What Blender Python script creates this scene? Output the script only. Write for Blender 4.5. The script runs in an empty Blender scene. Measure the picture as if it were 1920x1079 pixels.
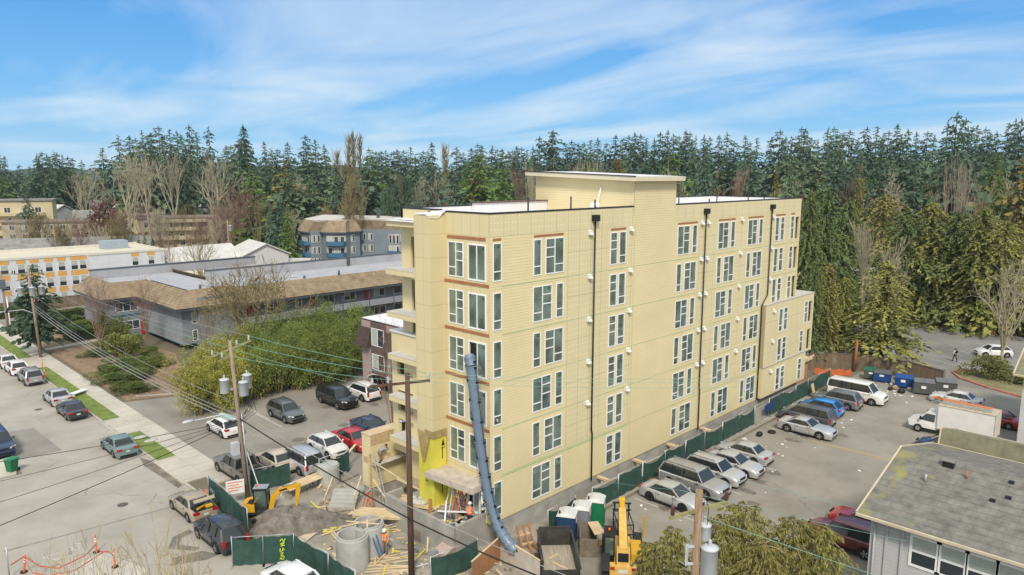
import bpy, math, random
from mathutils import Vector, Matrix
R = math.radians
rnd = random.Random(7)
S = bpy.context.scene
COL = S.collection

# ---------------------------------------------------------------- camera
H = 23.5
CX, CY = -29.896, -31.284
cam = bpy.data.cameras.new("camera")
cam.sensor_width = 36
cam.lens = 36 * 1358.74 / 1920
cam.clip_start = 0.5
cam.clip_end = 9000
camo = bpy.data.objects.new("camera", cam)
COL.objects.link(camo)
PI_, RO_, YA_ = 0.154883, 0.00146, 0.776351
_d = Vector((math.cos(PI_) * math.cos(YA_), math.cos(PI_) * math.sin(YA_), -math.sin(PI_)))
_r = Vector((math.sin(YA_), -math.cos(YA_), 0))
_u = _r.cross(_d)
_r, _u = math.cos(RO_) * _r + math.sin(RO_) * _u, -math.sin(RO_) * _r + math.cos(RO_) * _u
camo.matrix_world = Matrix(((_r.x, _u.x, -_d.x, CX), (_r.y, _u.y, -_d.y, CY), (_r.z, _u.z, -_d.z, H), (0, 0, 0, 1)))
S.camera = camo

# ---------------------------------------------------------------- sun, sky, exposure
SUN_EL, SUN_AZ = R(46), R(226)          # azimuth counter-clockwise from +X, pointing at the sun
sd = Vector((math.cos(SUN_EL) * math.cos(SUN_AZ), math.cos(SUN_EL) * math.sin(SUN_AZ), math.sin(SUN_EL)))
sun = bpy.data.lights.new("sun", 'SUN')
sun.energy = 2.3
sun.angle = R(11)
sun.color = (1, .90, .76)
suno = bpy.data.objects.new("sun", sun)
suno.rotation_euler = (-sd).to_track_quat('-Z', 'Y').to_euler()
COL.objects.link(suno)

W = bpy.data.worlds.new("World")
S.world = W
W.use_nodes = True
wn, wl = W.node_tree.nodes, W.node_tree.links
bg = wn['Background']
bg.inputs[1].default_value = 0.1
sky = wn.new('ShaderNodeTexSky')
sky.sky_type = 'NISHITA'
sky.sun_disc = False
sky.sun_elevation = SUN_EL
sky.sun_rotation = R(90) - SUN_AZ
sky.air_density = 1.0
sky.dust_density = 0.3
sky.ozone_density = 2.5
tc = wn.new('ShaderNodeTexCoord')
sep = wn.new('ShaderNodeSeparateXYZ')
wl.new(tc.outputs['Generated'], sep.inputs[0])
def wmath(op, a, b=None, c=None):
    n = wn.new('ShaderNodeMath'); n.operation = op
    for i, q in enumerate((a, b, c)):
        if q is None: continue
        if isinstance(q, (int, float)): n.inputs[i].default_value = q
        else: wl.new(q, n.inputs[i])
    return n.outputs[0]
zz = wmath('ADD', wmath('MAXIMUM', sep.outputs[2], 0.0), 0.11)
cmb = wn.new('ShaderNodeCombineXYZ')
wl.new(wmath('DIVIDE', sep.outputs[0], zz), cmb.inputs[0])
wl.new(wmath('DIVIDE', sep.outputs[1], zz), cmb.inputs[1])
mp = wn.new('ShaderNodeMapping')
mp.inputs['Rotation'].default_value = (0, 0, R(137))
mp.inputs['Scale'].default_value = (0.8, 0.42, 1)
mp.inputs['Location'].default_value = (0.35, 0.2, 0)
wl.new(cmb.outputs[0], mp.inputs[0])
n1 = wn.new('ShaderNodeTexNoise'); n1.inputs['Scale'].default_value = 1.15; n1.inputs['Detail'].default_value = 6
n1.inputs['Roughness'].default_value = 0.53; n1.inputs['Distortion'].default_value = 0.6
wl.new(mp.outputs[0], n1.inputs['Vector'])
rp = wn.new('ShaderNodeValToRGB')
rp.color_ramp.elements[0].position = 0.41
rp.color_ramp.elements[1].position = 0.78
wl.new(n1.outputs[0], rp.inputs[0])
mx = wn.new('ShaderNodeMix'); mx.data_type = 'RGBA'
# clear-sky colour by height, over the physical sky
gr = wn.new('ShaderNodeValToRGB')
e_ = gr.color_ramp.elements
e_[0].position, e_[0].color = 0.0, (.30, .63, .93, 1)
e_[1].position, e_[1].color = .42, (.035, .235, .66, 1)
x_ = e_.new(.12); x_.color = (.15, .47, .90, 1)
x_ = e_.new(.24); x_.color = (.06, .335, .83, 1)
wl.new(sep.outputs[2], gr.inputs[0])
vm_ = wn.new('ShaderNodeVectorMath'); vm_.operation = 'SCALE'; vm_.inputs['Scale'].default_value = 6.5
wl.new(gr.outputs[0], vm_.inputs[0])
m0 = wn.new('ShaderNodeMix'); m0.data_type = 'RGBA'; m0.inputs[0].default_value = .10
wl.new(vm_.outputs[0], m0.inputs[6]); wl.new(sky.outputs[0], m0.inputs[7])
# unseen cloud added overhead and behind the viewer to neutralise blue ambient light
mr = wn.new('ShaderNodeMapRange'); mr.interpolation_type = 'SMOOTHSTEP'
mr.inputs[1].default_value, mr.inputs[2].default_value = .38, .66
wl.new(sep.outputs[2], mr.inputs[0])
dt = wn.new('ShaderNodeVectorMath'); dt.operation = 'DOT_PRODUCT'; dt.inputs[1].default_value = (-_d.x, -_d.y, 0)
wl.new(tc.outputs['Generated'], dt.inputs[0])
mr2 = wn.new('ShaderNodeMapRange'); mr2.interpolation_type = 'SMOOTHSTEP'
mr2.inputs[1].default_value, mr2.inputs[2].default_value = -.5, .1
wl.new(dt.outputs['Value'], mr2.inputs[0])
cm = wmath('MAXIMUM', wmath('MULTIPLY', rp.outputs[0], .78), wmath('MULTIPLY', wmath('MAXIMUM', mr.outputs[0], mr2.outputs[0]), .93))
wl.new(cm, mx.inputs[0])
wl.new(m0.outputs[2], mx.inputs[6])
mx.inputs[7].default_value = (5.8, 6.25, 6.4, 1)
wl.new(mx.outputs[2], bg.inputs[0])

S.view_settings.view_transform = 'Standard'
S.view_settings.look = 'None'
S.view_settings.exposure = 0.6
S.view_settings.gamma = 1.0
S.view_settings.use_curve_mapping = False
S.cycles.max_bounces = 6
S.cycles.transparent_max_bounces = 16
S.cycles.caustics_reflective = False
S.cycles.caustics_refractive = False

# ---------------------------------------------------------------- where a point of the photograph stands in the place
def ray(px, py):
    return _d + _r * ((px - 960) / 1358.74) - _u * ((py - 539.5) / 1358.74)
def P(px, py, z=0.0):
    v = ray(px, py); t = (z - H) / v.z
    return Vector((CX + t * v.x, CY + t * v.y, z))
def FX(px, py, X):
    v = ray(px, py); t = (X - CX) / v.x
    return Vector((X, CY + t * v.y, H + t * v.z))
def FY(px, py, Y):
    v = ray(px, py); t = (Y - CY) / v.y
    return Vector((CX + t * v.x, Y, H + t * v.z))
def AT(px, dist):
    v = ray(px, 327); h = math.hypot(v.x, v.y)
    return Vector((CX + v.x / h * dist, CY + v.y / h * dist, 0))
def ZAT(X, Y, py):
    lo, hi = -20, 90
    for _ in range(40):
        m = (lo + hi) / 2
        q = Vector((X - CX, Y - CY, m - H))
        if 539.5 - 1358.74 * q.dot(_u) / q.dot(_d) > py: lo = m
        else: hi = m
    return lo

# ---------------------------------------------------------------- materials
MATS = {}
def _nt(name):
    m = bpy.data.materials.new(name); m.use_nodes = True
    return m, m.node_tree.nodes, m.node_tree.links, m.node_tree.nodes['Principled BSDF']
def mat(name, col, rough=.75, var=.18, scale=2.0, bump=0.0, metal=0.0, spec=.35, col2=None, fac=.5, detail=5, bscale=None, stretch=None, trans=0.0, objvar=0.0):
    """a solid colour broken up by two scales of noise"""
    if name in MATS: return MATS[name]
    m, n, l, b = _nt(name)
    b.inputs['Roughness'].default_value = rough
    b.inputs['Metallic'].default_value = metal
    b.inputs['Specular IOR Level'].default_value = spec
    tc = n.new('ShaderNodeTexCoord'); src = tc.outputs['Object']
    if stretch:
        mp = n.new('ShaderNodeMapping'); mp.inputs['Scale'].default_value = stretch
        l.new(src, mp.inputs[0]); src = mp.outputs[0]
    t = n.new('ShaderNodeTexNoise'); t.inputs['Scale'].default_value = scale; t.inputs['Detail'].default_value = detail
    t.inputs['Roughness'].default_value = .62
    l.new(src, t.inputs['Vector'])
    r = n.new('ShaderNodeValToRGB')
    c = Vector(col[:3]); c2 = Vector(col2[:3]) if col2 else None
    lo, hi = c * (1 - var), c * (1 + var)
    if c2: lo, hi = c * (1 - var * .4), c2 * (1 + var * .4)
    r.color_ramp.elements[0].position = .5 - .22 + (0.5 - fac) * .6
    r.color_ramp.elements[1].position = .5 + .22 + (0.5 - fac) * .6
    r.color_ramp.elements[0].color = (*lo, 1); r.color_ramp.elements[1].color = (*hi, 1)
    l.new(t.outputs[0], r.inputs[0])
    out = r.outputs[0]
    if objvar:
        oi = n.new('ShaderNodeObjectInfo')
        h = n.new('ShaderNodeHueSaturation')
        mr = n.new('ShaderNodeMapRange'); mr.inputs[3].default_value = 1 - objvar; mr.inputs[4].default_value = 1 + objvar
        l.new(oi.outputs['Random'], mr.inputs[0]); l.new(mr.outputs[0], h.inputs['Value'])
        mr2 = n.new('ShaderNodeMapRange'); mr2.inputs[3].default_value = .5 - objvar * .08; mr2.inputs[4].default_value = .5 + objvar * .08
        ml = n.new('ShaderNodeMath'); ml.operation = 'FRACT'; mm = n.new('ShaderNodeMath'); mm.operation = 'MULTIPLY'; mm.inputs[1].default_value = 7.31
        l.new(oi.outputs['Random'], mm.inputs[0]); l.new(mm.outputs[0], ml.inputs[0]); l.new(ml.outputs[0], mr2.inputs[0]); l.new(mr2.outputs[0], h.inputs['Hue'])
        l.new(out, h.inputs['Color']); out = h.outputs[0]
    l.new(out, b.inputs['Base Color'])
    if bump:
        t2 = n.new('ShaderNodeTexNoise'); t2.inputs['Scale'].default_value = bscale or scale * 6; t2.inputs['Detail'].default_value = 4
        l.new(src, t2.inputs['Vector'])
        bp = n.new('ShaderNodeBump'); bp.inputs['Strength'].default_value = bump; bp.inputs['Distance'].default_value = .05
        l.new(t2.outputs[0], bp.inputs['Height']); l.new(bp.outputs[0], b.inputs['Normal'])
    if trans:
        b.inputs['Transmission Weight'].default_value = trans
    MATS[name] = m
    return m
def striped(name, col, period, axis='Z', line=.5, width=.08, rough=.7, var=.08, scale=1.2, spec=.3, col2=None, lap=True, dots=None, axis2=None, period2=0):
    """boards, shingles or panels: dark gaps at a fixed pitch along one axis over a noisy colour"""
    if name in MATS: return MATS[name]
    m = mat(name, col, rough, var, scale, spec=spec, col2=col2)
    n, l, b = m.node_tree.nodes, m.node_tree.links, m.node_tree.nodes['Principled BSDF']
    src = b.inputs['Base Color'].links[0].from_socket
    tc = n.new('ShaderNodeTexCoord'); sp = n.new('ShaderNodeSeparateXYZ'); l.new(tc.outputs['Object'], sp.inputs[0])
    def M(op, a, bb=None):
        q = n.new('ShaderNodeMath'); q.operation = op
        for i, v in enumerate((a, bb)):
            if v is None: continue
            if isinstance(v, (int, float)): q.inputs[i].default_value = v
            else: l.new(v, q.inputs[i])
        return q.outputs[0]
    f = M('FRACT', M('DIVIDE', sp.outputs['XYZ'.index(axis)], period))
    k = M('LESS_THAN', f, width)
    if axis2:
        k = M('MAXIMUM', k, M('LESS_THAN', M('FRACT', M('DIVIDE', sp.outputs['XYZ'.index(axis2)], period2)), width * period / period2))
    mx = n.new('ShaderNodeMix'); mx.data_type = 'RGBA'; mx.blend_type = 'MULTIPLY'
    l.new(k, mx.inputs[0]); l.new(src, mx.inputs[6]); mx.inputs[7].default_value = (line, line, line, 1)
    out = mx.outputs[2]
    if dots:
        a, bb, rad, dcol, th = dots
        # filled nail heads: a jittered grid, patches of it missing
        dx = M('ABSOLUTE', M('SUBTRACT', M('FRACT', M('DIVIDE', sp.outputs[0], a)), .5))
        dz = M('ABSOLUTE', M('SUBTRACT', M('FRACT', M('DIVIDE', sp.outputs[2], bb)), .5))
        dd = M('ADD', M('POWER', M('MULTIPLY', dx, a), 2.), M('POWER', M('MULTIPLY', dz, bb), 2.))
        nz = n.new('ShaderNodeTexNoise'); nz.inputs['Scale'].default_value = 1.3; nz.inputs['Detail'].default_value = 3
        l.new(tc.outputs['Object'], nz.inputs['Vector'])
        kk = M('MULTIPLY', M('LESS_THAN', dd, rad * rad), M('GREATER_THAN', nz.outputs[0], th))
        mx2 = n.new('ShaderNodeMix'); mx2.data_type = 'RGBA'
        l.new(M('MULTIPLY', kk, .75), mx2.inputs[0]); l.new(out, mx2.inputs[6]); mx2.inputs[7].default_value = (*dcol, 1); out = mx2.outputs[2]
    l.new(out, b.inputs['Base Color'])
    if lap:
        bp = n.new('ShaderNodeBump'); bp.inputs['Strength'].default_value = .6; bp.inputs['Distance'].default_value = .02
        l.new(M('SUBTRACT', 1., f), bp.inputs['Height']); l.new(bp.outputs[0], b.inputs['Normal'])
    return m
def glass(name, tint, light_film=.21, rough=.03):
    """window glass: mirror-like over a tinted see-through sheet"""
    if name in MATS: return MATS[name]
    m = bpy.data.materials.new(name); m.use_nodes = True
    n, l = m.node_tree.nodes, m.node_tree.links
    n.remove(n['Principled BSDF'])
    out = n['Material Output']
    tr = n.new('ShaderNodeBsdfTransparent'); tr.inputs[0].default_value = (*tint, 1)
    gl = n.new('ShaderNodeBsdfGlossy'); gl.inputs['Roughness'].default_value = rough; gl.inputs[0].default_value = (.9, .97, .95, 1)
    fr = n.new('ShaderNodeFresnel'); fr.inputs[0].default_value = 2.2
    mx = n.new('ShaderNodeMixShader')
    df = n.new('ShaderNodeBsdfDiffuse'); df.inputs[0].default_value = (.46, .64, .55, 1)     # brightness painted into the pane as a pale green film
    nz = n.new('ShaderNodeTexNoise'); nz.inputs['Scale'].default_value = .9; nz.inputs['Detail'].default_value = 3
    tco = n.new('ShaderNodeTexCoord'); oi = n.new('ShaderNodeObjectInfo'); av = n.new('ShaderNodeVectorMath'); l.new(tco.outputs['Object'], av.inputs[0]); l.new(oi.outputs['Location'], av.inputs[1]); l.new(av.outputs[0], nz.inputs[0])
    mr = n.new('ShaderNodeMapRange'); mr.inputs[1].default_value = .3; mr.inputs[2].default_value = .7; mr.inputs[3].default_value = light_film * .4; mr.inputs[4].default_value = light_film * 1.7; l.new(nz.outputs[0], mr.inputs[0])
    m2 = n.new('ShaderNodeMixShader'); l.new(mr.outputs[0], m2.inputs[0]); l.new(tr.outputs[0], m2.inputs[1]); l.new(df.outputs[0], m2.inputs[2]); tr = m2
    l.new(fr.outputs[0], mx.inputs[0]); l.new(tr.outputs[0], mx.inputs[1]); l.new(gl.outputs[0], mx.inputs[2])
    l.new(mx.outputs[0], out.inputs[0])
    MATS[name] = m
    return m
def paint(name, col, rough=.35, coat=.6, metal=0.0):
    if name in MATS: return MATS[name]
    m = mat(name, col, rough, .06, 1.5, spec=.5, metal=metal)
    m.node_tree.nodes['Principled BSDF'].inputs['Coat Weight'].default_value = coat
    m.node_tree.nodes['Principled BSDF'].inputs['Coat Roughness'].default_value = .08
    return m

# ---------------------------------------------------------------- mesh building
class MB:
    def __init__(s):
        s.v, s.f, s.m, s.sm = [], [], [], []
        s.T = Matrix.Identity(4); s.mi = 0; s.smooth = False
    def at(s, loc=(0, 0, 0), rz=0.0, rx=0.0, ry=0.0):
        s.T = Matrix.Translation(Vector(loc)) @ Matrix.Rotation(rz, 4, 'Z') @ Matrix.Rotation(ry, 4, 'Y') @ Matrix.Rotation(rx, 4, 'X'); return s
    def add(s, vs, fs, mi=None, smooth=None):
        o = len(s.v)
        s.v += [tuple(s.T @ Vector(p)) for p in vs]
        s.f += [tuple(o + i for i in f) for f in fs]
        s.m += [s.mi if mi is None else mi] * len(fs)
        s.sm += [s.smooth if smooth is None else smooth] * len(fs)
        return s
    def box(s, a, b, mi=None):
        x0, y0, z0 = a; x1, y1, z1 = b
        return s.add([(x0, y0, z0), (x1, y0, z0), (x1, y1, z0), (x0, y1, z0), (x0, y0, z1), (x1, y0, z1), (x1, y1, z1), (x0, y1, z1)],
                     [(0, 3, 2, 1), (4, 5, 6, 7), (0, 1, 5, 4), (1, 2, 6, 5), (2, 3, 7, 6), (3, 0, 4, 7)], mi)
    def cbox(s, c, d, mi=None):
        return s.box([c[i] - d[i] / 2 for i in range(3)], [c[i] + d[i] / 2 for i in range(3)], mi)
    def quad(s, *p, mi=None):
        return s.add(p, [tuple(range(len(p)))], mi)
    def prism(s, pts, z0, z1, mi=None):
        n = len(pts)
        return s.add([(x, y, z0) for x, y in pts] + [(x, y, z1) for x, y in pts],
                     [tuple(range(n))[::-1], tuple(range(n, 2 * n))] + [(i, (i + 1) % n, n + (i + 1) % n, n + i) for i in range(n)], mi)
    def bar(s, a, b, w, h=None, mi=None):
        """a straight bar of rectangular section between two points"""
        a, b = Vector(a), Vector(b); h = h or w
        d = (b - a).normalized()
        up = Vector((0, 0, 1)) if abs(d.z) < .95 else Vector((1, 0, 0))
        x = d.cross(up).normalized() * w / 2; y = x.normalized().cross(d) * h / 2
        vs = [a - x - y, a + x - y, a + x + y, a - x + y, b - x - y, b + x - y, b + x + y, b - x + y]
        return s.add(vs, [(0, 1, 2, 3), (7, 6, 5, 4), (0, 4, 5, 1), (1, 5, 6, 2), (2, 6, 7, 3), (3, 7, 4, 0)], mi)
    def tube(s, pts, r, n=8, mi=None, cap=True, smooth=True):
        pts = [Vector(p) for p in pts]
        rs = r if isinstance(r, (list, tuple)) else [r] * len(pts)
        vs = []; ref = None
        for i, p in enumerate(pts):
            d = (pts[min(i + 1, len(pts) - 1)] - pts[max(i - 1, 0)]).normalized()
            if ref is None:
                ref = d.cross(Vector((0, 0, 1))) if abs(d.z) < .9 else d.cross(Vector((1, 0, 0)))
            ref = (ref - d * ref.dot(d)).normalized(); y = d.cross(ref)
            for k in range(n):
                a = 2 * math.pi * k / n
                vs.append(p + (ref * math.cos(a) + y * math.sin(a)) * rs[i])
        fs = [(i * n + k, i * n + (k + 1) % n, (i + 1) * n + (k + 1) % n, (i + 1) * n + k) for i in range(len(pts) - 1) for k in range(n)]
        s.add(vs, fs, mi, smooth)
        if cap:
            o = len(s.v) - len(vs)
            s.f += [tuple(o + k for k in range(n))[::-1], tuple(o + len(vs) - n + k for k in range(n))]
            s.m += [s.mi if mi is None else mi] * 2; s.sm += [False] * 2
        return s
    def cyl(s, c, r, h, n=16, r2=None, mi=None):
        x, y, z = c
        return s.tube([(x, y, z), (x, y, z + h)], [r, r if r2 is None else r2], n, mi)
    def lathe(s, c, prof, n=20, mi=None):
        vs = []
        for r, z in prof:
            for k in range(n):
                a = 2 * math.pi * k / n
                vs.append((c[0] + r * math.cos(a), c[1] + r * math.sin(a), c[2] + z))
        fs = [(i * n + k, i * n + (k + 1) % n, (i + 1) * n + (k + 1) % n, (i + 1) * n + k) for i in range(len(prof) - 1) for k in range(n)]
        return s.add(vs, fs, mi, True)
    def ball(s, c, r, n=10, mi=None, sq=(1, 1, 1)):
        vs, fs = [], []
        k = n // 2
        for i in range(k + 1):
            t = math.pi * i / k
            for j in range(n):
                a = 2 * math.pi * j / n
                vs.append((c[0] + r * sq[0] * math.sin(t) * math.cos(a), c[1] + r * sq[1] * math.sin(t) * math.sin(a), c[2] + r * sq[2] * math.cos(t)))
        for i in range(k):
            for j in range(n):
                fs.append((i * n + j, (i + 1) * n + j, (i + 1) * n + (j + 1) % n, i * n + (j + 1) % n))
        return s.add(vs, fs, mi, True)
    def mesh(s, name, mats, sharp=None):
        me = bpy.data.meshes.new(name)
        me.from_pydata(s.v, [], s.f)
        for m_ in (mats if isinstance(mats, (list, tuple)) else [mats]): me.materials.append(m_)
        me.polygons.foreach_set('material_index', s.m)
        me.polygons.foreach_set('use_smooth', s.sm)
        me.update()
        if sharp: me.set_sharp_from_angle(angle=R(sharp))
        return me
    def build(s, name, mats, parent=None, loc=None, sharp=None):
        return put(name, s.mesh(name, mats, sharp), parent, loc)
def put(name, me, parent=None, loc=None, rz=0.0, scale=None):
    o = bpy.data.objects.new(name, me); COL.objects.link(o)
    if parent: o.parent = parent
    if loc is not None: o.location = loc
    if rz: o.rotation_euler.z = rz
    if scale: o.scale = scale if isinstance(scale, (tuple, list)) else (scale,) * 3
    return o
def tag(o, label, cat, group=None):
    o['label'] = label; o['category'] = cat
    if group: o['group'] = group
    return o
def thing(name, label, cat, loc=(0, 0, 0), rz=0.0, group=None):
    o = bpy.data.objects.new(name, None); COL.objects.link(o)
    o.empty_display_size = .1
    o.location = loc; o.rotation_euler = (0, 0, rz)
    return tag(o, label, cat, group)
def struct(name, mb, m, loc=None, kind='structure', sharp=None):
    o = mb.build(name, m, None, loc, sharp); o['kind'] = kind; return o
def copy_tree(o, parent=None):
    c = o.copy(); COL.objects.link(c)
    if parent: c.parent = parent
    for ch in list(o.children): copy_tree(ch, c)
    return c
def rects_minus(u0, u1, v0, v1, holes):
    us = sorted({u0, u1, *[min(max(h[i], u0), u1) for h in holes for i in (0, 1)]})
    vs = sorted({v0, v1, *[min(max(h[i], v0), v1) for h in holes for i in (2, 3)]})
    out = []
    for i in range(len(us) - 1):
        run = None
        for j in range(len(vs) - 1):
            cu, cv = (us[i] + us[i + 1]) / 2, (vs[j] + vs[j + 1]) / 2
            if any(h[0] < cu < h[1] and h[2] < cv < h[3] for h in holes):
                if run: out.append((us[i], us[i + 1], run[0], run[1])); run = None
            else:
                run = (run[0], vs[j + 1]) if run else (vs[j], vs[j + 1])
        if run: out.append((us[i], us[i + 1], run[0], run[1]))
    return out
def holed(mb, frame, u0, u1, v0, v1, holes, depth=.18, mi=None):
    """a wall sheet with openings and their reveals; frame(u, v, d) gives the point d behind the face"""
    for a, b, c, d in rects_minus(u0, u1, v0, v1, holes):
        mb.quad(frame(a, c, 0), frame(b, c, 0), frame(b, d, 0), frame(a, d, 0), mi=mi)
    for a, b, c, d in holes:
        mb.quad(frame(a, c, 0), frame(a, c, depth), frame(b, c, depth), frame(b, c, 0), mi=mi)
        mb.quad(frame(a, d, 0), frame(b, d, 0), frame(b, d, depth), frame(a, d, depth), mi=mi)
        mb.quad(frame(a, c, 0), frame(a, d, 0), frame(a, d, depth), frame(a, c, depth), mi=mi)
        mb.quad(frame(b, c, 0), frame(b, c, depth), frame(b, d, depth), frame(b, d, 0), mi=mi)

# lettering as stroked polylines on a 4 x 6 grid, so that words are real raised marks
FONT = {'A': [[(0,0),(2,6),(4,0)],[(1,2),(3,2)]], 'B': [[(0,0),(0,6),(3,6),(4,4.5),(3,3),(0,3)],[(3,3),(4,1.5),(3,0),(0,0)]], 'C': [[(4,5),(3,6),(1,6),(0,5),(0,1),(1,0),(3,0),(4,1)]],
 'D': [[(0,0),(0,6),(2.5,6),(4,4),(4,2),(2.5,0),(0,0)]], 'E': [[(4,6),(0,6),(0,0),(4,0)],[(0,3),(3,3)]], 'G': [[(4,5),(3,6),(1,6),(0,5),(0,1),(1,0),(3,0),(4,1),(4,3),(2.5,3)]],
 'H': [[(0,0),(0,6)],[(4,0),(4,6)],[(0,3),(4,3)]], 'I': [[(2,0),(2,6)]], 'K': [[(0,0),(0,6)],[(4,6),(0,2.6)],[(1.4,3.6),(4,0)]], 'L': [[(0,6),(0,0),(4,0)]], 'N': [[(0,0),(0,6),(4,0),(4,6)]],
 'O': [[(1,0),(0,1),(0,5),(1,6),(3,6),(4,5),(4,1),(3,0),(1,0)]], 'P': [[(0,0),(0,6),(3,6),(4,5),(4,4),(3,3),(0,3)]], 'R': [[(0,0),(0,6),(3,6),(4,5),(4,4),(3,3),(0,3)],[(2,3),(4,0)]],
 'S': [[(4,5),(3,6),(1,6),(0,5),(0,4),(1,3),(3,3),(4,2),(4,1),(3,0),(1,0),(0,1)]], 'T': [[(2,0),(2,6)],[(0,6),(4,6)]], 'U': [[(0,6),(0,1),(1,0),(3,0),(4,1),(4,6)]], 'V': [[(0,6),(2,0),(4,6)]],
 'Y': [[(0,6),(2,3),(4,6)],[(2,3),(2,0)]], 'h': [[(0,0),(0,6)],[(0,3),(1.5,4),(3,3),(3,0)]], 'e': [[(0,2),(3.4,2),(3,3.7),(1.5,4),(0,3),(0,1),(1,0),(3,.4)]], 'r': [[(0,0),(0,4)],[(0,2.6),(1.4,4),(3,4)]], 'o': [[(1,0),(0,1),(0,3),(1,4),(2.4,4),(3.4,3),(3.4,1),(2.4,0),(1,0)]], ' ': [], '~': [[(0,4),(1,6),(2,4),(1,3),(0,4)],[(2,2),(3,6),(4,3),(5,6),(5.5,2)],[(6,6),(6,2),(8,2)],[(8,6),(9,3),(10,5.5),(9,1),(11,0)]],
 '^': [[(0,5.2),(.5,6),(1,5),(1.4,6)],[(.1,4.4),(1.3,4.9),(.3,3.8),(1.4,4.1)],[(.2,3.2),(.2,2.3),(.8,2.4),(.9,3.3),(1.4,2.6)],[(.3,1.8),(1.2,2),(.4,1.1),(1.3,1.2),(.3,.2),(1.2,0),(1.4,.9)]]}
def letters(mb, text, frame, size, w, d=.012):
    """frame(u, v, d): point u along, v up, d out of the surface"""
    k = size / 6; x = 0
    for ch in text:
        for line in FONT.get(ch, []):
            for (a, b), (c, e) in zip(line, line[1:]):
                dx, dy = c - a, e - b; q = math.hypot(dx, dy); nx, ny = -dy / q * w / 2, dx / q * w / 2
                pts = [((x + a) * k + nx, b * k + ny), ((x + a) * k - nx, b * k - ny), ((x + c) * k - nx, e * k - ny), ((x + c) * k + nx, e * k + ny)]
                mb.quad(*[frame(u, v, d) for u, v in pts])
        x += 5.4
# ---------------------------------------------------------------- ground, roads, pavements
def asphalt(name, col, col2, crack=.35, stain=(.05, .045, .035), wet=0.0, crs=.35):
    m = mat(name, col, .88, .16, .22, .25, col2=col2, detail=8, bscale=14)
    n, l, b = m.node_tree.nodes, m.node_tree.links, m.node_tree.nodes['Principled BSDF']
    src = b.inputs['Base Color'].links[0].from_socket
    tc = n.new('ShaderNodeTexCoord')
    w = n.new('ShaderNodeTexNoise'); w.inputs['Scale'].default_value = .8; w.inputs['Detail'].default_value = 4
    l.new(tc.outputs['Object'], w.inputs['Vector'])
    ad = n.new('ShaderNodeVectorMath'); ad.operation = 'MULTIPLY_ADD'; ad.inputs[1].default_value = (1.6, 1.6, 0)
    l.new(w.outputs['Color'], ad.inputs[0]); l.new(tc.outputs['Object'], ad.inputs[2])
    vo = n.new('ShaderNodeTexVoronoi'); vo.feature = 'DISTANCE_TO_EDGE'; vo.inputs['Scale'].default_value = crs * .45
    l.new(ad.outputs[0], vo.inputs['Vector'])
    lt = n.new('ShaderNodeMath'); lt.operation = 'LESS_THAN'; lt.inputs[1].default_value = .005
    l.new(vo.outputs[0], lt.inputs[0])
    pm = n.new('ShaderNodeTexNoise'); pm.inputs['Scale'].default_value = .13; l.new(tc.outputs['Object'], pm.inputs['Vector'])
    gt = n.new('ShaderNodeMath'); gt.operation = 'GREATER_THAN'; gt.inputs[1].default_value = .52; l.new(pm.outputs[0], gt.inputs[0])
    ml = n.new('ShaderNodeMath'); ml.operation = 'MULTIPLY'; l.new(lt.outputs[0], ml.inputs[0]); l.new(gt.outputs[0], ml.inputs[1])
    m2 = n.new('ShaderNodeMath'); m2.operation = 'MULTIPLY'; m2.inputs[1].default_value = crack; l.new(ml.outputs[0], m2.inputs[0])
    mx = n.new('ShaderNodeMix'); mx.data_type = 'RGBA'; l.new(m2.outputs[0], mx.inputs[0]); l.new(src, mx.inputs[6]); mx.inputs[7].default_value = (*stain, 1)
    # oil and water marks
    st = n.new('ShaderNodeTexNoise'); st.inputs['Scale'].default_value = .55; st.inputs['Detail'].default_value = 7; st.inputs['Roughness'].default_value = .7
    l.new(tc.outputs['Object'], st.inputs['Vector'])
    r = n.new('ShaderNodeValToRGB'); r.color_ramp.elements[0].position = .60; r.color_ramp.elements[1].position = .76
    l.new(st.outputs[0], r.inputs[0])
    m3 = n.new('ShaderNodeMath'); m3.operation = 'MULTIPLY'; m3.inputs[1].default_value = .45; l.new(r.outputs[0], m3.inputs[0])
    mx2 = n.new('ShaderNodeMix'); mx2.data_type = 'RGBA'; l.new(m3.outputs[0], mx2.inputs[0]); l.new(mx.outputs[2], mx2.inputs[6]); mx2.inputs[7].default_value = (*stain, 1)
    l.new(mx2.outputs[2], b.inputs['Base Color'])
    return m
M_ground = mat('scrub_ground', (.11, .10, .06), .95, .35, .06, .3, col2=(.20, .17, .12), detail=9)
M_street = asphalt('street_asphalt', (.30, .278, .238), (.395, .37, .322), .5, (.15, .13, .10))
M_lot = asphalt('lot_asphalt', (.215, .20, .17), (.30, .28, .245), .35, (.10, .085, .07))
M_lot2 = asphalt('old_lot_asphalt', (.225, .205, .175), (.30, .28, .245), .35, (.10, .09, .07))
M_far = asphalt('dark_lot_asphalt', (.17, .165, .155), (.25, .24, .225), .4)
M_conc = asphalt('pavement_concrete', (.42, .39, .33), (.52, .485, .42), .45, (.16, .14, .11), crs=.9)
M_kerb = mat('kerb_concrete', (.40, .375, .33), .9, .2, 1.2, .2)
M_grass = mat('lawn_grass', (.10, .155, .03), .95, .4, 1.3, .9, col2=(.20, .25, .06), detail=9, bscale=22)
M_mulch = mat('bark_mulch', (.20, .135, .085), .95, .4, 1.6, .9, col2=(.30, .21, .14), detail=9, bscale=18)
M_dirt = mat('site_dirt', (.24, .215, .175), .95, .35, .5, .7, col2=(.36, .335, .29), detail=9, bscale=10)
M_mud = mat('wet_mud', (.11, .085, .055), .6, .4, .9, .6, col2=(.26, .22, .17), detail=8, bscale=9)
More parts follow.
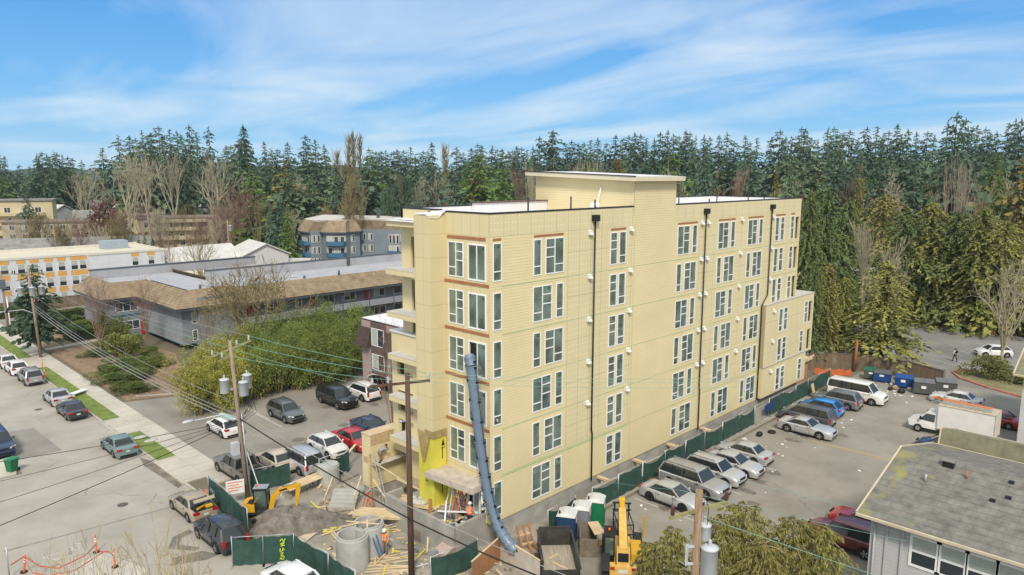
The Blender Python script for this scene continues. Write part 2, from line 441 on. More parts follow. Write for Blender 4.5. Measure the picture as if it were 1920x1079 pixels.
M_redk = mat('red_kerb_paint', (.42, .10, .07), .8, .25, 2.5, col2=(.50, .22, .17))
M_white = mat('white_line_paint', (.62, .62, .58), .8, .25, 3, col2=(.40, .39, .36))
M_yell = mat('yellow_line_paint', (.42, .31, .13), .85, .3, 1.2, col2=(.30, .255, .18))

mb = MB()
N = 48
vs, fs = [], []
fd = Vector((math.cos(YA_), math.sin(YA_)))
for i in range(N + 1):
    for j in range(N + 1):
        s_ = (i / N) ** 2.2 * 1500
        a = R(-75) + R(150) * j / N + YA_
        x, y = CX - 60 * fd.x + s_ * math.cos(a), CY - 60 * fd.y + s_ * math.sin(a)
        vs.append((x, y, 0))
for i in range(N):
    for j in range(N):
        fs.append((i * (N + 1) + j, (i + 1) * (N + 1) + j, (i + 1) * (N + 1) + j + 1, i * (N + 1) + j + 1))
mb.add(vs, fs)
struct('ground', mb, M_ground)

def sheet(name, pts, m, lvl):
    b = MB(); b.quad(*[(p[0], p[1], .004 * lvl) for p in pts]); return struct(name, b, m)
sheet('street', [(-60, -30), (-10, -30), (-10, 330), (-18.2, 330), (-18.2, 34.5), (-60, 34.5)], M_street, 2)
sheet('street_patch', [(-23.5, 38), (-14.6, 38.0), (-14.9, 46), (-23.5, 48)], mat('patch_asphalt', (.25, .235, .21), .9, .2, .4, .2), 3)
sheet('parking_lot_road', [(-8, -20), (62, -20), (62, -1.9), (46, -2.2), (-2, -2.2), (-8, -3)], M_lot, 1)
sheet('far_parking_lot_road', [(62, -30), (130, -60), (112, -6), (95.5, .6), (84, 14), (60, 14), (62, 0)], M_far, 2)
sheet('side_parking_lot_road', [(-6.6, 12.5), (-6.5, 48.5), (3, 45), (18, 41), (26, 20), (14, 10.5), (0, 10.5)], M_lot2, 1)
sheet('back_parking_lot_road', [(-6.2, 94.6), (-6.2, 112), (8, 113.8), (26, 112), (26, 86), (6, 94.6)], M_lot, 1)
sheet('site_ground', [(-10, -6), (.5, -6), (1.5, -1.9), (46.2, -1.9), (46.2, .2), (1, .2), (1, 12), (-3, 18), (-9.4, 21.4), (-10, 18)], M_dirt, 3)
# raised pavement beside the street
def slab(name, pts, m, z0, z1):
    b = MB(); b.prism([(p[0], p[1]) for p in pts], z0, z1); return struct(name, b, m)
slab('sidewalk', [(-8.3, 21.6), (-6.6, 21.6), (-6.0, 330), (-8.3, 330)], M_conc, 0, .13)
slab('kerb', [(-10, 29.5), (-9.8, 29.5), (-9.8, 330), (-10, 330)], M_kerb, 0, .13)
slab('kerb', [(-10, 21.4), (-9.8, 21.4), (-9.8, 23.5), (-10, 23.5)], M_kerb, 0, .10)
slab('corner_sidewalk', [(-26, 34.6), (-18.6, 34.6), (-18.2, 36.6), (-18.2, 39), (-26, 38)], M_conc, 0, .12)
for a, b_ in ((23.5, 29.5), (37.9, 43.4), (70, 76.8)):
    slab('driveway_apron', [(-10.1, a), (-8.3, a), (-8.3, b_), (-10.1, b_)], M_conc, 0, .10)
for a, b_ in ((29.5, 37.9), (43.4, 70), (76.8, 330)):
    slab('grass_verge', [(-9.8, a), (-8.3, a), (-8.3, b_), (-9.8, b_)], M_grass, 0, .115)
jm = mat('dark_joint', (.17, .155, .13), .95, .2)  # dark strips for the paving joints
b = MB()
for k in range(38):
    y = 22.6 + k * 1.83
    b.quad((-8.28, y, .134), (-6.6 + (y - 21) * .002, y, .134), (-6.6 + (y - 21) * .002, y + .035, .134), (-8.28, y + .035, .134))
for y in (24, 26.6, 29.2, 38, 40.6, 43.2):
    b.quad((-9.95, y, .104), (-8.32, y, .104), (-8.32, y + .035, .104), (-9.95, y + .035, .104))
struct('sidewalk_joints', b, jm)
sheet('gutter_mud', [(-10.15, 23.4), (-10.1, 30), (-10.5, 31.5), (-10.9, 29.3), (-10.7, 26), (-10.6, 23.0)], M_mud, 4)
for q in ([(-14.6, 14.3), (-13.8, 15.6), (-12.6, 15.9), (-12.6, 15.3), (-13.4, 15.1), (-13.9, 14.3), (-13.1, 13.0), (-13.5, 12.8)], [(-15.3, 12.1), (-14.8, 12.9), (-13.2, 12.5), (-12.6, 11.3), (-13.4, 11.2), (-14.4, 11.7)], [(-19.2, 12.6), (-17, 12.4), (-16.6, 11.3), (-18.4, 11.2)]):
    sheet('water_stain', q, mat('damp_asphalt', (.17, .155, .13), .7, .3, 2), 4)
sheet('concrete_patch', [(-21, 15.6), (-17.6, 16.8), (-16.4, 12.6), (-19.4, 10.5), (-22, 11)], mat('new_concrete', (.46, .43, .38), .9, .15, .7), 3)
slab('mulch_bed', [(-6.0, 48.6), (-1.2, 46.8), (1.6, 52), (5.5, 66), (3, 79.2), (-6.0, 79.2)], M_mulch, 0, .10)
slab('mulch_bed', [(-6.0, 81), (2.2, 83.6), (2.2, 92.8), (-6.0, 91.4)], M_mulch, 0, .10)
slab('mulch_bed', [(-6.0, 93), (1, 94.6), (-.5, 99), (-6.0, 100)], M_mulch, 0, .10)
slab('garden_path', [(-6.05, 79.3), (4.6, 81.9), (4.4, 83.3), (-6.05, 80.9)], M_conc, 0, .115)
slab('garden_path', [(-6.05, 91.5), (3, 93.4), (3, 94.4), (-6.05, 92.9)], M_conc, 0, .115)
slab('bed_kerb', [(-4.9, 49.2), (-1.2, 47.0), (-1.1, 47.2), (-4.8, 49.4)], M_kerb, 0, .18)
# painted lines
b = MB()
for k in range(7):
    x = 12.2 + k * 3.05 + (6.2 if k > 4 else 0)
    b.quad((x, -7.8, .010), (x + .1, -7.8, .010), (x + .1, -2.6, .010), (x, -2.6, .010))
for k in range(3):
    y = 31.2 + k * 2.8
    b.quad((1.5 + k * .2, y + 4, .010), (1.6 + k * .2, y + 4, .010), (1.6 + k * .2, y - 1.4, .010), (1.5 + k * .2, y - 1.4, .010))
for k in range(5):
    b.quad((.2 + k * 2.9, 104, .010), (.32 + k * 2.9, 104, .010), (.32 + k * 2.9, 111, .010), (.2 + k * 2.9, 111, .010))
for k in range(5):
    b.quad((70.5 + k * 2.6, -5.8 - k * .4, .012), (70.6 + k * 2.6, -5.8 - k * .4, .012), (68.9 + k * 2.6, -9.0 - k * .4, .012), (68.8 + k * 2.6, -9.0 - k * .4, .012))
for p0, p1 in (((1800, 600), (1918, 640)), ((1795, 690), (1850, 690)), ((1795, 683), (1830, 682))):
    a_, c_ = P(*p0), P(*p1)
    if p0[1] < 640: continue
    b.bar((a_.x, a_.y, .006), (c_.x, c_.y, .006), .12, .012)
struct('parking_line', b, M_white)
b = MB()
for (x0, y0, x1, y1, w) in ((33.1, -7.0, 33.3, -14.5, .35), (12.0, -10.4, 10.6, -9.4, .55)):
    b.bar((x0, y0, .005), (x1, y1, .005), w, .012)
struct('yellow_line', b, M_yell)
# sprayed survey marks on the street
b = MB()
o_ = P(80, 1046); 
for seg in ([(0, 0), (.5, 1.1), (1.5, 1.4)], [(.1, .1), (.9, .1)], [(1.2, 1.2), (1.6, 1.4), (1.3, 1.6)], [(1.4, -.3), (2.1, .3), (1.7, .6), (1.5, .2), (2.2, -.2), (1.9, -.6)]):
    for p, q in zip(seg, seg[1:]):
        b.bar((o_.x + p[0], o_.y - p[1] * .8, .016), (o_.x + q[0], o_.y - q[1] * .8, .016), .07, .006)
struct('street_mark', b, M_white)
# the planted island with the red kerb on the right, and the red kerb at the back of the far lot
pts = [P(*q) for q in ((1787, 700), (1792, 697), (1830, 699), (1925, 705), (1960, 765), (1920, 747), (1850, 727), (1800, 710))]
b = MB(); b.prism([(p.x, p.y) for p in pts], 0, .14); struct('island_bed', b, mat('island_mulch', (.19, .15, .09), .95, .4, .9, .8, col2=(.22, .21, .10)))
b = MB(); line = [P(*q) for q in ((1832, 697), (1795, 695), (1786, 700), (1800, 711), (1850, 728), (1922, 748), (1990, 770))]
for p, q in zip(line, line[1:]): b.bar((p.x, p.y, .09), (q.x, q.y, .09), .2, .19)
struct('red_kerb', b, M_redk)
b = MB(); line = [P(*q) for q in ((1700, 603), (1740, 611), (1800, 619), (1890, 629), (1960, 634))]
for p, q in zip(line, line[1:]): b.bar((p.x, p.y, .09), (q.x, q.y, .09), .25, .19)
struct('red_kerb', b, M_redk)
# wooded hills closing the view
b = MB(); vs, fs = [], []
for i in range(121):
    a = YA_ + R(52) - R(104) * i / 120
    for (dist, z) in ((760, 0), (900, 1), (1350, 1.0)):
        hgt = 31 + 5 * math.sin(i * .21) + 3 * math.sin(i * .57 + 1) + rnd.uniform(-1.5, 1.5)
        vs.append((CX + dist * math.cos(a), CY + dist * math.sin(a), 0 if z == 0 else hgt))
for i in range(120):
    for k in range(2):
        fs.append((i * 3 + k, i * 3 + k + 1, i * 3 + k + 4, i * 3 + k + 3))
b.add(vs, fs)
struct('hills', b, mat('distant_woods', (.028, .05, .045), .95, .4, .06, .8, col2=(.05, .085, .07), bscale=.15))
r_ = random.Random(12)
for i in range(16):
    x, y = (12.5 + i * 2.4 + r_.uniform(-.6, .6), r_.uniform(-9.5, -3)) if i < 11 else (r_.uniform(-2, 14), r_.uniform(22, 34))
    sheet('oil_stain', [(x + r_.uniform(.25, .7) * math.cos(a) , y + r_.uniform(.25, .9) * math.sin(a)) for a in [k * .785 for k in range(8)]], mat('oil_soaked_asphalt', (.12, .105, .085), .8, .35, 3, col2=(.19, .175, .15)), 3)
for x, y in ((-14.5, 23), (-13.2, 52)):
    b = MB(); b.cyl((x, y, .008), .36, .012, 20); struct('manhole_cover', b, mat('cast_iron', (.10, .09, .08), .7, .3, 8))
for q in ([(-22, 21.2), (-10.4, 19.9), (-10.4, 20.02), (-22, 21.36)],):
    sheet('tar_seam', q, mat('tar_seal', (.235, .215, .185), .7, .3, 3), 4)
# ---------------------------------------------------------------- the yellow building under construction
C_Y = (.65, .555, .325)
M_sid = striped('yellow_lap_siding', C_Y, .19, 'Z', .78, .085, .6, .06, .35, col2=(.69, .59, .36))
M_pan = striped('yellow_fibre_panel', (.63, .545, .33), 3.05, 'Z', .62, .010, .62, .045, .3, col2=(.66, .575, .355), lap=False, axis2='X', period2=1.22, dots=(.305, .40, .042, (.80, .77, .66), .42))
M_panf = striped('yellow_front_panel', (.63, .54, .325), 1.52, 'Z', .62, .018, .62, .045, .3, col2=(.65, .565, .345), lap=False, axis2='Y', period2=.81)
M_blank = mat('yellow_trim', (.64, .55, .335), .6, .05, .5)
M_sheath = mat('yellow_sheathing', (.66, .60, .08), .5, .10, 1.0)
M_osb = mat('osb_board', (.42, .30, .16), .85, .3, 5, .2, col2=(.55, .42, .26))
M_ply = mat('plywood', (.50, .37, .22), .8, .16, .9, col2=(.60, .48, .32), stretch=(1, 1, 1))
M_lum = mat('lumber', (.55, .41, .23), .8, .18, 1.2, col2=(.64, .52, .33))
M_rust = mat('rusty_flashing', (.30, .125, .055), .8, .2, 2, col2=(.36, .17, .085))
M_coping = mat('black_coping', (.022, .02, .022), .5, .2, 2)
M_memb = mat('white_roof_membrane', (.66, .66, .67), .7, .07, .6, col2=(.72, .72, .73))
M_cw = mat('foundation_concrete', (.27, .26, .235), .9, .22, .7, .35, col2=(.40, .385, .35), bscale=5)
M_vinyl = mat('white_vinyl', (.78, .79, .80), .45, .05, 3)
M_glass = glass('window_glass', (.74, .90, .84))
M_gst = mat('green_sticker', (.02, .10, .06), .6, .1)
M_black = mat('black_metal', (.015, .015, .017), .45, .2, 3)
M_galv = mat('galvanised_steel', (.42, .44, .46), .45, .18, 3, metal=.55)
M_int = mat('unfinished_interior', (.50, .52, .47), .9, .35, .8, col2=(.78, .77, .70))
M_slabm = mat('subfloor', (.36, .29, .19), .9, .25, .6)
M_chalk = mat('chalk_line', (.20, .42, .22), .9, .3, 2)

b_main = thing('apartment_building', 'six storey pale yellow apartment block under construction with white windows and black downpipes', 'building')
FL = [17.05 - 3.05 * (6 - k) for k in range(1, 7)]           # sill heights, ground floor first
ROOF = 21.14

# window kinds: each is frame + panes, origin at lower left of the outer frame, facing -v
def window_mesh(w, h, cells, fw=.062):
    f, g, s_ = MB(), MB(), MB()
    f.box((0, -.035, 0), (w, .05, fw)); f.box((0, -.035, h - fw), (w, .05, h))
    f.box((0, -.035, fw), (fw, .05, h - fw)); f.box((w - fw, -.035, fw), (w, .05, h - fw))
    for kind, p in cells['bars']:
        if kind == 'v': f.box((p[0] - .032, -.03, p[1]), (p[0] + .032, .05, p[2]))
        else: f.box((p[1], -.031, p[0] - .032), (p[2], .049, p[0] + .032))
    g.quad((fw, .012, fw), (w - fw, .012, fw), (w - fw, .012, h - fw), (fw, .012, h - fw))
    for (x, z) in cells.get('stick', []): s_.box((x, .004, z), (x + .17, .010, z + .17))
    return f.mesh('window_frame', M_vinyl), g.mesh('pane', M_glass), (s_.mesh('sticker', M_gst) if s_.v else None)
HW = 2.35
WK = {
 'narrow': (.76, window_mesh(.76, HW, dict(bars=[('h', (.60, .07, .69))], stick=[(.42, 2.02)]))),
 'narrow2': (.86, window_mesh(.86, HW, dict(bars=[('h', (.60, .07, .79))], stick=[(.5, 2.0)]))),
 'stack': (.86, window_mesh(.86, HW, dict(bars=[('h', (1.12, .07, .79)), ('h', (1.74, .07, .79))], stick=[(.5, 2.03)]))),
 'tall_left': (1.85, window_mesh(1.85, HW, dict(bars=[('v', (.92, .07, 2.28)), ('h', (.60, .07, .88)), ('h', (1.12, .96, 1.78)), ('h', (1.74, .96, 1.78))], stick=[(1.45, 2.03)]))),
 'tall_right': (1.85, window_mesh(1.85, HW, dict(bars=[('v', (.92, .07, 2.28)), ('h', (.60, .96, 1.78)), ('h', (1.12, .07, .88)), ('h', (1.74, .07, .88))], stick=[(1.5, 2.03)]))),
 'front_wide': (1.46, window_mesh(1.46, HW - .13, dict(bars=[('v', (.74, .07, 2.15)), ('h', (.60, .07, .70)), ('h', (1.06, .78, 1.39)), ('h', (1.62, .78, 1.39))]))),
 'slider': (1.66, window_mesh(1.66, HW - .07, dict(bars=[('v', (.83, .07, 2.2))], stick=[(1.3, 1.9)]), .1)),
}
def set_window(kind, parent, loc, rz=0.0, name='window'):
    w, (fm, gm, sm) = WK[kind]
    o = put(name, fm, parent, loc, rz)
    put('pane', gm, o)
    if sm: put('sticker', sm, o)
    return o
long_holes, bay_holes, front_holes = [], [], []
def lw(kind, x, k, y=0.0, holes=long_holes):
    w = WK[kind][0]
    holes.append((x + .02, x + w - .02, FL[k - 1] + .02, FL[k - 1] + HW - .02))
    set_window(kind, b_main, (x, y, FL[k - 1]))
for k in range(1, 7):
    ev = k % 2 == 0
    lw('narrow', .30, k)
    if ev: lw('narrow', 3.90, k); lw('tall_right', 5.06, k)
    else: lw('tall_left', 3.88, k); lw('narrow', 6.14, k)
    lw('stack', 12.02, k); lw('narrow2', 13.08, k)
    for (a, c) in ((20.95, 24.02), (27.48, 30.55), (32.93, 36.0)):
        if a > 21 and k == 1 and a > 30: pass
        if ev: lw('tall_left', a, k); lw('narrow', c - .80, k)
        else: lw('narrow', a, k); lw('tall_right', c - 1.87, k)
    if k >= 4:
        lw('narrow2', 38.62, k); lw('stack', 39.80, k); lw('stack', 42.06, k)
        long_holes.append((43.24, 44.14, FL[k - 1] - .02, FL[k - 1] + 2.2))
    else:
        lw('narrow2', 39.62, k, -.46, bay_holes); lw('stack', 40.74, k, -.46, bay_holes)
        lw('stack', 45.72 if k == 3 else 44.9, k, -.46, bay_holes)
        if k > 1: bay_holes.append((46.82, 47.75, FL[k - 1] - .02, FL[k - 1] + 2.2))
# long wall: sheets with real openings
w_ = MB()
fr = lambda u, v, d: (u, d, v)
holed(w_, fr, 0, 14.83, 1.45, ROOF, [h for h in long_holes if h[0] < 14])
w_.quad((14.83, -.02, 1.45), (20.5, -.02, 1.45), (20.5, -.02, 23.36), (14.83, -.02, 23.36))
w_.quad((14.83, -.02, 1.45), (14.83, -.02, 23), (14.83, .0, 23), (14.83, .0, 1.45)); w_.quad((20.5, -.02, 1.45), (20.5, 0, 1.45), (20.5, 0, 23), (20.5, -.02, 23))
holed(w_, fr, 20.5, 44.4, 1.45, ROOF - .02, [h for h in long_holes if h[0] > 14])
w_.quad((44.4, 0, 1.45), (44.4, 10, 1.45), (44.4, 10, ROOF), (44.4, 0, ROOF))
w_.quad((1.0, 10, 1.45), (1.0, 10, ROOF), (44.4, 10, ROOF), (44.4, 10, 1.45))
w_.quad((0, 0, 1.45), (44.4, 0, 1.45), (44.4, 10, 1.45), (0, 10, 1.45))
w_.build('long_wall', M_sid, b_main)
# bay at the far end
w_ = MB()
holed(w_, lambda u, v, d: (u, -.46 + d, v), 36.62, 48.1, 4.72, 10.94, [h for h in bay_holes if h[2] > 4.6])
w_.quad((36.62, .0, 4.72), (36.62, -.46, 4.72), (36.62, -.46, 10.94), (36.62, .0, 10.94))
w_.quad((48.1, -.46, 4.72), (48.1, 8, 4.72), (48.1, 8, 10.94), (48.1, -.46, 10.94))
w_.quad((36.62, 0, 4.72), (36.62, -.46, 4.72), (48.1, -.46, 4.72), (48.1, 8, 4.72), (44, 8, 4.72))
w_.build('bay', M_pan, b_main)
w_ = MB()
holed(w_, lambda u, v, d: (u, -.42 + d, v), 36.66, 46.9, 1.6, 4.72, [h for h in bay_holes if h[2] < 4.6])
w_.quad((36.66, .0, 1.6), (36.66, -.42, 1.6), (36.66, -.42, 4.72), (36.66, 0, 4.72))
w_.quad((46.9, -.42, 1.6), (46.9, 8, 1.6), (46.9, 8, 4.72), (46.9, -.42, 4.72))
w_.quad((36.66, 0, 1.6), (36.66, -.42, 1.6), (46.9, -.42, 1.6), (46.9, 8, 1.6), (44, 8, 1.6))
w_.build('bay_base', M_sid, b_main)
t_ = MB(); t_.box((36.6, -.49, 4.66), (48.13, -.455, 4.78)); t_.build('bay_band', mat('bay_flashing', (.50, .47, .42), .7, .12, 2), b_main)
t_ = MB(); t_.box((36.6, -.50, 10.94), (48.14, .0, 11.02)); t_.box((44.4, 0.0, 10.94), (48.14, 8, 11.02))
t_.build('bay_coping', mat('bay_flashing', (.50, .47, .42), .7, .12, 2), b_main)
# panel zones, 8 mm proud of the siding
p_ = MB()
for (a, c, z0, z1) in ((7.25, 11.85, 4.62, 19.72), (14.1, 14.80, 4.62, 19.72), (.02, 14.80, 19.80, 21.05), (20.53, 44.37, 19.85, 21.05), (24.2, 27.3, 4.62, 19.78), (30.75, 32.75, 4.62, 19.78), (36.2, 36.60, 4.62, 19.78), (36.60, 38.5, 11.1, 19.78), (41, 41.9, 11.1, 19.78)):
    p_.box((a, -.010, z0), (c, .004, z1))
p_.build('panel_cladding', M_pan, b_main)
for a, c in ((.3, 1.0), (3.95, 6.85), (12.05, 13.9), (20.95, 24.0), (27.5, 30.5), (32.95, 36), (38.6, 40.8), (42.1, 43.0)):
    h_ = MB(); h_.box((a, -.016, 19.52), (c, .0, 19.68)); h_.build('header_flashing', M_rust, b_main)
c_ = MB()
for k in range(1, 6):
    z = FL[k] - .16 - .22
    c_.box((1.1, -.013, z), (14.8, -.0, z + .03)); c_.box((20.53, -.013, z), (36.6 if k < 4 else 44.3, 0, z + .03)); c_.box((14.85, -.024, z + .02), (20.48, -.021, z + .045))
c_.box((14.95, -.024, 1.6), (14.98, -.021, 20)); c_.box((1.0, -.013, 4.35), (14.8, 0, 4.40))
c_.build('chalk_line', M_chalk, b_main)
# downpipes
for i, (x, zt) in enumerate(((10.07, 20.4), (25.13, 20.35), (37.5, 20.35))):
    q = MB()
    q.box((x - .26, -.36, zt - .1), (x + .26, -.015, zt + .34)) if True else None
    if i == 2: q.tube([(x, -.13, zt), (x, -.13, 11.9), (36.4, -.13, 11.0), (36.4, -.13, 1.5)], .065, 8)
    else: q.tube([(x, -.13, zt), (x, -.13, 5.2), (x + .1, -.13, 4.9), (x + .1, -.13, 1.3)], .06, 8)
    q.build('downpipe', M_black, b_main)
# vents
vm = MB(); vm.box((-.17, -.16, -.12), (.17, -.012, .12)); vm.quad((-.19, -.26, -.12), (.19, -.26, -.12), (.19, -.01, .17), (-.19, -.01, .17)); vm.box((-.19, -.26, -.13), (.19, -.01, -.115))
vme = vm.mesh('wall_vent', mat('vent_white', (.70, .70, .68), .5, .08))
for k in range(2, 7):
    z = FL[k - 1] + 2.62
    for x in (9.62,) + ((14.45,) if k < 7 else ()) + (24.62, 25.62, 31.6) + ((37.95,) if k >= 4 else ()):
        put('wall_vent', vme, b_main, (x, 0, z - .15))
for k in (1, 2, 3): put('wall_vent', vme, b_main, (38.3, -.46, FL[k - 1] + 2.35))
# ground-floor foundation, black coping, roof
f_ = MB(); f_.box((.9, .06, -.02), (46.2, 9.9, 1.46)); f_.build('foundation', M_cw, b_main)
r_ = MB(); r_.box((.3, .3, 20.42), (44.1, 9.7, 20.5)); r_.build('roof_deck', M_memb, b_main)
r_ = MB()
r_.box((.25, .012, 20.3), (14.83, .25, ROOF)); r_.box((20.5, .012, 20.3), (44.39, .25, ROOF - .02)); r_.box((1.0, 9.75, 20.3), (44.39, 9.99, ROOF)); r_.box((44.15, .25, 20.3), (44.39, 9.75, ROOF - .02)); r_.box((1.02, 5.8, 20.3), (1.25, 9.75, ROOF)); r_.box((.012, .012, 20.3), (.25, 5.8, ROOF))
r_.box((.012, 5.5, 20.3), (1.25, 5.8, ROOF))
r_.build('parapet', M_memb, b_main)
r_ = MB()
r_.box((-.03, -.03, ROOF + .002), (14.80, .28, ROOF + .09)); r_.box((20.53, -.03, ROOF - .018), (44.43, .28, ROOF + .07)); r_.box((.97, 9.72, ROOF + .002), (44.43, 10.03, ROOF + .09)); r_.box((44.12, .28, ROOF - .018), (44.43, 9.72, ROOF + .07)); r_.box((-.03, .28, ROOF + .002), (.28, 4.0, ROOF + .09)); r_.box((.97, 5.8, ROOF + .002), (1.28, 9.72, ROOF + .09))
r_.build('parapet_coping', M_coping, b_main)
r_ = MB(); r_.box((7.5, 8.6, 20.5), (14.8, 9.7, 21.36)); r_.build('roof_curb', M_memb, b_main)
r_ = MB(); r_.box((7.4, 8.5, 21.36), (14.8, 9.7, 21.43)); r_.build('curb_coping', mat('brown_edge', (.13, .06, .05), .6, .1), b_main)
# stair penthouse
q = MB(); q.quad((14.83, -.02, 20.5), (14.83, -.02, 23.36), (14.83, 9.9, 23.5), (14.83, 9.9, 20.5)); q.quad((20.5, -.02, 20.5), (20.5, 9.9, 20.5), (20.5, 9.9, 23.5), (20.5, -.02, 23.36)); q.quad((14.83, 9.9, 20.5), (14.83, 9.9, 23.5), (20.5, 9.9, 23.5), (20.5, 9.9, 20.5))
q.build('penthouse', M_sid, b_main)
q = MB(); q.add([(14.2, -.55, 23.02), (20.9, -.55, 23.02), (20.9, 10.5, 23.42), (14.2, 10.5, 23.42), (14.2, -.55, 23.36), (20.9, -.55, 23.36), (20.9, 10.5, 23.76), (14.2, 10.5, 23.76)], [(0, 3, 2, 1), (4, 5, 6, 7), (0, 1, 5, 4), (1, 2, 6, 5), (2, 3, 7, 6), (3, 0, 4, 7)])
ph = q.build('penthouse_roof', mat('cream_fascia', (.62, .56, .42), .7, .06), b_main)
q = MB(); q.add([(14.22, -.53, 23.365), (20.88, -.53, 23.365), (20.88, 10.48, 23.765), (14.22, 10.48, 23.765)], [(0, 1, 2, 3)]); q.build('membrane', M_memb, ph)
q = MB(); q.bar((14.17, -.55, 23.38), (14.17, 10.5, 23.78), .06, .07); q.build('edge_metal', M_coping, ph)
q = MB(); q.box((14.55, 3.2, 20.7), (14.82, 3.9, 21.35)); q.tube([(14.7, 3.3, 20.6), (14.7, 3.25, 21.6), (14.7, 3.0, 22.5)], .06, 6); q.build('roof_conduit', M_vinyl, b_main)
for i, (x, y, h) in enumerate(((5.2, 1.7, 1.5), (9.0, 1.2, 1.5), (12.2, 1.6, 1.2), (22, 2.2, 1.2), (25.0, 2.5, 1.0), (28.2, 1.4, .9), (31, 2.2, 1.3), (35.1, 1.2, 1.5), (38.0, 1.0, .9), (11.0, .6, .8))):
    q = MB(); q.cyl((x, y, 20.5), .055, h, 8); q.build('vent_pipe', M_black, b_main)
q = MB(); q.box((23.2, 3, 20.5), (24.0, 3.8, 21.1)); q.build('roof_fan', M_galv, b_main)

# front (facing the street): glazed recess, pilaster, decks
front = []
for k in range(2, 7):
    front.append((2.31, 3.77, FL[k - 1] + .06, FL[k - 1] + HW - .07)); front.append((.26, 1.92, FL[k - 1] - .02, FL[k - 1] + HW - .09))
front += [(.35, 3.9, 1.75, 3.55)]
w_ = MB()
holed(w_, lambda u, v, d: (d, u, v), 0, 4.15, 4.3, ROOF, [h for h in front if h[2] > 4])
w_.build('front_wall', M_panf, b_main)
w_ = MB(); holed(w_, lambda u, v, d: (.001 + d, u, v), 0, 4.15, 1.45, 4.3, [(.3, 3.5, 1.5, 4.0)]); w_.build('entry_wall', M_sheath, b_main)
for k in range(2, 7):
    set_window('front_wide', b_main, (-.002, 3.77, FL[k - 1] + .06), R(-90))
    if k == 4:      # the door the chute leaves from: one leaf open
        o_ = set_window('slider', b_main, (-.002, 1.92, FL[k - 1] - .02), R(-90), 'balcony_door')
        for ch in list(o_.children):
            if ch.name.startswith('pane'): bpy.data.objects.remove(ch)
        g = MB(); g.quad((.87, .012, .1), (1.56, .012, .1), (1.56, .012, 2.2), (.87, .012, 2.2)); g.build('pane', M_glass, o_)
    else: set_window('slider', b_main, (-.002, 1.92, FL[k - 1] - .02), R(-90), 'balcony_door')
for z, y0, y1 in [(FL[k - 1] - .36, .02, 4.14) for k in range(3, 7)] + [(19.52, .3, 3.85)]:
    bnd = MB(); bnd.box((-.03, y0, z), (-.001, y1, z + .2)); bnd.build('floor_band', M_rust, b_main)
w_ = MB(); w_.box((-1.16, 4.15, 6.6), (0, 5.77, 20.94)); w_.build('pilaster', striped('pilaster_panel', (.62, .535, .315), 1.52, 'Z', .66, .016, .62, .04, .3, lap=False, axis2='Y', period2=.81), b_main)
w_ = MB(); w_.box((-1.13, 4.18, 1.5), (0, 5.74, 6.6)); w_.build('pilaster_base', M_sheath, b_main)
w_ = MB(); w_.box((-1.19, 4.12, 6.35), (-.001, 5.0, 6.85)); w_.build('tarpaper_strip', mat('kraft_paper', (.36, .27, .12), .9, .25, 3), b_main)
w_ = MB(); w_.add([(-1.2, 4.4, 6.6), (-1.2, 5.78, 6.7), (-1.26, 5.15, 4.5), (-1.26, 5.0, 4.6)], [(0, 1, 2, 3)]); w_.build('hanging_paper', mat('kraft_paper', (.36, .27, .12)), b_main)
w_ = MB()
for (y, z, s_) in ((5.3, 5.4, 1), (5.1, 3.4, 1)):
    w_.add([(-1.137, y, z), (-1.137, y - .3, z), (-1.137, y - .15, z + .5)], [(0, 1, 2)]); w_.box((-1.136, y - .3, z - .16), (-1.13, y, z - .1))
for (x, z) in ((-.45, 5.7), (-.5, 3.3)):
    w_.add([(x, 4.177, z), (x + .3, 4.177, z), (x + .15, 4.177, z + .5)], [(0, 1, 2)]); w_.box((x + .05, 4.173, z - .9), (x + .12, 4.179, z - .1)); w_.box((x, 4.173, z - .16), (x + .3, 4.179, z - .1))
w_.build('sheathing_print', M_black, b_main)
t_ = MB(); t_.add([(-1.2, 4.5, 21.0), (-1.2, 5.8, 21.0), (.6, 5.8, 21.14), (.6, 4.1, 21.2), (-.05, 4.0, 21.2), (-.5, 4.1, 20.75), (-1.2, 4.1, 20.8)], [(0, 1, 2, 3, 4, 5, 6)]); t_.build('roof_tarp', mat('white_tarp', (.66, .67, .69), .55, .1, 2, .4), b_main)
# side wall and cantilevered decks beyond the pilaster
w_ = MB(); w_.quad((.0, 5.77, 1.45), (0, 5.77, 20.9), (1.0, 5.77, 20.9), (1.0, 5.77, 1.45))
holed(w_, lambda u, v, d: (1.0 + d, u, v), 5.77, 10, 1.45, ROOF, [(6.4, 8.9, FL[k - 1] - .1, FL[k - 1] + 2.2) for k in range(2, 7)])
w_.build('side_wall', M_blank, b_main)
for k in range(2, 7):
    o_ = set_window('slider', b_main, (1.0, 8.5, FL[k - 1] - .05), R(-90), 'balcony_door')
mdk = mat('deck_membrane', (.50, .49, .47), .8, .12, 1.5)
for z in (FL[5], FL[4], FL[3], FL[2], FL[1], 20.4):
    d_ = MB(); d_.box((-.25 if z < 20 else -.1, 5.78, z - .42), (3.0, 10.2, z - .06)); dk = d_.build('balcony_deck', M_blank, b_main)
    d_ = MB(); d_.box((-.27, 5.78, z - .055), (3.02, 10.22, z - .02)); d_.build('deck_top', mdk if z < 20 else M_memb, dk)
w_ = MB()
holed(w_, lambda u, v, d: (.6 + d, u, v), 8.0, 10.9, 3.4, 12.3, [(8.5, 10.3, z + .2, z + 1.75) for z in (FL[3] - 1.95, FL[2] - 1.6, FL[1] - .7)], .3)
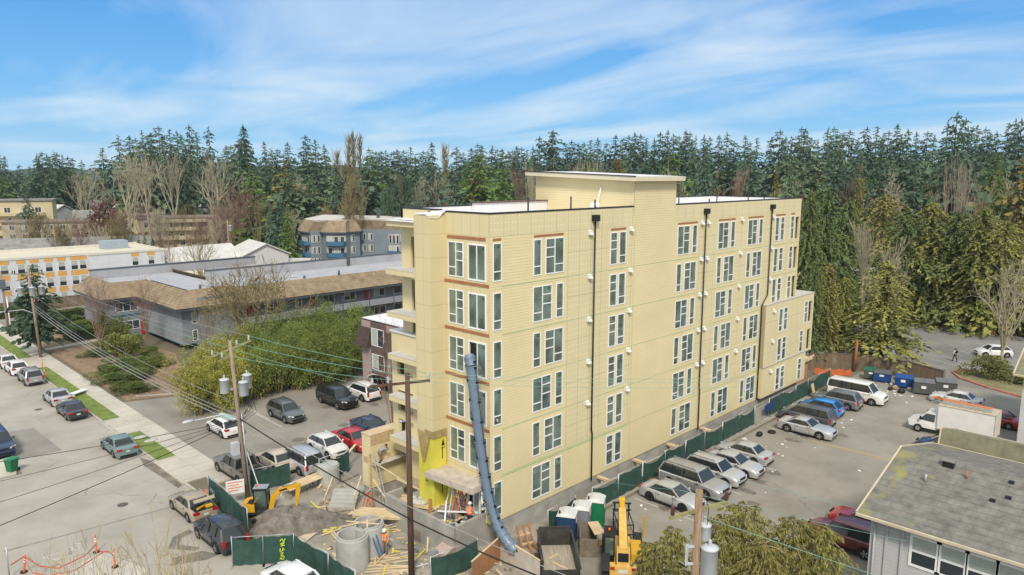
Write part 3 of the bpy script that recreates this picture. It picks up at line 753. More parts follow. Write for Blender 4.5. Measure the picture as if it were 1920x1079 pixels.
w_.quad((.6, 10.9, 3.4), (.6, 10.9, 12.3), (8, 10.9, 12.3), (8, 10.9, 3.4)); w_.quad((.6, 8, 3.4), (8, 8, 3.4), (8, 10.9, 3.4), (.6, 10.9, 3.4))
w_.quad((.6, 8.0, 3.4), (.6, 8.0, 12.3), (1, 8.0, 12.3), (1, 8.0, 3.4))
w_.build('rear_wing', M_blank, b_main)
w_ = MB(); w_.box((.5, 7.95, 12.3), (8.1, 11, 12.42)); w_.build('wing_roof', M_memb, b_main)
# entry: concrete canopy, storefront
w_ = MB(); w_.add([(-1.75, 4.4, 3.85), (-.0, 4.4, 3.95), (0, .1, 3.95), (-1.3, .25, 3.8), (-1.75, 4.4, 4.22), (0, 4.4, 4.30), (0, .1, 4.30), (-1.3, .25, 4.22)], [(0, 3, 2, 1), (4, 5, 6, 7), (0, 1, 5, 4), (1, 2, 6, 5), (2, 3, 7, 6), (3, 0, 4, 7)]); w_.build('entry_canopy', mat('rough_concrete', (.44, .37, .31), .95, .3, 1.6, .5, col2=(.52, .46, .40)), b_main)
sf = MB()
for y in (.35, .95, 1.5, 2.05, 2.7, 3.45): sf.box((-.05, y - .05, 1.5), (.08, y + .05, 3.98))
for z in (1.5, 3.9): sf.box((-.045, .35, z), (.075, 3.45, z + .09))
sf.box((-.045, 2.1, 2.5), (.075, 3.4, 2.58)); o_ = sf.build('storefront', M_vinyl, b_main)
sf = MB(); sf.quad((.01, 2.05, 1.55), (.01, 3.45, 1.55), (.01, 3.45, 3.9), (.01, 2.05, 3.9)); sf.quad((.01, .4, 1.55), (.01, .95, 1.55), (.01, .95, 3.9), (.01, .4, 3.9)); sf.build('pane', M_glass, o_)
# what shows through the glass: floors, back walls, a few studs
i_ = MB()
for k in range(1, 7):
    z = FL[k - 1]
    i_.box((.2, .2, z - .5), (44.2, 9.8, z - .25), 1)
    for x in range(14): i_.box((.25 + x * 3.13, (.9, 1.5, .8, 2.0)[(x * 3 + k) % 4], z - .25), (.25 + x * 3.13 + 3.1, (.9, 1.5, .8, 2.0)[(x * 3 + k) % 4] + .1, z + 2.55))
    for x in (1.6, 7.3, 10.0, 14.7, 20.7, 24.6, 27.0, 31.0, 36.4, 41.0): i_.box((x, .2, z - .25), (x + .12, 2.6, z + 2.55))
    for x in [.5 + rnd.uniform(0, 43) for _ in range(16)]:
        hh = rnd.uniform(.4, 1.6); ww = rnd.uniform(.2, .9)
        i_.box((x, .4 + rnd.random() * .3, z - .25), (x + ww, .9 + rnd.random() * .2, z - .25 + hh), rnd.choice((1, 2, 3, 4)))
    i_.box((2.2, .2, z - .25), (2.3, 9.7, z + 2.55))
i_.box((36.7, 3.0, 4.8), (48, 3.1, 10.8)); i_.box((36.8, -.2, 7.45), (48, 3.0, 7.6), 1); i_.box((36.8, -.2, 4.5), (48, 3.0, 4.72), 1); i_.box((36.8, 3, 1.7), (46.8, 3.1, 4.5))
i_.box((.7, 8.1, 3.5), (.9, 10.7, 3.6)); i_.box((2.6, 8.05, 3.5), (2.7, 10.8, 12.2))
i_.build('interior', [M_int, M_slabm, M_lum, mat('interior_white', (.62, .63, .60), .8, .1), mat('interior_blue', (.10, .18, .30), .8, .2)], b_main)

# the low sided wall in front, with a plywood top
t = thing('garden_wall', 'freestanding yellow sided wall stub with a raw plywood top and a worker on its plank', 'wall')
w_ = MB(); w_.box((-1.3, 11.2, .75), (6.5, 12.25, 4.75)); w_.build('siding', M_sid, t)
w_ = MB(); w_.box((-1.34, 11.16, 4.75), (6.5, 12.3, 4.80)); w_.build('plywood_cap', M_ply, t)
w_ = MB(); w_.box((-1.25, 11.185, 3.95), (6.4, 11.2, 4.68)); w_.box((-1.315, 11.5, 2.6), (-1.3, 12.1, 3.1)); w_.build('osb_strip', M_osb, t)
w_ = MB(); w_.box((-1.25, 11.25, 0), (6.5, 12.2, .75)); w_.build('footing', M_cw, t)
# concrete planter walls at the entrance
t = thing('entry_planter', 'raw concrete retaining planter full of offcuts in front of the glazed entrance', 'planter')
w_ = MB()
a0, a1, a2, a3 = (-2.75, .35), (-2.35, 7.4), (.85, 7.4), (.95, .35)
for p, q in (((-2.7, .45), (-2.7, 7.4)), ((-2.5, .45), (1.0, .45)), ((-2.5, 7.3), (-1.4, 7.3))):
    w_.bar((p[0], p[1], 1.05), (q[0], q[1], 1.05), .22, 2.1)
w_.bar((-2.5, 3.0, 1.0), (-.1, 3.0, 1.0), .18, 2.0)
w_.build('concrete_wall', M_cw, t)
w_ = MB(); w_.box((-2.6, .55, .02), (0, 7.2, 1.15)); w_.build('backfill', M_dirt, t)
w_ = MB(); w_.box((-1.9, 3.1, 1.15), (.0, 7.2, 1.5)); w_.build('entry_slab', M_cw, t)
# low retaining wall along the long side
t = MB(); t.box((9.5, -1.0, 0), (46.5, -.82, 1.15)); tag(t.build('retaining_wall', M_cw), 'long low concrete retaining wall between the yellow block and the screened fence', 'wall')
for i, x in enumerate((11.0, 15.6, 20.4, 25.8)):
    q = MB(); q.box((x, -1.05, 1.16), (x + .28, .05, 1.32)); q.box((x + .05, -.5, .9), (x + .2, -.35, 1.16))
    tag(q.build('timber_brace', M_lum), ('nearest timber brace spanning the foundation gap by the toilets', 'second timber brace from the toilets across the foundation gap', 'timber brace across the foundation gap beside the middle downpipe', 'farthest timber brace across the foundation gap by the parked coupe')[i], 'brace', 'timber braces along the foundation')
# ---------------------------------------------------------------- vehicles
M_cglass = mat('car_glass', (.022, .028, .03), .06, .1, 1, spec=.8)
M_tyre = mat('tyre_rubber', (.018, .018, .018), .85, .2, 6)
M_rim = mat('alloy_rim', (.42, .43, .44), .35, .1, 6, metal=.7)
M_trim = mat('car_black_trim', (.014, .014, .015), .6, .2, 4)
M_head = mat('headlight_lens', (.62, .64, .66), .12, .05, 4, spec=.8)
M_tail = mat('taillight_lens', (.36, .012, .012), .15, .1, 4, spec=.7)
M_plate = mat('number_plate', (.60, .62, .64), .5, .1, 9)
PAINT = {'white': paint('white_paint', (.74, .74, .74)), 'pearl': paint('pearl_paint', (.62, .62, .61)), 'silver': paint('silver_paint', (.40, .41, .42), .32, .6, .45), 'silver2': paint('light_silver_paint', (.52, .53, .54), .32, .6, .4),
 'grey': paint('grey_paint', (.13, .14, .15), .32, .7, .35), 'midgrey': paint('mid_grey_paint', (.24, .25, .27), .32, .7, .4), 'dark': paint('charcoal_paint', (.035, .036, .042), .25, .8, .2), 'black': paint('black_paint', (.010, .010, .012), .22, .8), 'navy': paint('navy_paint', (.015, .028, .085), .28, .8), 'blue': paint('bright_blue_paint', (.02, .22, .62), .28, .7),
 'red': paint('red_paint', (.42, .02, .025), .28, .7), 'maroon': paint('maroon_paint', (.13, .012, .018), .28, .7), 'beige': paint('beige_paint', (.42, .345, .25), .34, .6, .25), 'teal': paint('grey_teal_paint', (.17, .245, .25), .36, .5, .2), 'tan': paint('dusty_tan_paint', (.52, .45, .36), .5, .2), 'taupe': paint('taupe_paint', (.20, .185, .16), .34, .6, .3)}
#        L    W    H   belt hood deck  cowl  roofF roofR rearB  wb   rw   z0
CARK = {
 'sedan': (4.75, 1.82, 1.46, .95, .78, .98, 1.02, .28, -1.02, -1.62, 2.72, .33, .2),
 'coupe': (5.0, 1.92, 1.45, .98, .86, 1.02, .80, .10, -.95, -1.75, 2.95, .37, .2),
 'hatch': (4.25, 1.80, 1.52, .98, .80, 1.0, 1.05, .35, -1.35, -1.95, 2.62, .33, .2),
 'suv': (4.72, 1.88, 1.72, 1.08, .93, 1.08, 1.12, .48, -1.78, -2.20, 2.72, .37, .28),
 'bigsuv': (5.4, 2.02, 1.90, 1.18, 1.05, 1.18, 1.25, .68, -2.22, -2.56, 3.1, .40, .32),
 'boxsuv': (4.75, 1.92, 1.88, 1.16, 1.04, 1.16, 1.02, .62, -2.12, -2.30, 2.85, .39, .32),
 'minivan': (5.1, 1.98, 1.76, 1.05, .86, 1.05, 1.55, .62, -2.12, -2.48, 3.03, .35, .22),
 'van': (5.7, 2.03, 2.12, 1.28, 1.10, 1.28, 1.85, 1.22, -2.70, -2.80, 3.5, .38, .3),
 'pickup': (5.8, 2.0, 1.90, 1.15, 1.05, .78, 1.15, .50, -1.02, -1.16, 3.6, .40, .34),
}
def car_meshes(kind):
    L, Wd, Hh, zb, zh, zd, xc, xf, xr, xrb, wb, rw, z0 = CARK[kind]
    w = Wd / 2; out = {}
    b = MB()
    st = [(-L / 2, .62 if zd > .8 else .62, .80), (-L / 2 + .05, zd - .10, .90), (-L / 2 + .28, zd, .965)]
    if xrb > -L / 2 + .5: st += [(xrb, zd + .0, .995)]
    st += [(xrb + .1, zb, 1.0), (0, zb, 1.0), (xc - .15, zb, 1.0), (xc + .12, zb - .03, .995), ((xc + L / 2) / 2 + .1, zh + (zb - zh) * .5, .985), (L / 2 - .32, zh, .955), (L / 2 - .08, zh - .14, .87), (L / 2, .55, .74)]
    st = sorted(st)
    vs, fs = [], []
    for x, zt, k in st:
        hw = w * k
        sec = [(hw * .93, z0), (hw * .995, z0 + .22), (hw, (z0 + zt) / 2 + .1), (hw * .985, zt - .10), (hw * .90, zt - .015), (hw * .5, zt + .012)]
        for y, z in sec: vs.append((x, y, z))
        for y, z in sec[::-1]: vs.append((x, -y, z))
    n = 12
    for i in range(len(st) - 1):
        for k in range(n):
            fs.append((i * n + k, i * n + (k + 1) % n, (i + 1) * n + (k + 1) % n, (i + 1) * n + k))
    fs += [tuple(range(n))[::-1], tuple((len(st) - 1) * n + k for k in range(n))]
    b.add(vs, [f[::-1] for f in fs], 0, True)
    for s in (1, -1):                    # arches, sills, door seams, handles
        for xw in (wb / 2, -wb / 2):
            pts = [(xw + (rw + .085) * math.cos(a), s * (w + .004), max(z0 - .03, rw + (rw + .085) * math.sin(a))) for a in [math.pi * (k / 12 * 1.24 - .12) for k in range(13)]]
            b.add([(p[0], p[1] - s * .12, p[2]) for p in pts] + pts, [tuple(range(13, 26)) if s < 0 else tuple(range(13, 26))[::-1]] + [(k, k + 1, k + 14, k + 13) for k in range(12)], 1, False)
        b.box((-wb / 2 + rw + .1, s * w - .03, z0 - .02), (wb / 2 - rw - .1, s * w + .006, z0 + .08), 1)
        for xd in ((.15 + xc * .4, -.95 + xc * .1) if kind not in ('coupe',) else (.55, -.75)):
            b.box((xd, s * w - .02, z0 + .12), (xd + .018, s * (w + .0035) if s > 0 else s * w + .02, zb - .06), 1) if s > 0 else b.box((xd, -w - .0035, z0 + .12), (xd + .018, -w + .02, zb - .06), 1)
            b.box((xd + .12, s * w - .015, zb - .20), (xd + .30, s * w + .015, zb - .17), 1)
    b.box((-L / 2 - .012, -w * .72, z0 + .02), (-L / 2 + .1, w * .72, z0 + .17), 1)
    b.box((L / 2 - .1, -w * .62, z0 + .05), (L / 2 + .012, w * .62, z0 + .17), 1)
    if kind == 'pickup':
        for s in (1, -1): b.box((-L / 2 + .1, s * (w - .06) - .05, zd - .1), (xrb + .08, s * (w - .06) + .05, zb), 0)
        b.box((-L / 2 + .02, -w + .1, zd - .1), (-L / 2 + .1, w - .1, zb), 0)
        b.box((-L / 2 + .12, -w + .13, zd - .05), (xrb + .05, w - .13, zd + .022), 1)
    out['body'] = (b.mesh('body', [PAINT['white'], M_trim], 38), None)
    # cabin
    yb, yt, zt = w - .10, w - .27, Hh - .07
    B = [(xrb, zb - .03), (xc, zb - .03)]; T = [(xr, zt), (xf, zt)]
    rf = MB()
    vs = []
    for x, dz, k in ((xr - .06, -.035, .93), (xr + .18, .03, 1), ((xr + xf) / 2, .07, 1), (xf - .2, .045, 1), (xf + .05, -.02, .94)):
        for y in (-1, -.72, 0, .72, 1): vs.append((x, y * (yt + .03) * k, zt + dz - (.06 if abs(y) == 1 else 0) + (.012 if y == 0 else 0)))
    rf.add(vs, [(i * 5 + j, (i + 1) * 5 + j, (i + 1) * 5 + j + 1, i * 5 + j + 1) for i in range(4) for j in range(4)], 0, True)
    for s in (1, -1):
        rf.bar((xc, s * yb, zb - .03), (xf + .02, s * (yt - .005), zt), .07, .07)
        rf.bar((xrb, s * yb, zb - .03), (xr, s * (yt - .005), zt), .12 if kind not in ('minivan', 'van') else .09, .09)
        rf.bar((xr - .03, s * (yt + .0), zt - .02), (xf + .03, s * yt, zt - .02), .06, .07)
        xm = (xf + xr) / 2 - (.1 if kind == 'sedan' else 0)
        for xp in ([xm] if kind in ('sedan', 'coupe', 'hatch', 'pickup') else [xm + .35, xm - .65]):
            rf.bar((xp + .06, s * (yb + .004), zb - .02), (xp, s * (yt + .012), zt), .07, .05, 1)
    if kind in ('suv', 'bigsuv', 'boxsuv', 'minivan', 'hatch'):
        pass
    out['roof'] = (rf.mesh('roof', [PAINT['white'], M_trim], 50), None)
    def pane(name, *p):
        q = MB(); q.quad(*p); out.setdefault('glass', []).append((name, q.mesh(name, M_cglass)))
    pane('windscreen', (xc, -yb, zb - .03), (xc, yb, zb - .03), (xf, yt, zt), (xf, -yt, zt))
    pane('rear_window', (xrb, yb, zb - .03), (xrb, -yb, zb - .03), (xr, -yt, zt), (xr, yt, zt))
    pane('side_window', (xrb, -yb, zb - .03), (xc, -yb, zb - .03), (xf, -yt, zt), (xr, -yt, zt))
    pane('side_window', (xc, yb, zb - .03), (xrb, yb, zb - .03), (xr, yt, zt), (xf, yt, zt))
    if kind in ('suv', 'bigsuv', 'minivan'):
        q = MB(); q.tube([(xr + .1, yt - .08, zt + .03), (xr + .16, yt - .08, zt + .10), (xf - .25, yt - .08, zt + .11), (xf - .18, yt - .08, zt + .03)], .02, 5); m_ = q.mesh('roof_rail', M_trim)
        q = MB(); q.tube([(xr + .1, -yt + .08, zt + .03), (xr + .16, -yt + .08, zt + .10), (xf - .25, -yt + .08, zt + .11), (xf - .18, -yt + .08, zt + .03)], .02, 5)
        out['rails'] = [m_, q.mesh('roof_rail', M_trim)]
    ty, ri = MB(), MB()
    ty.at(rx=R(90)); ri.at(rx=R(90))
    ty.lathe((0, 0, -.11), [(rw * .62, 0), (rw * .94, 0), (rw, .03), (rw, .19), (rw * .94, .22), (rw * .62, .22)], 18)
    ri.lathe((0, 0, 0), [(rw * .64, .112), (rw * .60, .09), (.0, .085)], 18, 1); ri.lathe((0, 0, 0), [(rw * .64, -.112), (rw * .60, -.09), (.0, -.085)], 18, 1)
    for s in (1, -1):
        for k in range(5):
            a = 2 * math.pi * k / 5
            ri.bar((0, 0, s * .10), (rw * .62 * math.cos(a), rw * .62 * math.sin(a), s * .10), .09, .03, 0)
    out['tyre'] = ty.mesh('tyre', M_tyre, 40); out['rim'] = ri.mesh('rim', [M_rim, M_trim])
    out['wheels'] = [(xw, s * (w - .105), rw) for xw in (wb / 2, -wb / 2) for s in (1, -1)]
    def lamp(s, front):
        q = MB()
        if front: q.add([(L / 2 - .05, s * w * .80, zh - .13), (L / 2 + .005, s * w * .50, zh - .20), (L / 2 - .02, s * w * .50, zh - .08), (L / 2 - .30, s * w * .925, zh - .03), (L / 2 - .26, s * w * .945, zh - .14)], [(0, 1, 2, 3, 4)])
        else:
            zl = zd if kind != 'pickup' else zb
            if kind in ('suv', 'bigsuv', 'boxsuv', 'minivan', 'van', 'pickup'): q.box((-L / 2 - .01, s * w * .80 - .09, zl - .42), (-L / 2 + .2, s * w * .80 + .10, zl - .02 if kind != 'van' else zl - .1))
            else: q.box((-L / 2 - .008, s * w * .70 - .20, zl - .22), (-L / 2 + .22, s * w * .70 + .20, zl - .07))
        return q.mesh('headlight' if front else 'taillight', M_head if front else M_tail)
    out['lamps'] = [lamp(s, f) for f in (1, 0) for s in (1, -1)]
    mi = []
    for s in (1, -1):
        q = MB(); q.ball((xc - .28, s * (w + .11), zb + .06), .11, 8, 0, (.7, 1, .75)); q.bar((xc - .22, s * (w - .05), zb), (xc - .26, s * (w + .06), zb + .03), .05); mi.append(q.mesh('mirror', [PAINT['white']]))
    out['mirrors'] = mi
    q = MB(); q.box((L / 2 - .06, -w * .42, zh - .26), (L / 2 + .008, w * .42, zh - .10)); out['grille'] = q.mesh('grille', M_trim)
    q = MB(); q.box((-L / 2 - .018, -.16, .60), (-L / 2 + .02, .16, .72)); out['plate'] = q.mesh('number_plate', M_plate)
    return out
CARM = {}
def recolour(o, p):
    o.material_slots[0].link = 'OBJECT'; o.material_slots[0].material = PAINT[p]
def make_car(kind, col, label, pos, rz, group=None, name=None, cat=None, hide=(), rimdark=False):
    if kind not in CARM: CARM[kind] = car_meshes(kind)
    c = CARM[kind]
    names = {'sedan': 'sedan', 'coupe': 'coupe', 'hatch': 'hatchback', 'suv': 'suv', 'bigsuv': 'large_suv', 'boxsuv': 'boxy_suv', 'minivan': 'minivan', 'van': 'passenger_van', 'pickup': 'pickup_truck'}
    cats = {'van': 'van', 'minivan': 'minivan', 'pickup': 'pickup truck', 'suv': 'car', 'bigsuv': 'car', 'boxsuv': 'car'}
    t = thing(name or names[kind], label, cat or cats.get(kind, 'car'), (pos[0], pos[1], pos[2] if len(pos) > 2 else .012), rz, group)
    recolour(put('body', c['body'][0], t), col)
    recolour(put('roof', c['roof'][0], t), col)
    for n_, m_ in c['glass']:
        if n_ not in hide: put(n_, m_, t)
    for m_ in c.get('rails', []): put('roof_rail', m_, t)
    for p in c['wheels']:
        w_ = put('wheel', c['tyre'], t, p); put('rim', c['rim'], w_)
    for m_ in c['lamps']: put(m_.name.split('.')[0], m_, t)
    for m_ in c['mirrors']: recolour(put('mirror', m_, t), col)
    put('grille', c['grille'], t); put('number_plate', c['plate'], t)
    return t
def by_wheels(kind, rear, front, side, snap=None):
    """footprint centre and heading from the ground contacts of the two wheels one can see; side +1 when they are the car's left ones"""
    a = P(*rear); b = P(*front) if front else None
    ang = snap if snap is not None else math.atan2((b - a).y, (b - a).x)
    u = Vector((math.cos(ang), math.sin(ang), 0)); lft = Vector((-u.y, u.x, 0))
    mid = (a + b) / 2 if b else a + u * CARK[kind][10] / 2
    c = mid - lft * side * (CARK[kind][1] / 2 - .05)
    return (c.x, c.y), ang
UP, DN = R(90), R(-90)
def wcar(kind, col, label, rear, front, side, snap, group=None, da=0.0, **k):
    pos, a = by_wheels(kind, rear, front, side, snap)
    return make_car(kind, col, label, pos, a + R(da), group, **k)
G1 = 'cars parked along the street kerb'
make_car('sedan', 'pearl', 'white sedan at the picture edge, farthest of the kerbside row on the street', (-11.5, 74.4), UP, G1)
wcar('hatch', 'white', 'white crossover parked at the kerb just ahead of a silver wagon', (21.3, 705.1), (9.5, 697.6), 1, UP, G1)
wcar('suv', 'silver', 'silver estate car with roof rails at the kerb by an orange post', (46.8, 723.9), (35, 715.2), 1, UP, G1)
wcar('sedan', 'silver2', 'silver sedan at the kerb directly ahead of the black sedan', (98.8, 762.7), (81.3, 752.7), 1, UP, G1)
wcar('sedan', 'dark', 'black sedan at the grass verge, nearest of the five in the far kerbside row', (124.6, 789), (108.9, 776.5), 1, UP, G1)
wcar('sedan', 'teal', 'faded blue grey sedan alone at the kerb beside the short grass strip', (214.5, 859.3), (192, 843.3), 1, UP, G1)
# the tan sedan with its boot open
pos, a = by_wheels('sedan', (353, 979.5), (323.8, 956.3), 1, UP)
t = make_car('sedan', 'beige', 'beige sedan with its boot open and yellow tools inside, by the screened fence', pos, a, G1)
q = MB(); q.add([(-1.5, -.75, 1.42), (-1.5, .75, 1.42), (-2.05, .72, 1.72), (-2.05, -.72, 1.72), (-2.2, -.7, 1.55), (-2.2, .7, 1.55)], [(0, 1, 2, 3), (3, 2, 5, 4)]); o_ = q.build('boot_lid', PAINT['beige'], t)
q = MB(); q.box((-2.3, -.72, .985), (-1.62, .72, 1.0)); o_ = q.build('boot_floor', M_trim, t)
q = MB(); q.box((-2.2, -.55, 1.0), (-1.8, -.1, 1.12)); q.bar((-2.1, .5, 1.05), (-1.7, -.4, 1.1), .1); tag(q.build('tool_bag', paint('tool_yellow', (.70, .42, .02), .5, .2), None), 'yellow tool bag in the open boot of the beige sedan', 'tool bag'); bpy.data.objects['tool_bag'].matrix_world = Matrix.Translation((pos[0], pos[1], .012)) @ Matrix.Rotation(a, 4, 'Z')
wcar('suv', 'dark', 'dark grey sport utility car with a panelled roof beside the screened fence', (402.5, 1042.5), (374.3, 1007.5), 1, UP, G1)
make_car('hatch', 'white', 'white car at the bottom edge, close in front of the green screened fence', (-11.4, 4.5), UP + R(4), G1)
make_car('bigsuv', 'navy', 'dark blue sport utility car facing down the street beside the green bin', (-18.6, 41.6), DN)
make_car('pickup', 'taupe', 'brown pickup truck tail at the left picture edge', (-20.4, 46.2), UP)
make_car('sedan', 'red', 'red car just entering the left picture edge', (-24.4, 29.2), UP)
G2 = 'cars in the side parking lot'
t = wcar('hatch', 'white', 'white crossover by the hedge with a surfboard and rack on its roof', (418.4, 821.5), (388.6, 809.7), 1, UP, G2)
q = MB(); q.add([(-1.2, -.25, 0), (0, -.33, .02), (.9, -.2, .03), (1.15, 0, .03), (.9, .2, .03), (0, .33, .02), (-1.2, .25, 0), (-1.2, -.25, .05), (0, -.33, .07), (.9, -.2, .08), (1.15, 0, .08), (.9, .2, .08), (0, .33, .07), (-1.2, .25, .05)], [tuple(range(7))[::-1], tuple(range(7, 14))] + [(i, (i + 1) % 7, 7 + (i + 1) % 7, 7 + i) for i in range(7)])
o_ = q.build('surfboard', mat('board_teal', (.10, .42, .42), .4, .2, 2, col2=(.55, .6, .58)), None, (t.location.x, t.location.y - .4, 1.62)); o_.rotation_euler.z = UP; tag(o_, 'teal and white board strapped on the white crossover by the hedge', 'surfboard')
wcar('suv', 'grey', 'grey sport utility car parked alone in front of the bamboo hedge', (505, 783.9), (537.7, 793.9), -1, DN, G2)
wcar('bigsuv', 'black', 'big black sport utility car with chrome grille under the hedge', (600.2, 756.4), (634, 768.9), -1, DN, G2)
wcar('suv', 'white', 'white sport utility car by the arched entry of the pink building', (679, 753.9), None, 1, UP, G2)
pos, a = by_wheels('pickup', (444, 906.5), (411.9, 891), 1, UP)
t = make_car('pickup', 'taupe', 'grey brown pickup truck with open bed behind the utility pole', pos, a, G2)
make_car('sedan', 'tan', 'dusty tan sedan parked between the pickup truck and the silver minivan', (pos[0] + 2.9, pos[1] - .4), UP, G2)
wcar('minivan', 'silver2', 'silver minivan with roof rails parked beside the tan sedan', (561.4, 892.5), None, 1, UP, G2)
wcar('hatch', 'pearl', 'white hatchback facing the site fence between minivan and red car', (583, 845), (615, 863), -1, DN, G2)
wcar('sedan', 'red', 'bright red sedan half hidden by the low yellow wall', (634, 832), (665, 850), -1, DN, G2)
make_car('sedan', 'navy', 'dark navy car showing its roof above the low yellow wall', P(697, 812).to_tuple()[:2], DN, G2)
G3 = 'cars parked nose in beside the yellow block'
t = wcar('sedan', 'silver2', 'silver sedan with black wheels, nearest car to the portable toilets', (1216, 940.4), (1281.4, 961.1), -1, DN, G3)
for w_ in t.children:
    if w_.name.startswith('wheel'):
        for r__ in w_.children:
            r__.material_slots[0].link = 'OBJECT'; r__.material_slots[0].material = M_trim
ZX = t.location.x
make_car('bigsuv', 'silver', 'plain silver grey sport utility car second from the portable toilets', (ZX + 3.0, -4.9), DN - R(2), G3)
make_car('suv', 'silver2', 'pale silver sport utility car with rails, third from the portable toilets', (ZX + 5.9, -5.0), DN, G3)
make_car('sedan', 'silver2', 'light silver sedan facing out between the railed car and the one facing in', (ZX + 8.5, -5.2), DN + R(2), G3)
make_car('sedan', 'silver2', 'silver sedan parked nose in, last before the empty bays', (ZX + 11.4, -4.6), UP, G3)
t = wcar('coupe', 'silver2', 'silver muscle coupe with dark wheels beside the empty bays', (1474, 811.4), (1536.6, 824.7), -1, DN, G3)
CXx = t.location.x
make_car('minivan', 'grey', 'dark grey minivan between the silver coupe and the blue crossover', (CXx + 3.1, -4.6), UP, G3)
make_car('hatch', 'blue', 'bright blue crossover in the row by the fence', (CXx + 6.7, -4.5), UP, G3)
make_car('suv', 'midgrey', 'mid grey sport utility car beside the white passenger van', (CXx + 10.2, -4.8), UP, G3)
make_car('van', 'white', 'white passenger van parked by the dumpsters', (CXx + 13.6, -5.6), DN, G3)
make_car('sedan', 'pearl', 'white sedan by the grey dumpsters near the lot entrance', (54.0, -13.4), UP)
make_car('hatch', 'white', 'white crossover in the far lot behind the round shrub', P(1861, 668).to_tuple()[:2], UP + R(37))
make_car('boxsuv', 'maroon', 'dark red boxy sport utility car half hidden by the cedar', (15.9, -16.2), UP + R(2))
make_car('sedan', 'red', 'red sedan beside the dark red boxy car at the house corner', (19.2, -16.4), UP)
make_car('hatch', 'navy', 'navy car with roof box peeping out above the shingle roof', (38.2, -16.2), UP)
make_car('sedan', 'red', 'red car behind the white box truck', (49.6, -17.6), UP)
make_car('sedan', 'white', 'white car seen through the trees behind the board fence', (60.4, 3.6), R(120))
make_car('suv', 'silver', 'silver car under the trees behind the board fence', (65.5, 2.2), R(120))
make_car('sedan', 'pearl', 'pale car parked beyond the fence under the cedar', (71, .8), R(120))
G4 = 'cars behind the grey apartments'
make_car('sedan', 'pearl', 'white car in the far left lot behind the clipped hedge', P(103, 600).to_tuple()[:2], DN, G4)
make_car('suv', 'dark', 'dark car beside the wall of the grey apartment block', P(150, 600).to_tuple()[:2], DN, G4)
for i, (px, py, c_, l_) in enumerate(((312, 507, 'white', 'white car at the left end of the row behind the grey roof'), (335, 512, 'red', 'orange red car at the middle of the row behind the grey roof'), (352, 514, 'pearl', 'pale car between the two red ones behind the grey roof'), (372, 514, 'red', 'red car at the right end of the row behind the grey roof'))):
    p_ = P(px, py); make_car('sedan', c_, l_, (p_.x, p_.y), R(160), G4)
# white box truck
t = thing('box_truck', 'white box truck with ladders on its roof parked by the shingle roof', 'truck', (43.3, -15.6, .012), UP)
q = MB(); q.box((-3.4, -1.1, .75), (1.0, 1.1, 2.95)); q.build('cargo_box', paint('truck_white', (.72, .72, .71), .45, .3), t)
q = MB(); q.box((-3.43, -1.13, 2.9), (1.03, 1.13, 2.98)); q.box((-3.43, -1.13, .70), (1.03, -1.08, .8)); q.box((-3.43, 1.08, .70), (1.03, 1.13, .8)); q.box((-3.44, -1.13, .7), (-3.38, -1.04, 2.95)); q.box((-3.44, 1.04, .7), (-3.38, 1.13, 2.95)); q.build('box_edge', mat('aged_rail', (.50, .43, .32), .6, .2, 3), t)
q = MB()
vs = [(1.05, 1.0, .5), (3.3, 1.0, .5), (3.45, .95, 1.0), (2.6, .98, 1.22), (2.0, .85, 1.95), (1.05, .85, 2.02)]
q.add(vs + [(x, -y, z) for x, y, z in vs], [tuple(range(6))[::-1], tuple(range(6, 12))] + [(i, (i + 1) % 6, 6 + (i + 1) % 6, 6 + i) for i in range(6)]); q.build('cab', PAINT['white'], t)
q = MB(); q.quad((2.585, -.88, 1.28), (2.585, .88, 1.28), (2.05, .78, 1.92), (2.05, -.78, 1.92)); q.build('windscreen', M_cglass, t)
for s in (1, -1):
    q = MB(); q.quad((1.25, s * .985, 1.22), (2.5, s * .985, 1.22), (1.98, s * .87, 1.86), (1.25, s * .87, 1.86)); q.build('side_window', M_cglass, t)
    q = MB(); q.box((3.36, s * .75 - .16, .78), (3.46, s * .75 + .16, 1.0)); q.build('headlight', M_head, t)
    q = MB(); q.box((2.3, s * 1.18 - .06, 1.25), (2.42, s * 1.18 + .06, 1.6)); q.bar((2.36, s * .9, 1.3), (2.36, s * 1.15, 1.4), .04); q.build('mirror', M_trim, t)
for xw in (2.55, -1.9):
    for s in (1, -1):
        q = MB(); q.at((xw, s * .93, .38), 0, R(90)).lathe((0, 0, -.14), [(.2, 0), (.36, 0), (.38, .03), (.38, .25), (.36, .28), (.2, .28)], 18); w_ = q.build('wheel', M_tyre, t)
        q = MB(); q.at((xw, s * .93, .38), 0, R(90)).lathe((0, 0, 0), [(.24, .13), (0, .11)], 14); q.lathe((0, 0, 0), [(.24, -.13), (0, -.11)], 14); q.build('rim', M_rim, w_)
def ladder(name, label, a, b, w, m, side, rung=.3, group=None, cat='ladder'):
    a, b = Vector(a), Vector(b); s = Vector(side).normalized() * w / 2
    t_ = thing(name, label, cat, (0, 0, 0), 0, group)
    for k in (1, -1):
        q = MB(); q.bar(a + s * k, b + s * k, .035, .08); q.build('rail', m, t_)
    n = int((b - a).length / rung); d = (b - a) / n
    q = MB()
    for i in range(1, n): q.bar(a + d * i - s, a + d * i + s, .03, .03)
    q.build('rungs', M_galv, t_)
    return t_
M_orl = paint('ladder_orange', (.62, .16, .04), .5, .1)
ladder('ladder', 'orange extension ladder lying on the roof of the white box truck', (43.9, -18.4, 3.1), (43.9, -13.6, 3.1), .45, M_orl, (1, 0, 0))
ladder('ladder', 'grey metal ladder lying beside the orange one on the box truck roof', (42.8, -18.6, 3.1), (42.8, -13.9, 3.1), .5, M_galv, (1, 0, 0))
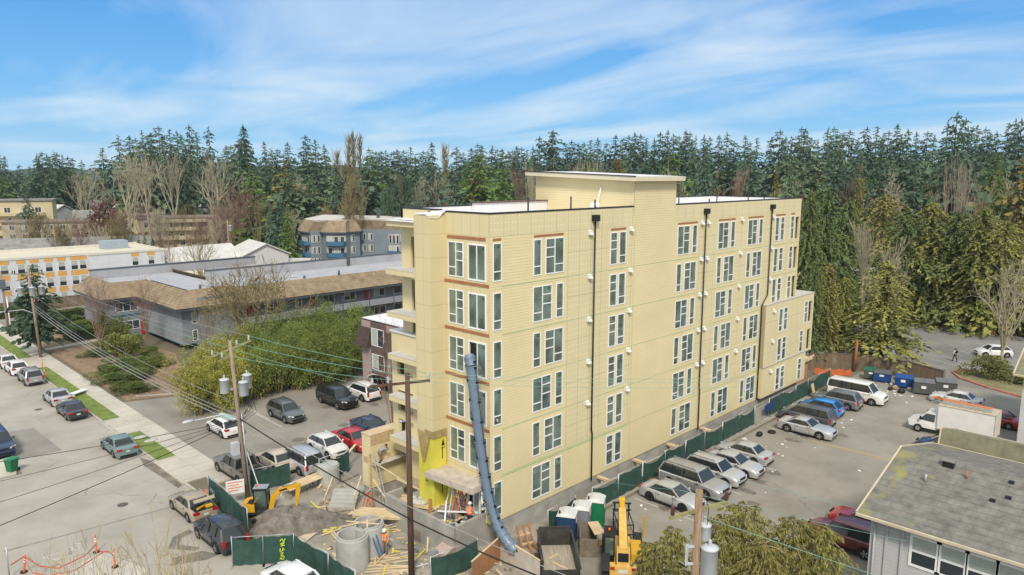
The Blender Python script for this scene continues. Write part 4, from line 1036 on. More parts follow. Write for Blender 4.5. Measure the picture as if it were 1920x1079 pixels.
# ---------------------------------------------------------------- the other buildings
M_gray = striped('slate_grey_siding', (.19, .215, .25), .16, 'Z', .84, .1, .75, .05, .4, col2=(.23, .255, .29))
M_gray2 = mat('smooth_grey_stucco', (.265, .28, .31), .85, .06, .8, .2, col2=(.30, .315, .345))
M_graytrim = mat('dark_slate_trim', (.075, .09, .115), .6, .1, 2)
M_shin = striped('brown_shingles', (.20, .145, .09), .28, 'Z', .72, .14, .92, .30, .9, col2=(.31, .24, .165))
M_shmoss = mat('moss', (.17, .16, .035), .95, .4, 1.2, .6)
M_door = paint('red_door_paint', (.36, .035, .025), .5, .1)
M_dglass = mat('dark_window_glass', (.035, .045, .055), .07, .25, .5, spec=.75)
M_blind = mat('pale_blind', (.40, .43, .40), .7, .1, 3)
M_gravel = mat('grey_roof_felt', (.33, .335, .36), .85, .10, .4, col2=(.40, .405, .43))
M_teal = mat('teal_trim', (.05, .115, .15), .6, .1, 2)
GLZ = [M_dglass, M_blind]
def win(parent, frame, w, h, panes=2, name='window', blind=0, fw=.07, lvl=True):
    """window on a wall; frame(u, v, d): u along, v up, d outward"""
    f, g = MB(), MB()
    def bx(b, u0, v0, u1, v1, d0, d1):
        b.add([frame(u0, v0, d0), frame(u1, v0, d0), frame(u1, v1, d0), frame(u0, v1, d0), frame(u0, v0, d1), frame(u1, v0, d1), frame(u1, v1, d1), frame(u0, v1, d1)],
              [(0, 3, 2, 1), (4, 5, 6, 7), (0, 1, 5, 4), (1, 2, 6, 5), (2, 3, 7, 6), (3, 0, 4, 7)])
    bx(f, 0, 0, w, fw, 0, .05); bx(f, 0, h - fw, w, h, 0, .05); bx(f, 0, fw, fw, h - fw, 0, .05); bx(f, w - fw, fw, w, h - fw, 0, .05)
    if panes == -2: bx(f, fw, h * .5 - fw / 2, w - fw, h * .5 + fw / 2, 0, .045)
    else:
        for i in range(1, panes): bx(f, w * i / panes - fw / 2, fw, w * i / panes + fw / 2, h - fw, 0, .045)
    g.quad(frame(fw, fw, .012), frame(w - fw, fw, .012), frame(w - fw, h - fw, .012), frame(fw, h - fw, .012), mi=0)
    if blind: g.quad(frame(fw, h * (1 - blind), .016), frame(w * (.5 if panes == 2 else 1) - fw, h * (1 - blind), .016), frame(w * (.5 if panes == 2 else 1) - fw, h - fw, .016), frame(fw, h - fw, .016), mi=1)
    o = f.build(name, M_vinyl, parent); g.build('pane', GLZ, o)
    return o
def onY(x, y, z): return lambda u, v, d: (x + u, y - d, z + v)        # wall facing -Y
def onX(x, y, z): return lambda u, v, d: (x - d, y - u, z + v)        # wall facing -X
def mansard(mb, p0, p1, z0, z1, mi=0):
    """sloping shingle band from the eave loop p0 up to the loop p1"""
    n = len(p0)
    mb.add([(x, y, z0) for x, y in p0] + [(x, y, z1) for x, y in p1], [(i, (i + 1) % n, n + (i + 1) % n, n + i) for i in range(n)], mi)
# --- the slate grey apartments with shingle mansards
t = thing('grey_apartments', 'slate grey two storey apartments with brown shingle mansard roofs and red gallery doors', 'apartments')
w_ = MB(); w_.box((9, 66.2, 0), (68, 79, 7.0)); w_.build('gallery_wall', M_gray, t)
w_ = MB(); w_.box((7.0, 66.9, .75), (14, 80.7, 6.2)); w_.build('street_wall', M_gray2, t)
w_ = MB(); w_.box((7.02, 66.86, .78), (14, 66.9, 6.2)); w_.build('side_siding', M_gray, t)
w_ = MB(); w_.box((2.4, 81.3, 0), (16, 93, 6.2)); w_.build('far_wall', M_gray, t)
w_ = MB()
for y in (67.2, 71, 75, 79): w_.box((7.2, y, 0), (7.5, y + .3, .75))
w_.build('carport_posts', M_graytrim, t)
w_ = MB(); w_.box((2.36, 81.26, 3.05), (7.6, 93, 3.3)); w_.box((6.9, 66.7, .68), (14, 80.7, .76)); w_.build('teal_band', M_teal, t)
e_ = MB()
e_.prism([(5.9, 65.6), (5.9, 80.4), (1.3, 80.4), (1.3, 94), (17, 94), (17, 80), (68.5, 80), (68.5, 64.0), (13, 64.0), (13, 65.6)], 5.55, 5.9); e_.build('eave', M_graytrim, t)
m_ = MB()
mansard(m_, [(5.85, 65.5), (5.85, 80.3), (1.2, 80.3), (1.2, 94.1), (17, 94.1), (17, 80.1), (68.6, 80.1), (68.6, 63.9), (13, 63.9), (13, 65.5)], [(8.0, 67.4), (8.0, 82.0), (3.2, 82.0), (3.2, 92.4), (15.4, 92.4), (15.4, 78.6), (68.0, 78.6), (68.0, 66.0), (14.2, 66.0), (14.2, 67.4)], 5.9, 8.05)
m_.build('mansard_roof', M_shin, t)
r_ = MB(); r_.prism([(8.0, 67.4), (8.0, 82.0), (15.4, 82), (15.4, 78.6), (68, 78.6), (68, 66), (14.2, 66), (14.2, 67.4)], 7.3, 7.5); r_.prism([(3.2, 82.0), (3.2, 92.4), (15.4, 92.4), (15.4, 82.0)], 7.28, 7.48); r_.build('flat_roof', M_gravel, t)
r_ = MB(); r_.box((15.4, 78.4, 7.5), (68, 78.7, 8.9)); r_.box((3.3, 92.2, 7.5), (30, 92.5, 8.8)); r_.build('back_parapet', M_gravel, t)
r_ = MB(); r_.box((15.3, 78.3, 8.9), (68.1, 78.8, 9.05)); r_.box((3.2, 92.1, 8.8), (30.1, 92.6, 8.95)); r_.box((40.2, 78.1, 7.5), (40.7, 78.39, 8.9)); r_.box((7.95, 67.3, 8.05), (8.1, 80, 8.13)); r_.build('parapet_cap', M_graytrim, t)
for x, y in ((26, 68), (33, 69.5), (45, 68.4), (52, 70), (11, 70)):
    q = MB(); q.cyl((x, y, 7.5), .18, .7, 8); q.build('roof_vent', M_graytrim, t)
for (x, z, w, h, p) in ((3.3, 3.75, 3.0, 1.35, 3), (3.5, 1.0, 2.9, 1.35, 3)): win(t, onY(x, 81.3, z), w, h, p)
q = MB(); q.box((6.55, 81.1, .1), (7.0, 81.3, 2.2)); q.build('door', M_door, t)
for z in (3.5, 1.1): win(t, onY(8.3, 66.86, z), 1.35, 1.5, 2, blind=.8 if z > 2 else 0)
# gallery
g_ = MB(); g_.box((14, 64.4, 2.75), (68, 66.2, 2.95)); g_.build('gallery_floor', M_conc, t)
g_ = MB(); g_.box((14, 64.38, 2.75), (68, 64.46, 3.75)); g_.build('gallery_guard', striped('light_grey_boards', (.27, .29, .32), .14, 'Z', .8, .1, .75, .06), t)
for px in (480, 535, 591, 642, 692, 738, 790):
    x = FY(px, 545, 64.4).x
    q = MB(); q.box((x - .07, 64.34, 0), (x + .07, 64.48, 5.6)); q.build('gallery_post', M_graytrim, t)
g_ = MB(); g_.bar((14, 64.42, 4.05), (68, 64.42, 4.05), .06); g_.build('hand_rail', M_graytrim, t)
for px in (462, 581.7, 684.8):
    x = FY(px, 560, 66.2).x
    q = MB(); q.box((x - .1, 66.12, 2.95), (x + .95, 66.2, 5.05)); d_ = q.build('door', M_door, t)
    q = MB(); q.ball((x + .8, 66.1, 3.95), .05, 6); q.build('handle', M_galv, d_)
for a, b_ in ((500, 530), (553, 565), (605, 627), (645, 667), (701, 722), (738, 767)):
    x0, x1 = FY(a, 560, 66.2).x, FY(b_, 560, 66.2).x
    win(t, onY(x0, 66.2, 3.85), x1 - x0, 1.25, 2, blind=rnd.choice((0, .5, .9)))
    win(t, onY(x0, 66.2, .9), x1 - x0, 1.25, 2, blind=rnd.choice((0, .9)))
# --- pink building with the dark shingled top and a script sign
t = thing('pink_building', 'dusty pink three storey building with dark shingled top and white script sign', 'building')
M_pink = striped('dusty_pink_siding', (.36, .265, .26), .15, 'Z', .85, .1, .8, .04)
M_dsh = striped('dark_brown_shingles', (.06, .042, .038), .22, 'Z', .7, .14, .9, .25, 2, col2=(.085, .062, .055))
M_brown = striped('brown_siding', (.12, .085, .08), .15, 'Z', .8, .1, .8, .05)
w_ = MB()
holed(w_, lambda u, v, d: (13.6 + d, u, v), 18, 34.3, 0, 8, [(28.0, 33.2, 0, 2.3)], .5)
w_.quad((13.6, 34.3, 0), (13.6, 34.3, 8), (34, 34.3, 8), (34, 34.3, 0)); w_.quad((13.6, 18, 0), (13.6, 18, 8), (34, 18, 8), (34, 18, 0)); w_.build('wall', M_pink, t)
w_ = MB(); w_.box((16.5, 18.3, .01), (16.7, 34, 2.6)); w_.build('garage_back', M_black, t)
w_ = MB(); w_.quad((12.9, 35, 5.3), (12.9, 32.5, 5.3), (13.9, 32.5, 8.1), (13.9, 34.4, 8.1)); w_.quad((12.9, 35, 5.3), (13.9, 34.4, 8.1), (34, 34.4, 8.1), (34, 35, 5.3)); w_.quad((12.9, 29.7, 5.3), (12.9, 18, 5.3), (13.9, 18, 8.1), (13.9, 29.7, 8.1)); w_.quad((12.9, 32.5, 5.3), (13.6, 32.5, 5.3), (13.9, 32.5, 8.1)); w_.quad((12.9, 29.7, 5.3), (13.9, 29.7, 8.1), (13.6, 29.7, 5.3)); w_.quad((12.9, 35, 5.3), (12.9, 32.5, 5.3), (13.6, 32.5, 5.3), (13.6, 34.3, 5.3)); w_.build('shingle_mansard', M_dsh, t)
w_ = MB(); w_.box((13.45, 29.8, 2.4), (13.6, 32.4, 8.0)); w_.build('bay_panel', M_brown, t)
r_ = MB(); r_.box((13.7, 18, 8.1), (34, 34.3, 8.2)); r_.build('flat_roof', M_memb, t)
win(t, onX(13.45, 32.2, 5.5), 2.2, 1.9, 2, blind=.95); win(t, onX(13.45, 32.2, 2.9), 2.2, 1.7, 2, blind=.9)
w_ = MB()
for k in range(9):
    a0, a1 = math.pi * k / 9, math.pi * (k + 1) / 9
    w_.bar((13.55, 30.6 + 2.65 * math.cos(a0), 1.7 + .75 * math.sin(a0)), (13.55, 30.6 + 2.65 * math.cos(a1), 1.7 + .75 * math.sin(a1)), .16, .16)
w_.build('arch_trim', mat('pale_trim', (.55, .50, .48), .8, .1), t)
w_ = MB(); letters(w_, 'The', lambda u, v, d: (13.58 - d, 29.3 - u, 4.25 + v), .36, .05); letters(w_, 'Ke', lambda u, v, d: (13.58 - d, 29.5 - u + v * .25, 3.0 + v), 1.0, .10); w_.build('sign_lettering', M_vinyl, t)
# --- white building with orange window panels
t = thing('white_orange_building', 'three storey white building with orange panels above and below its windows', 'building')
M_wp = striped('white_panel_cladding', (.56, .58, .62), 1.4, 'Z', .82, .02, .6, .05, .3, col2=(.62, .64, .68), lap=False, axis2='X', period2=1.9)
M_or = mat('orange_panel', (.62, .34, .10), .6, .12, 2)
w_ = MB(); w_.box((-24, 117.6, 0), (10, 132, 8.7)); w_.box((9.9, 116.4, 0), (23.2, 132, 8.7)); w_.build('wall', M_wp, t)
w_ = MB(); w_.box((-23.8, 117.9, 8.71), (22.9, 131.7, 8.8)); w_.build('flat_roof', mat('cream_membrane', (.55, .50, .38), .8, .12, .5, col2=(.62, .58, .47)), t)
w_ = MB(); w_.box((-24, 117.5, 8.7), (9.9, 117.9, 9.1)); w_.box((9.8, 116.3, 8.7), (23.3, 116.7, 9.1)); w_.box((22.9, 116.7, 8.7), (23.3, 132, 9.1)); w_.box((-24, 131.7, 8.7), (23.3, 132.1, 9.3)); w_.build('parapet', mat('pale_coping', (.60, .57, .50), .7, .1), t)
for px in (8, 39.6, 65, 92, 116, 140, 156, 254.6, 284.6):
    Y_ = 117.6 if px < 158 else 116.4
    x = FY(px, 500, Y_).x
    for k, z in enumerate((.7, 3.45, 6.2)):
        win(t, onY(x - .6, Y_, z), 1.2, 1.7, -2, blind=.45)
        q = MB(); q.box((x - .7, Y_ - .03, z + 1.75), (x + .7, Y_, z + 2.65 if k < 2 else z + 2.4)); q.build('orange_panel', M_or, t)
q = MB(); q.box((15, 125, 8.8), (19.5, 128, 10.4)); q.build('roof_unit', mat('pale_blue_unit', (.30, .36, .42), .6, .1), t)
for x in (13.5, 15.2, 16.0):
    q = MB(); q.box((x, 116.36, 4.7), (x + .35, 116.4, 4.95)); q.build('wall_grille', M_black, t)
# --- blue grey apartments with blue balconies
t = thing('blue_balcony_apartments', 'three storey blue grey apartments with brown mansard and curved blue balconies', 'apartments')
M_bg = mat('blue_grey_wall', (.165, .20, .235), .8, .08, .8, col2=(.195, .235, .27))
M_bb = mat('blue_balcony', (.045, .135, .235), .6, .12, 1)
M_lin = mat('balcony_recess', (.35, .33, .30), .9, .3, 1)
ring = [AT(558, 196), AT(560, 190), AT(577, 185), AT(600, 186.5), AT(607, 184), AT(645, 183), AT(652, 185), AT(671, 187), AT(672, 190), AT(715, 187), AT(800, 182), AT(800, 200), AT(600, 215)]
w_ = MB(); w_.prism([(p.x, p.y) for p in ring], 0, 9.6); w_.build('wall', M_bg, t)
cen = sum(ring, Vector()) / len(ring)
def off(p, k): 
    v = (p - cen); v.z = 0
    return (p + v.normalized() * k)
m_ = MB(); mansard(m_, [tuple(off(p, .7)[:2]) for p in ring], [tuple(off(p, -1.3)[:2]) for p in ring], 9.4, 12.2); m_.build('mansard_roof', striped('brown_shingles', (.2, .15, .1), .28), t)
m_ = MB(); m_.prism([tuple(off(p, .75)[:2]) for p in ring], 9.1, 9.4); m_.build('eave', M_graytrim, t)
m_ = MB(); m_.prism([tuple(off(p, -1.3)[:2]) for p in ring], 11.9, 12.1); m_.build('flat_roof', mat('pale_roof', (.52, .50, .46), .8, .12, .6), t)
def onSeg(a, b, s, z):
    u_ = (b - a).normalized(); n_ = Vector((u_.y, -u_.x, 0)); 
    if n_.dot(Vector((CX, CY, 0)) - a) < 0: n_ = -n_
    return lambda u, v, d: tuple(a + u_ * (s + u) + n_ * d + Vector((0, 0, z + v)))
for (px, da) in ((582, (2, 3)), (594, (2, 3)), (661, (6, 7)), (680, (8, 9)), (697, (8, 9)), (750, (9, 10))):
    a, b_ = ring[da[0]], ring[da[1]]
    q = AT(px, (a - Vector((CX, CY, 0))).length); s = max(.2, min((q - a).dot((b_ - a).normalized()) - .6, (b_ - a).length - 1.4))
    for z in (1.1, 3.9, 6.8): win(t, onSeg(a, b_, s, z), 1.25, 1.75, 2, blind=.9)
for (i, j, s0, s1, zs) in ((1, 2, .1, .98, (.6, 3.3, 6.1)), (4, 5, .0, 1., (3.3, 6.1)), (9, 10, .12, .38, (3.3,))):
    a, b_ = ring[i], ring[j]; L_ = (b_ - a).length
    for z in (.6, 3.3, 6.1):
        fr_ = onSeg(a, b_, L_ * s0, z); w2 = L_ * (s1 - s0)
        q = MB(); q.quad(fr_(0, .9, .03), fr_(w2, .9, .03), fr_(w2, 2.5, .03), fr_(0, 2.5, .03)); q.build('recess', M_lin, t)
        for k in range(3): win(t, (lambda f_, o_: lambda u, v, d: f_(u + o_, v, d + .04))(fr_, w2 * (.08 + .31 * k)), w2 * .22, 2.2, 1, 'balcony_window', blind=rnd.choice((0, .95)))
        if z in zs:
            q = MB(); q.add([fr_(0, 0, 0), fr_(w2 * .1, 0, 1.3), fr_(w2 * .9, 0, 1.3), fr_(w2, 0, 0), fr_(0, 1.05, 0), fr_(w2 * .1, 1.05, 1.3), fr_(w2 * .9, 1.05, 1.3), fr_(w2, 1.05, 0)], [(0, 1, 5, 4), (1, 2, 6, 5), (2, 3, 7, 6), (0, 3, 2, 1)]); q.build('balcony', M_bb, t)
for px, d in ((652, 192), (707, 195)):
    p = AT(px, d); q = MB(); q.box((p.x - .3, p.y - .3, 11.9), (p.x + .3, p.y + .3, 14.6)); q.build('chimney', M_graytrim, t)

# --- plainer houses: gable or flat, placed by the middle of the base
def house(name, label, px, dist, w, dp, h, rz, wm, rm, roof='gable', rise=2.2, wins=(), over=.5, ridge_along=True, cat='house', z0=0, balc=None):
    p = AT(px, dist)
    t = thing(name, label, cat, (p.x, p.y, z0), rz)
    b = MB(); b.box((-w / 2, -dp / 2, 0), (w / 2, dp / 2, h))
    if roof == 'gable':
        b.quad((-w / 2, -dp / 2, h), (-w / 2, dp / 2, h), (-w / 2, 0, h + rise)); b.quad((w / 2, -dp / 2, h), (w / 2, 0, h + rise), (w / 2, dp / 2, h))
    b.build('wall', wm, t)
    r = MB(); o = over
    if roof == 'gable':
        k = rise / (dp / 2)
        for s in (1, -1):
            r.add([(-w / 2 - o, s * (dp / 2 + o), h - o * k), (w / 2 + o, s * (dp / 2 + o), h - o * k), (w / 2 + o, 0, h + rise), (-w / 2 - o, 0, h + rise),
                   (-w / 2 - o, s * (dp / 2 + o), h - o * k + .22), (w / 2 + o, s * (dp / 2 + o), h - o * k + .22), (w / 2 + o, 0, h + rise + .22), (-w / 2 - o, 0, h + rise + .22)],
                  [(0, 1, 2, 3), (4, 5, 6, 7), (0, 1, 5, 4), (1, 2, 6, 5), (3, 0, 4, 7)])
    else:
        r.box((-w / 2 - o, -dp / 2 - o, h), (w / 2 + o, dp / 2 + o, h + .45)); 
    r.build('roof', rm, t)
    for face, u0, u1, n, zs, ww, hh in wins:
        for z in zs:
            for i in range(n):
                u = u0 + (u1 - u0) * (i + .5) / n - ww / 2
                fr_ = (lambda u_, z_: (lambda a, v, d: (u_ + a, -dp / 2 - d, z_ + v)))(u, z) if face == 'f' else (lambda u_, z_: (lambda a, v, d: (-w / 2 - d, -(u_ + a), z_ + v)))(u, z)
                win(t, fr_, ww, hh, 2, blind=rnd.choice((0, .5, .95)))
    if balc:
        for z in balc:
            q = MB(); q.box((-w * .42, -dp / 2 - 1.4, z), (w * .42, -dp / 2, z + 1.0)); q.build('balcony', rm if balc is True else wm, t)
    return t
wht = striped('white_siding', (.52, .53, .54), .17, 'Z', .88, .1, .8, .05); tanm = mat('tan_stucco', (.42, .36, .27), .9, .12, .6); grw = mat('pale_grey_wall', (.36, .38, .41), .85, .1, .8); rfg = mat('grey_shingles', (.17, .165, .16), .9, .25, .7, col2=(.27, .265, .255)); rfw = mat('weathered_white_roof', (.46, .455, .44), .85, .2, .5, col2=(.56, .55, .52)); rfb = mat('brown_flat_roof', (.20, .155, .125), .9, .3, .6)
crm = mat('cream_stucco', (.55, .47, .30), .9, .08, .6)
Z0 = YA_ - R(90)
house('white_house', 'long white two storey house with a pale gable roof right of the orange panelled building', 352, 172, 17, 11, 5.4, Z0 + R(52), wht, rfw, 'gable', 2.4, [('f', -7, 7, 4, (.9, 3.4), 1.1, 1.4)])
house('white_house', 'white gabled two storey house in front of the dark cypress pair', 476, 178, 13, 10, 5.6, Z0 + R(-55), wht, rfw, 'gable', 2.3, [('f', -5, 5, 3, (.9, 3.5), 1.0, 1.4), ('s', -3, 3, 1, (1, 3.3), .8, 1.3)])
house('flat_roof_building', 'low building with a broad pale flat roof behind the bare street tree', 450, 152, 24, 14, 3.8, Z0 + R(30), tanm, mat('cream_membrane', (.5, .5, .4)), 'flat', 0, [('f', -11, 11, 6, (1.2,), 1.6, 1.3)], .6, cat='building')
house('white_truck_shed', 'small white shed between the pale flat roof and the blue balconies', 548, 176, 6.5, 4, 3.4, Z0 + R(10), wht, rfw, 'flat', 0, [('f', -2, 2, 2, (1,), .8, .9)], .1, cat='shed')
house('long_house', 'long low house with a grey roof directly behind the orange panelled building', 60, 222, 52, 11, 4.6, Z0 + R(20), tanm, rfg, 'gable', 2.4, [('f', -24, 24, 9, (1.6,), 1.8, 1.3)])
house('tan_apartments', 'tan three storey apartments with long balconies behind the bare poplars', 325, 262, 22, 12, 9.4, Z0 + R(22), tanm, rfb, 'flat', 0, [('f', -10, 10, 6, (.8, 3.7, 6.6), 1.6, 1.7)], .5, cat='apartments', balc=(2.7, 5.6, 8.2))
house('tan_apartments', 'tan flat roofed apartments left of the dark red leafed tree', 95, 275, 26, 12, 8.4, Z0 + R(18), tanm, rfb, 'flat', 0, [('f', -12, 12, 7, (.8, 3.5, 6.2), 1.6, 1.5)], .5, cat='apartments')
house('tan_apartments', 'tan apartments showing between the dark red tree and the poplars', 232, 268, 17, 12, 10, Z0 + R(18), crm, rfb, 'flat', 0, [('f', -8, 8, 4, (.8, 3.7, 6.6), 1.6, 1.6)], .5, cat='apartments')
house('tan_apartments', 'tan stepped apartment end by the brown thicket', 385, 272, 13, 12, 8.8, Z0 + R(22), tanm, rfb, 'flat', 0, [('f', -6, 6, 3, (3.5, 6.3), 1.6, 1.5)], .4, cat='apartments', balc=(2.6, 5.5))
house('cream_block', 'cream apartment block with balconies cut by the left picture edge', -2, 300, 30, 12, 14.5, Z0 + R(26), crm, rfg, 'flat', 0, [('f', -13, 13, 6, (1, 4.1, 7.2, 10.6), 1.8, 1.8)], .5, cat='apartments', balc=(3.2, 6.4, 9.6))
house('grey_house', 'grey blue house with a white gable roof above the tan apartments', 345, 318, 24, 10, 10.8, Z0 + R(24), grw, rfw, 'gable', 2.4, [('f', -11, 11, 6, (7.6,), 1.8, 1.6)])
house('grey_house', 'pale grey gabled house end beside the brown thicket', 384, 322, 12, 11, 12.6, Z0 + R(-40), grw, rfw, 'gable', 2.2, [('f', -5, 5, 3, (9,), 1.5, 1.6)])
house('white_house', 'far white house with a dark roof, left of two on the rise', 62, 470, 20, 12, 12.5, Z0 + R(15), wht, rfg, 'gable', 3.4, [('f', -9, 9, 4, (9,), 1.8, 1.6)])
house('white_house', 'far white house with a dark roof, right of two on the rise', 108, 460, 20, 12, 13, Z0 + R(-20), wht, rfg, 'gable', 3.6, [('f', -9, 9, 4, (9,), 1.8, 1.6)])
house('grey_roof_house', 'low house with a wide grey roof below the far white houses', 130, 380, 42, 14, 9, Z0 + R(8), grw, rfg, 'gable', 3, [('f', -19, 19, 6, (6,), 2, 1.7)])
house('white_house', 'white house behind the bare trees left of the poplars', 205, 350, 24, 12, 9.6, Z0 + R(24), wht, rfg, 'gable', 2.8, [('f', -11, 11, 4, (6.6,), 2, 1.6)])
house('small_white_house', 'tiny white house between the bare trees on the rise', 187, 430, 10, 9, 12.6, Z0 + R(12), wht, rfw, 'flat', 0, [('f', -4, 4, 2, (9.4,), 1.4, 1.4)], .3)
house('long_tan_building', 'long tan flat building behind the blue balcony apartments', 640, 262, 52, 16, 6.8, Z0 + R(-6), crm, rfb, 'flat', 0, [('f', -24, 24, 8, (3,), 2.2, 1.5)], .4, cat='building')
house('grey_roof_house', 'little grey roof just above the white roof edge of the yellow block', 848, 300, 9, 8, 5, Z0, tanm, rfg, 'gable', 2.5, [('f', -3, 3, 2, (2,), 1.2, 1.2)])
house('tan_house', 'tan house with a flat pale roof hidden behind the right hand cedars', 1565, 150, 17, 12, 6.4, Z0 + R(-20), crm, rfw, 'flat', 0, [('f', -7, 7, 3, (3,), 1.4, 1.4)], .6)
house('brick_house', 'far low brick house with a pale roof and red chimney right of the poplar stems', 1826, 330, 19, 10, 9, Z0 - R(20), mat('far_brick', (.26, .14, .10), .9, .2), rfw, 'gable', 3, [('f', -8, 8, 3, (5.5,), 1.8, 1.5)])
house('flat_roof_building', 'low building with a white flat roof behind the right hand cedars', 1832, 235, 24, 10, 8.4, Z0 - R(24), tanm, M_memb, 'flat', 0, [('f', -10, 10, 4, (4,), 1.8, 1.4)], .4, cat='building')
house('grey_roof_house', 'grey roofed house among the firs left of the poplar stems', 1672, 300, 22, 12, 7.4, Z0 - R(10), grw, rfg, 'gable', 3, [('f', -9, 9, 4, (4,), 1.8, 1.5)])

for lb, px, d, w, h, rz, wm, rm in (('small grey roofed house left of the bare poplar trunks', 175, 300, 14, 8.2, 30, wht, rfg), ('white house with a pale roof beneath the leaning bare tree', 240, 330, 15, 10.4, -30, wht, rfw), ('tan house with a brown roof above the cypress row', 268, 300, 13, 8.6, 20, tanm, rfb), ('white house half hidden by thicket right of the poplar trunks', 300, 335, 14, 10.2, 40, wht, rfg), ('grey house with a pale roof at the left over the tan apartments', 88, 330, 16, 9.4, -25, grw, rfw), ('cream house with a grey roof behind the red brown thicket', 432, 300, 14, 8.4, 25, crm, rfg), ('pale house peeping out right of the tall poplars', 712, 290, 14, 6.6, -20, wht, rfw)):
    house('small_house', lb, px, d, w, 9, h, Z0 + R(rz), wm, rm, 'gable', 2.4, [('f', -w * .4, w * .4, 3, (h - 3,), 1.4, 1.4)])
# --- light grey house at lower right: hand built
M_rg = striped('grey_asphalt_shingles', (.125, .12, .11), .14, 'Z', .80, .16, .92, .25, 1.6, col2=(.22, .212, .19), axis2='Y', period2=.32)
def mossy(m, y0):
    n, l, b = m.node_tree.nodes, m.node_tree.links, m.node_tree.nodes['Principled BSDF']
    src = b.inputs['Base Color'].links[0].from_socket
    tc = n.new('ShaderNodeTexCoord'); sp = n.new('ShaderNodeSeparateXYZ'); l.new(tc.outputs['Object'], sp.inputs[0])
    nz = n.new('ShaderNodeTexNoise'); nz.inputs['Scale'].default_value = 1.1; nz.inputs['Detail'].default_value = 7; l.new(tc.outputs['Object'], nz.inputs[0])
    mr = n.new('ShaderNodeMapRange'); mr.inputs[1].default_value = y0 - 3.2; mr.inputs[2].default_value = y0; mr.inputs[3].default_value = 0; mr.inputs[4].default_value = .24; l.new(sp.outputs[1], mr.inputs[0])
    ad = n.new('ShaderNodeMath'); ad.operation = 'ADD'; l.new(nz.outputs[0], ad.inputs[0]); l.new(mr.outputs[0], ad.inputs[1])
    r = n.new('ShaderNodeValToRGB'); r.color_ramp.elements[0].position = .70; r.color_ramp.elements[1].position = .95; l.new(ad.outputs[0], r.inputs[0])
    mx = n.new('ShaderNodeMix'); mx.data_type = 'RGBA'; l.new(r.outputs[0], mx.inputs[0]); l.new(src, mx.inputs[6]); mx.inputs[7].default_value = (.27, .26, .07, 1); l.new(mx.outputs[2], b.inputs['Base Color'])
mossy(M_rg, -19.2)
M_lg = striped('light_grey_clapboard', (.42, .43, .445), .22, 'Z', .86, .07, .75, .04, .5, col2=(.46, .47, .485))
M_gut = mat('cream_gutter', (.52, .45, .33), .6, .12, 2)
def gable_y(name, label, x0, xr, x1, ze, zr, y0, y1, rm, extra=True):
    """house with its ridge along Y; eaves at x0 and x1"""
    t = thing(name, label, 'house')
    b = MB(); b.box((x0 + .7, y1, 0), (x1 - .7, y0 - .5, ze - .02))
    b.quad((x0 + .7, y0 - .5, ze - .02), (x1 - .7, y0 - .5, ze - .02), (xr, y0 - .5, zr - .2)); b.build('wall', M_lg, t)
    r = MB()
    for xe in (x0, x1):
        r.add([(xe, y0, ze), (xr, y0, zr), (xr, y1, zr), (xe, y1, ze), (xe, y0, ze - .12), (xr, y0, zr - .12), (xr, y1, zr - .12), (xe, y1, ze - .12)], [(0, 1, 2, 3), (4, 7, 6, 5), (0, 4, 5, 1), (0, 3, 7, 4)])
    r.build('roof', rm, t)
    g = MB()
    for xe, s in ((x0, -1), (x1, 1)):
        g.bar((xe + s * .07, y0 + .05, ze - .08), (xe + s * .07, y1, ze - .08), .14, .14)
        g.bar((xe, y0 + .05, ze - .05), (xr, y0 + .05, zr - .05), .09, .24)
    g.build('gutter', M_gut, t)
    return t
t = gable_y('grey_house', 'light grey clapboard house with mossy grey shingle roof in the bottom right corner', 8.9, 15.9, 23.0, 5.75, 7.47, -19.0, -48, M_rg)
for px in (1706, 1757, 1812, 1872): win(t, onX(9.6, FX(px, 1020, 9.6).y, 3.45), 1.45, 1.75, -2, fw=.13, blind=.45)
for px in (1662, 1692):
    y = FX(px, 1020, 9.6).y; q = MB(); q.box((9.51, y - .06, 0), (9.6, y + .06, 5.7)); q.build('corner_trim', M_lg, t)
q = MB(); q.cyl((9.5, -19.75, 0), .05, 5.7, 8); q.build('downspout', M_lg, t)
def on_roof(px, py):
    v = ray(px, py); k = (5.75 + .246 * (CX - 8.9) - H) / (v.z - .246 * v.x); return Vector((CX + k * v.x, CY + k * v.y, H + k * v.z))
p = on_roof(1779, 874); q = MB(); q.box((p.x - .22, p.y - .28, p.z - .1), (p.x + .22, p.y + .28, p.z + .3)); q.build('roof_vent', M_black, t)
q = MB(); q.box((p.x - .28, p.y - .33, p.z + .3), (p.x + .28, p.y + .33, p.z + .35)); q.build('vent_cap', mat('grey_cap', (.22, .20, .18), .8, .2), t)
for px, py, h, m in ((1735, 904, .45, M_galv), (1812, 897, .42, M_rust)):
    p = on_roof(px, py); q = MB(); q.cyl((p.x, p.y, p.z - .1), .06, h + .1, 8); q.build('vent_pipe', m, t)
for px, py in ((1896, 908), (1860, 942), (1890, 937)):
    p = on_roof(px, py); q = MB(); q.box((p.x, p.y - .12, p.z - .05), (p.x + .2, p.y + .12, p.z + .14)); q.build('roof_jack', M_black, t)
M_rg2 = striped('mossy_shingles', (.165, .16, .115), .14, 'Z', .82, .16, .92, .30, 1.2, col2=(.235, .225, .145), axis2='Y', period2=.32)
rg_ = FY(1767, 803, -19.2)
gable_y('mossy_roof_house', 'house behind the grey one, its shingle roof yellow with moss', max(23.4, rg_.x - 4.6), rg_.x, rg_.x + 4.6, rg_.z - 1.3, rg_.z, -19.2, -48, M_rg2)
t = thing('white_clapboard_house', 'white clapboard house at the right picture edge behind the box truck', 'house')
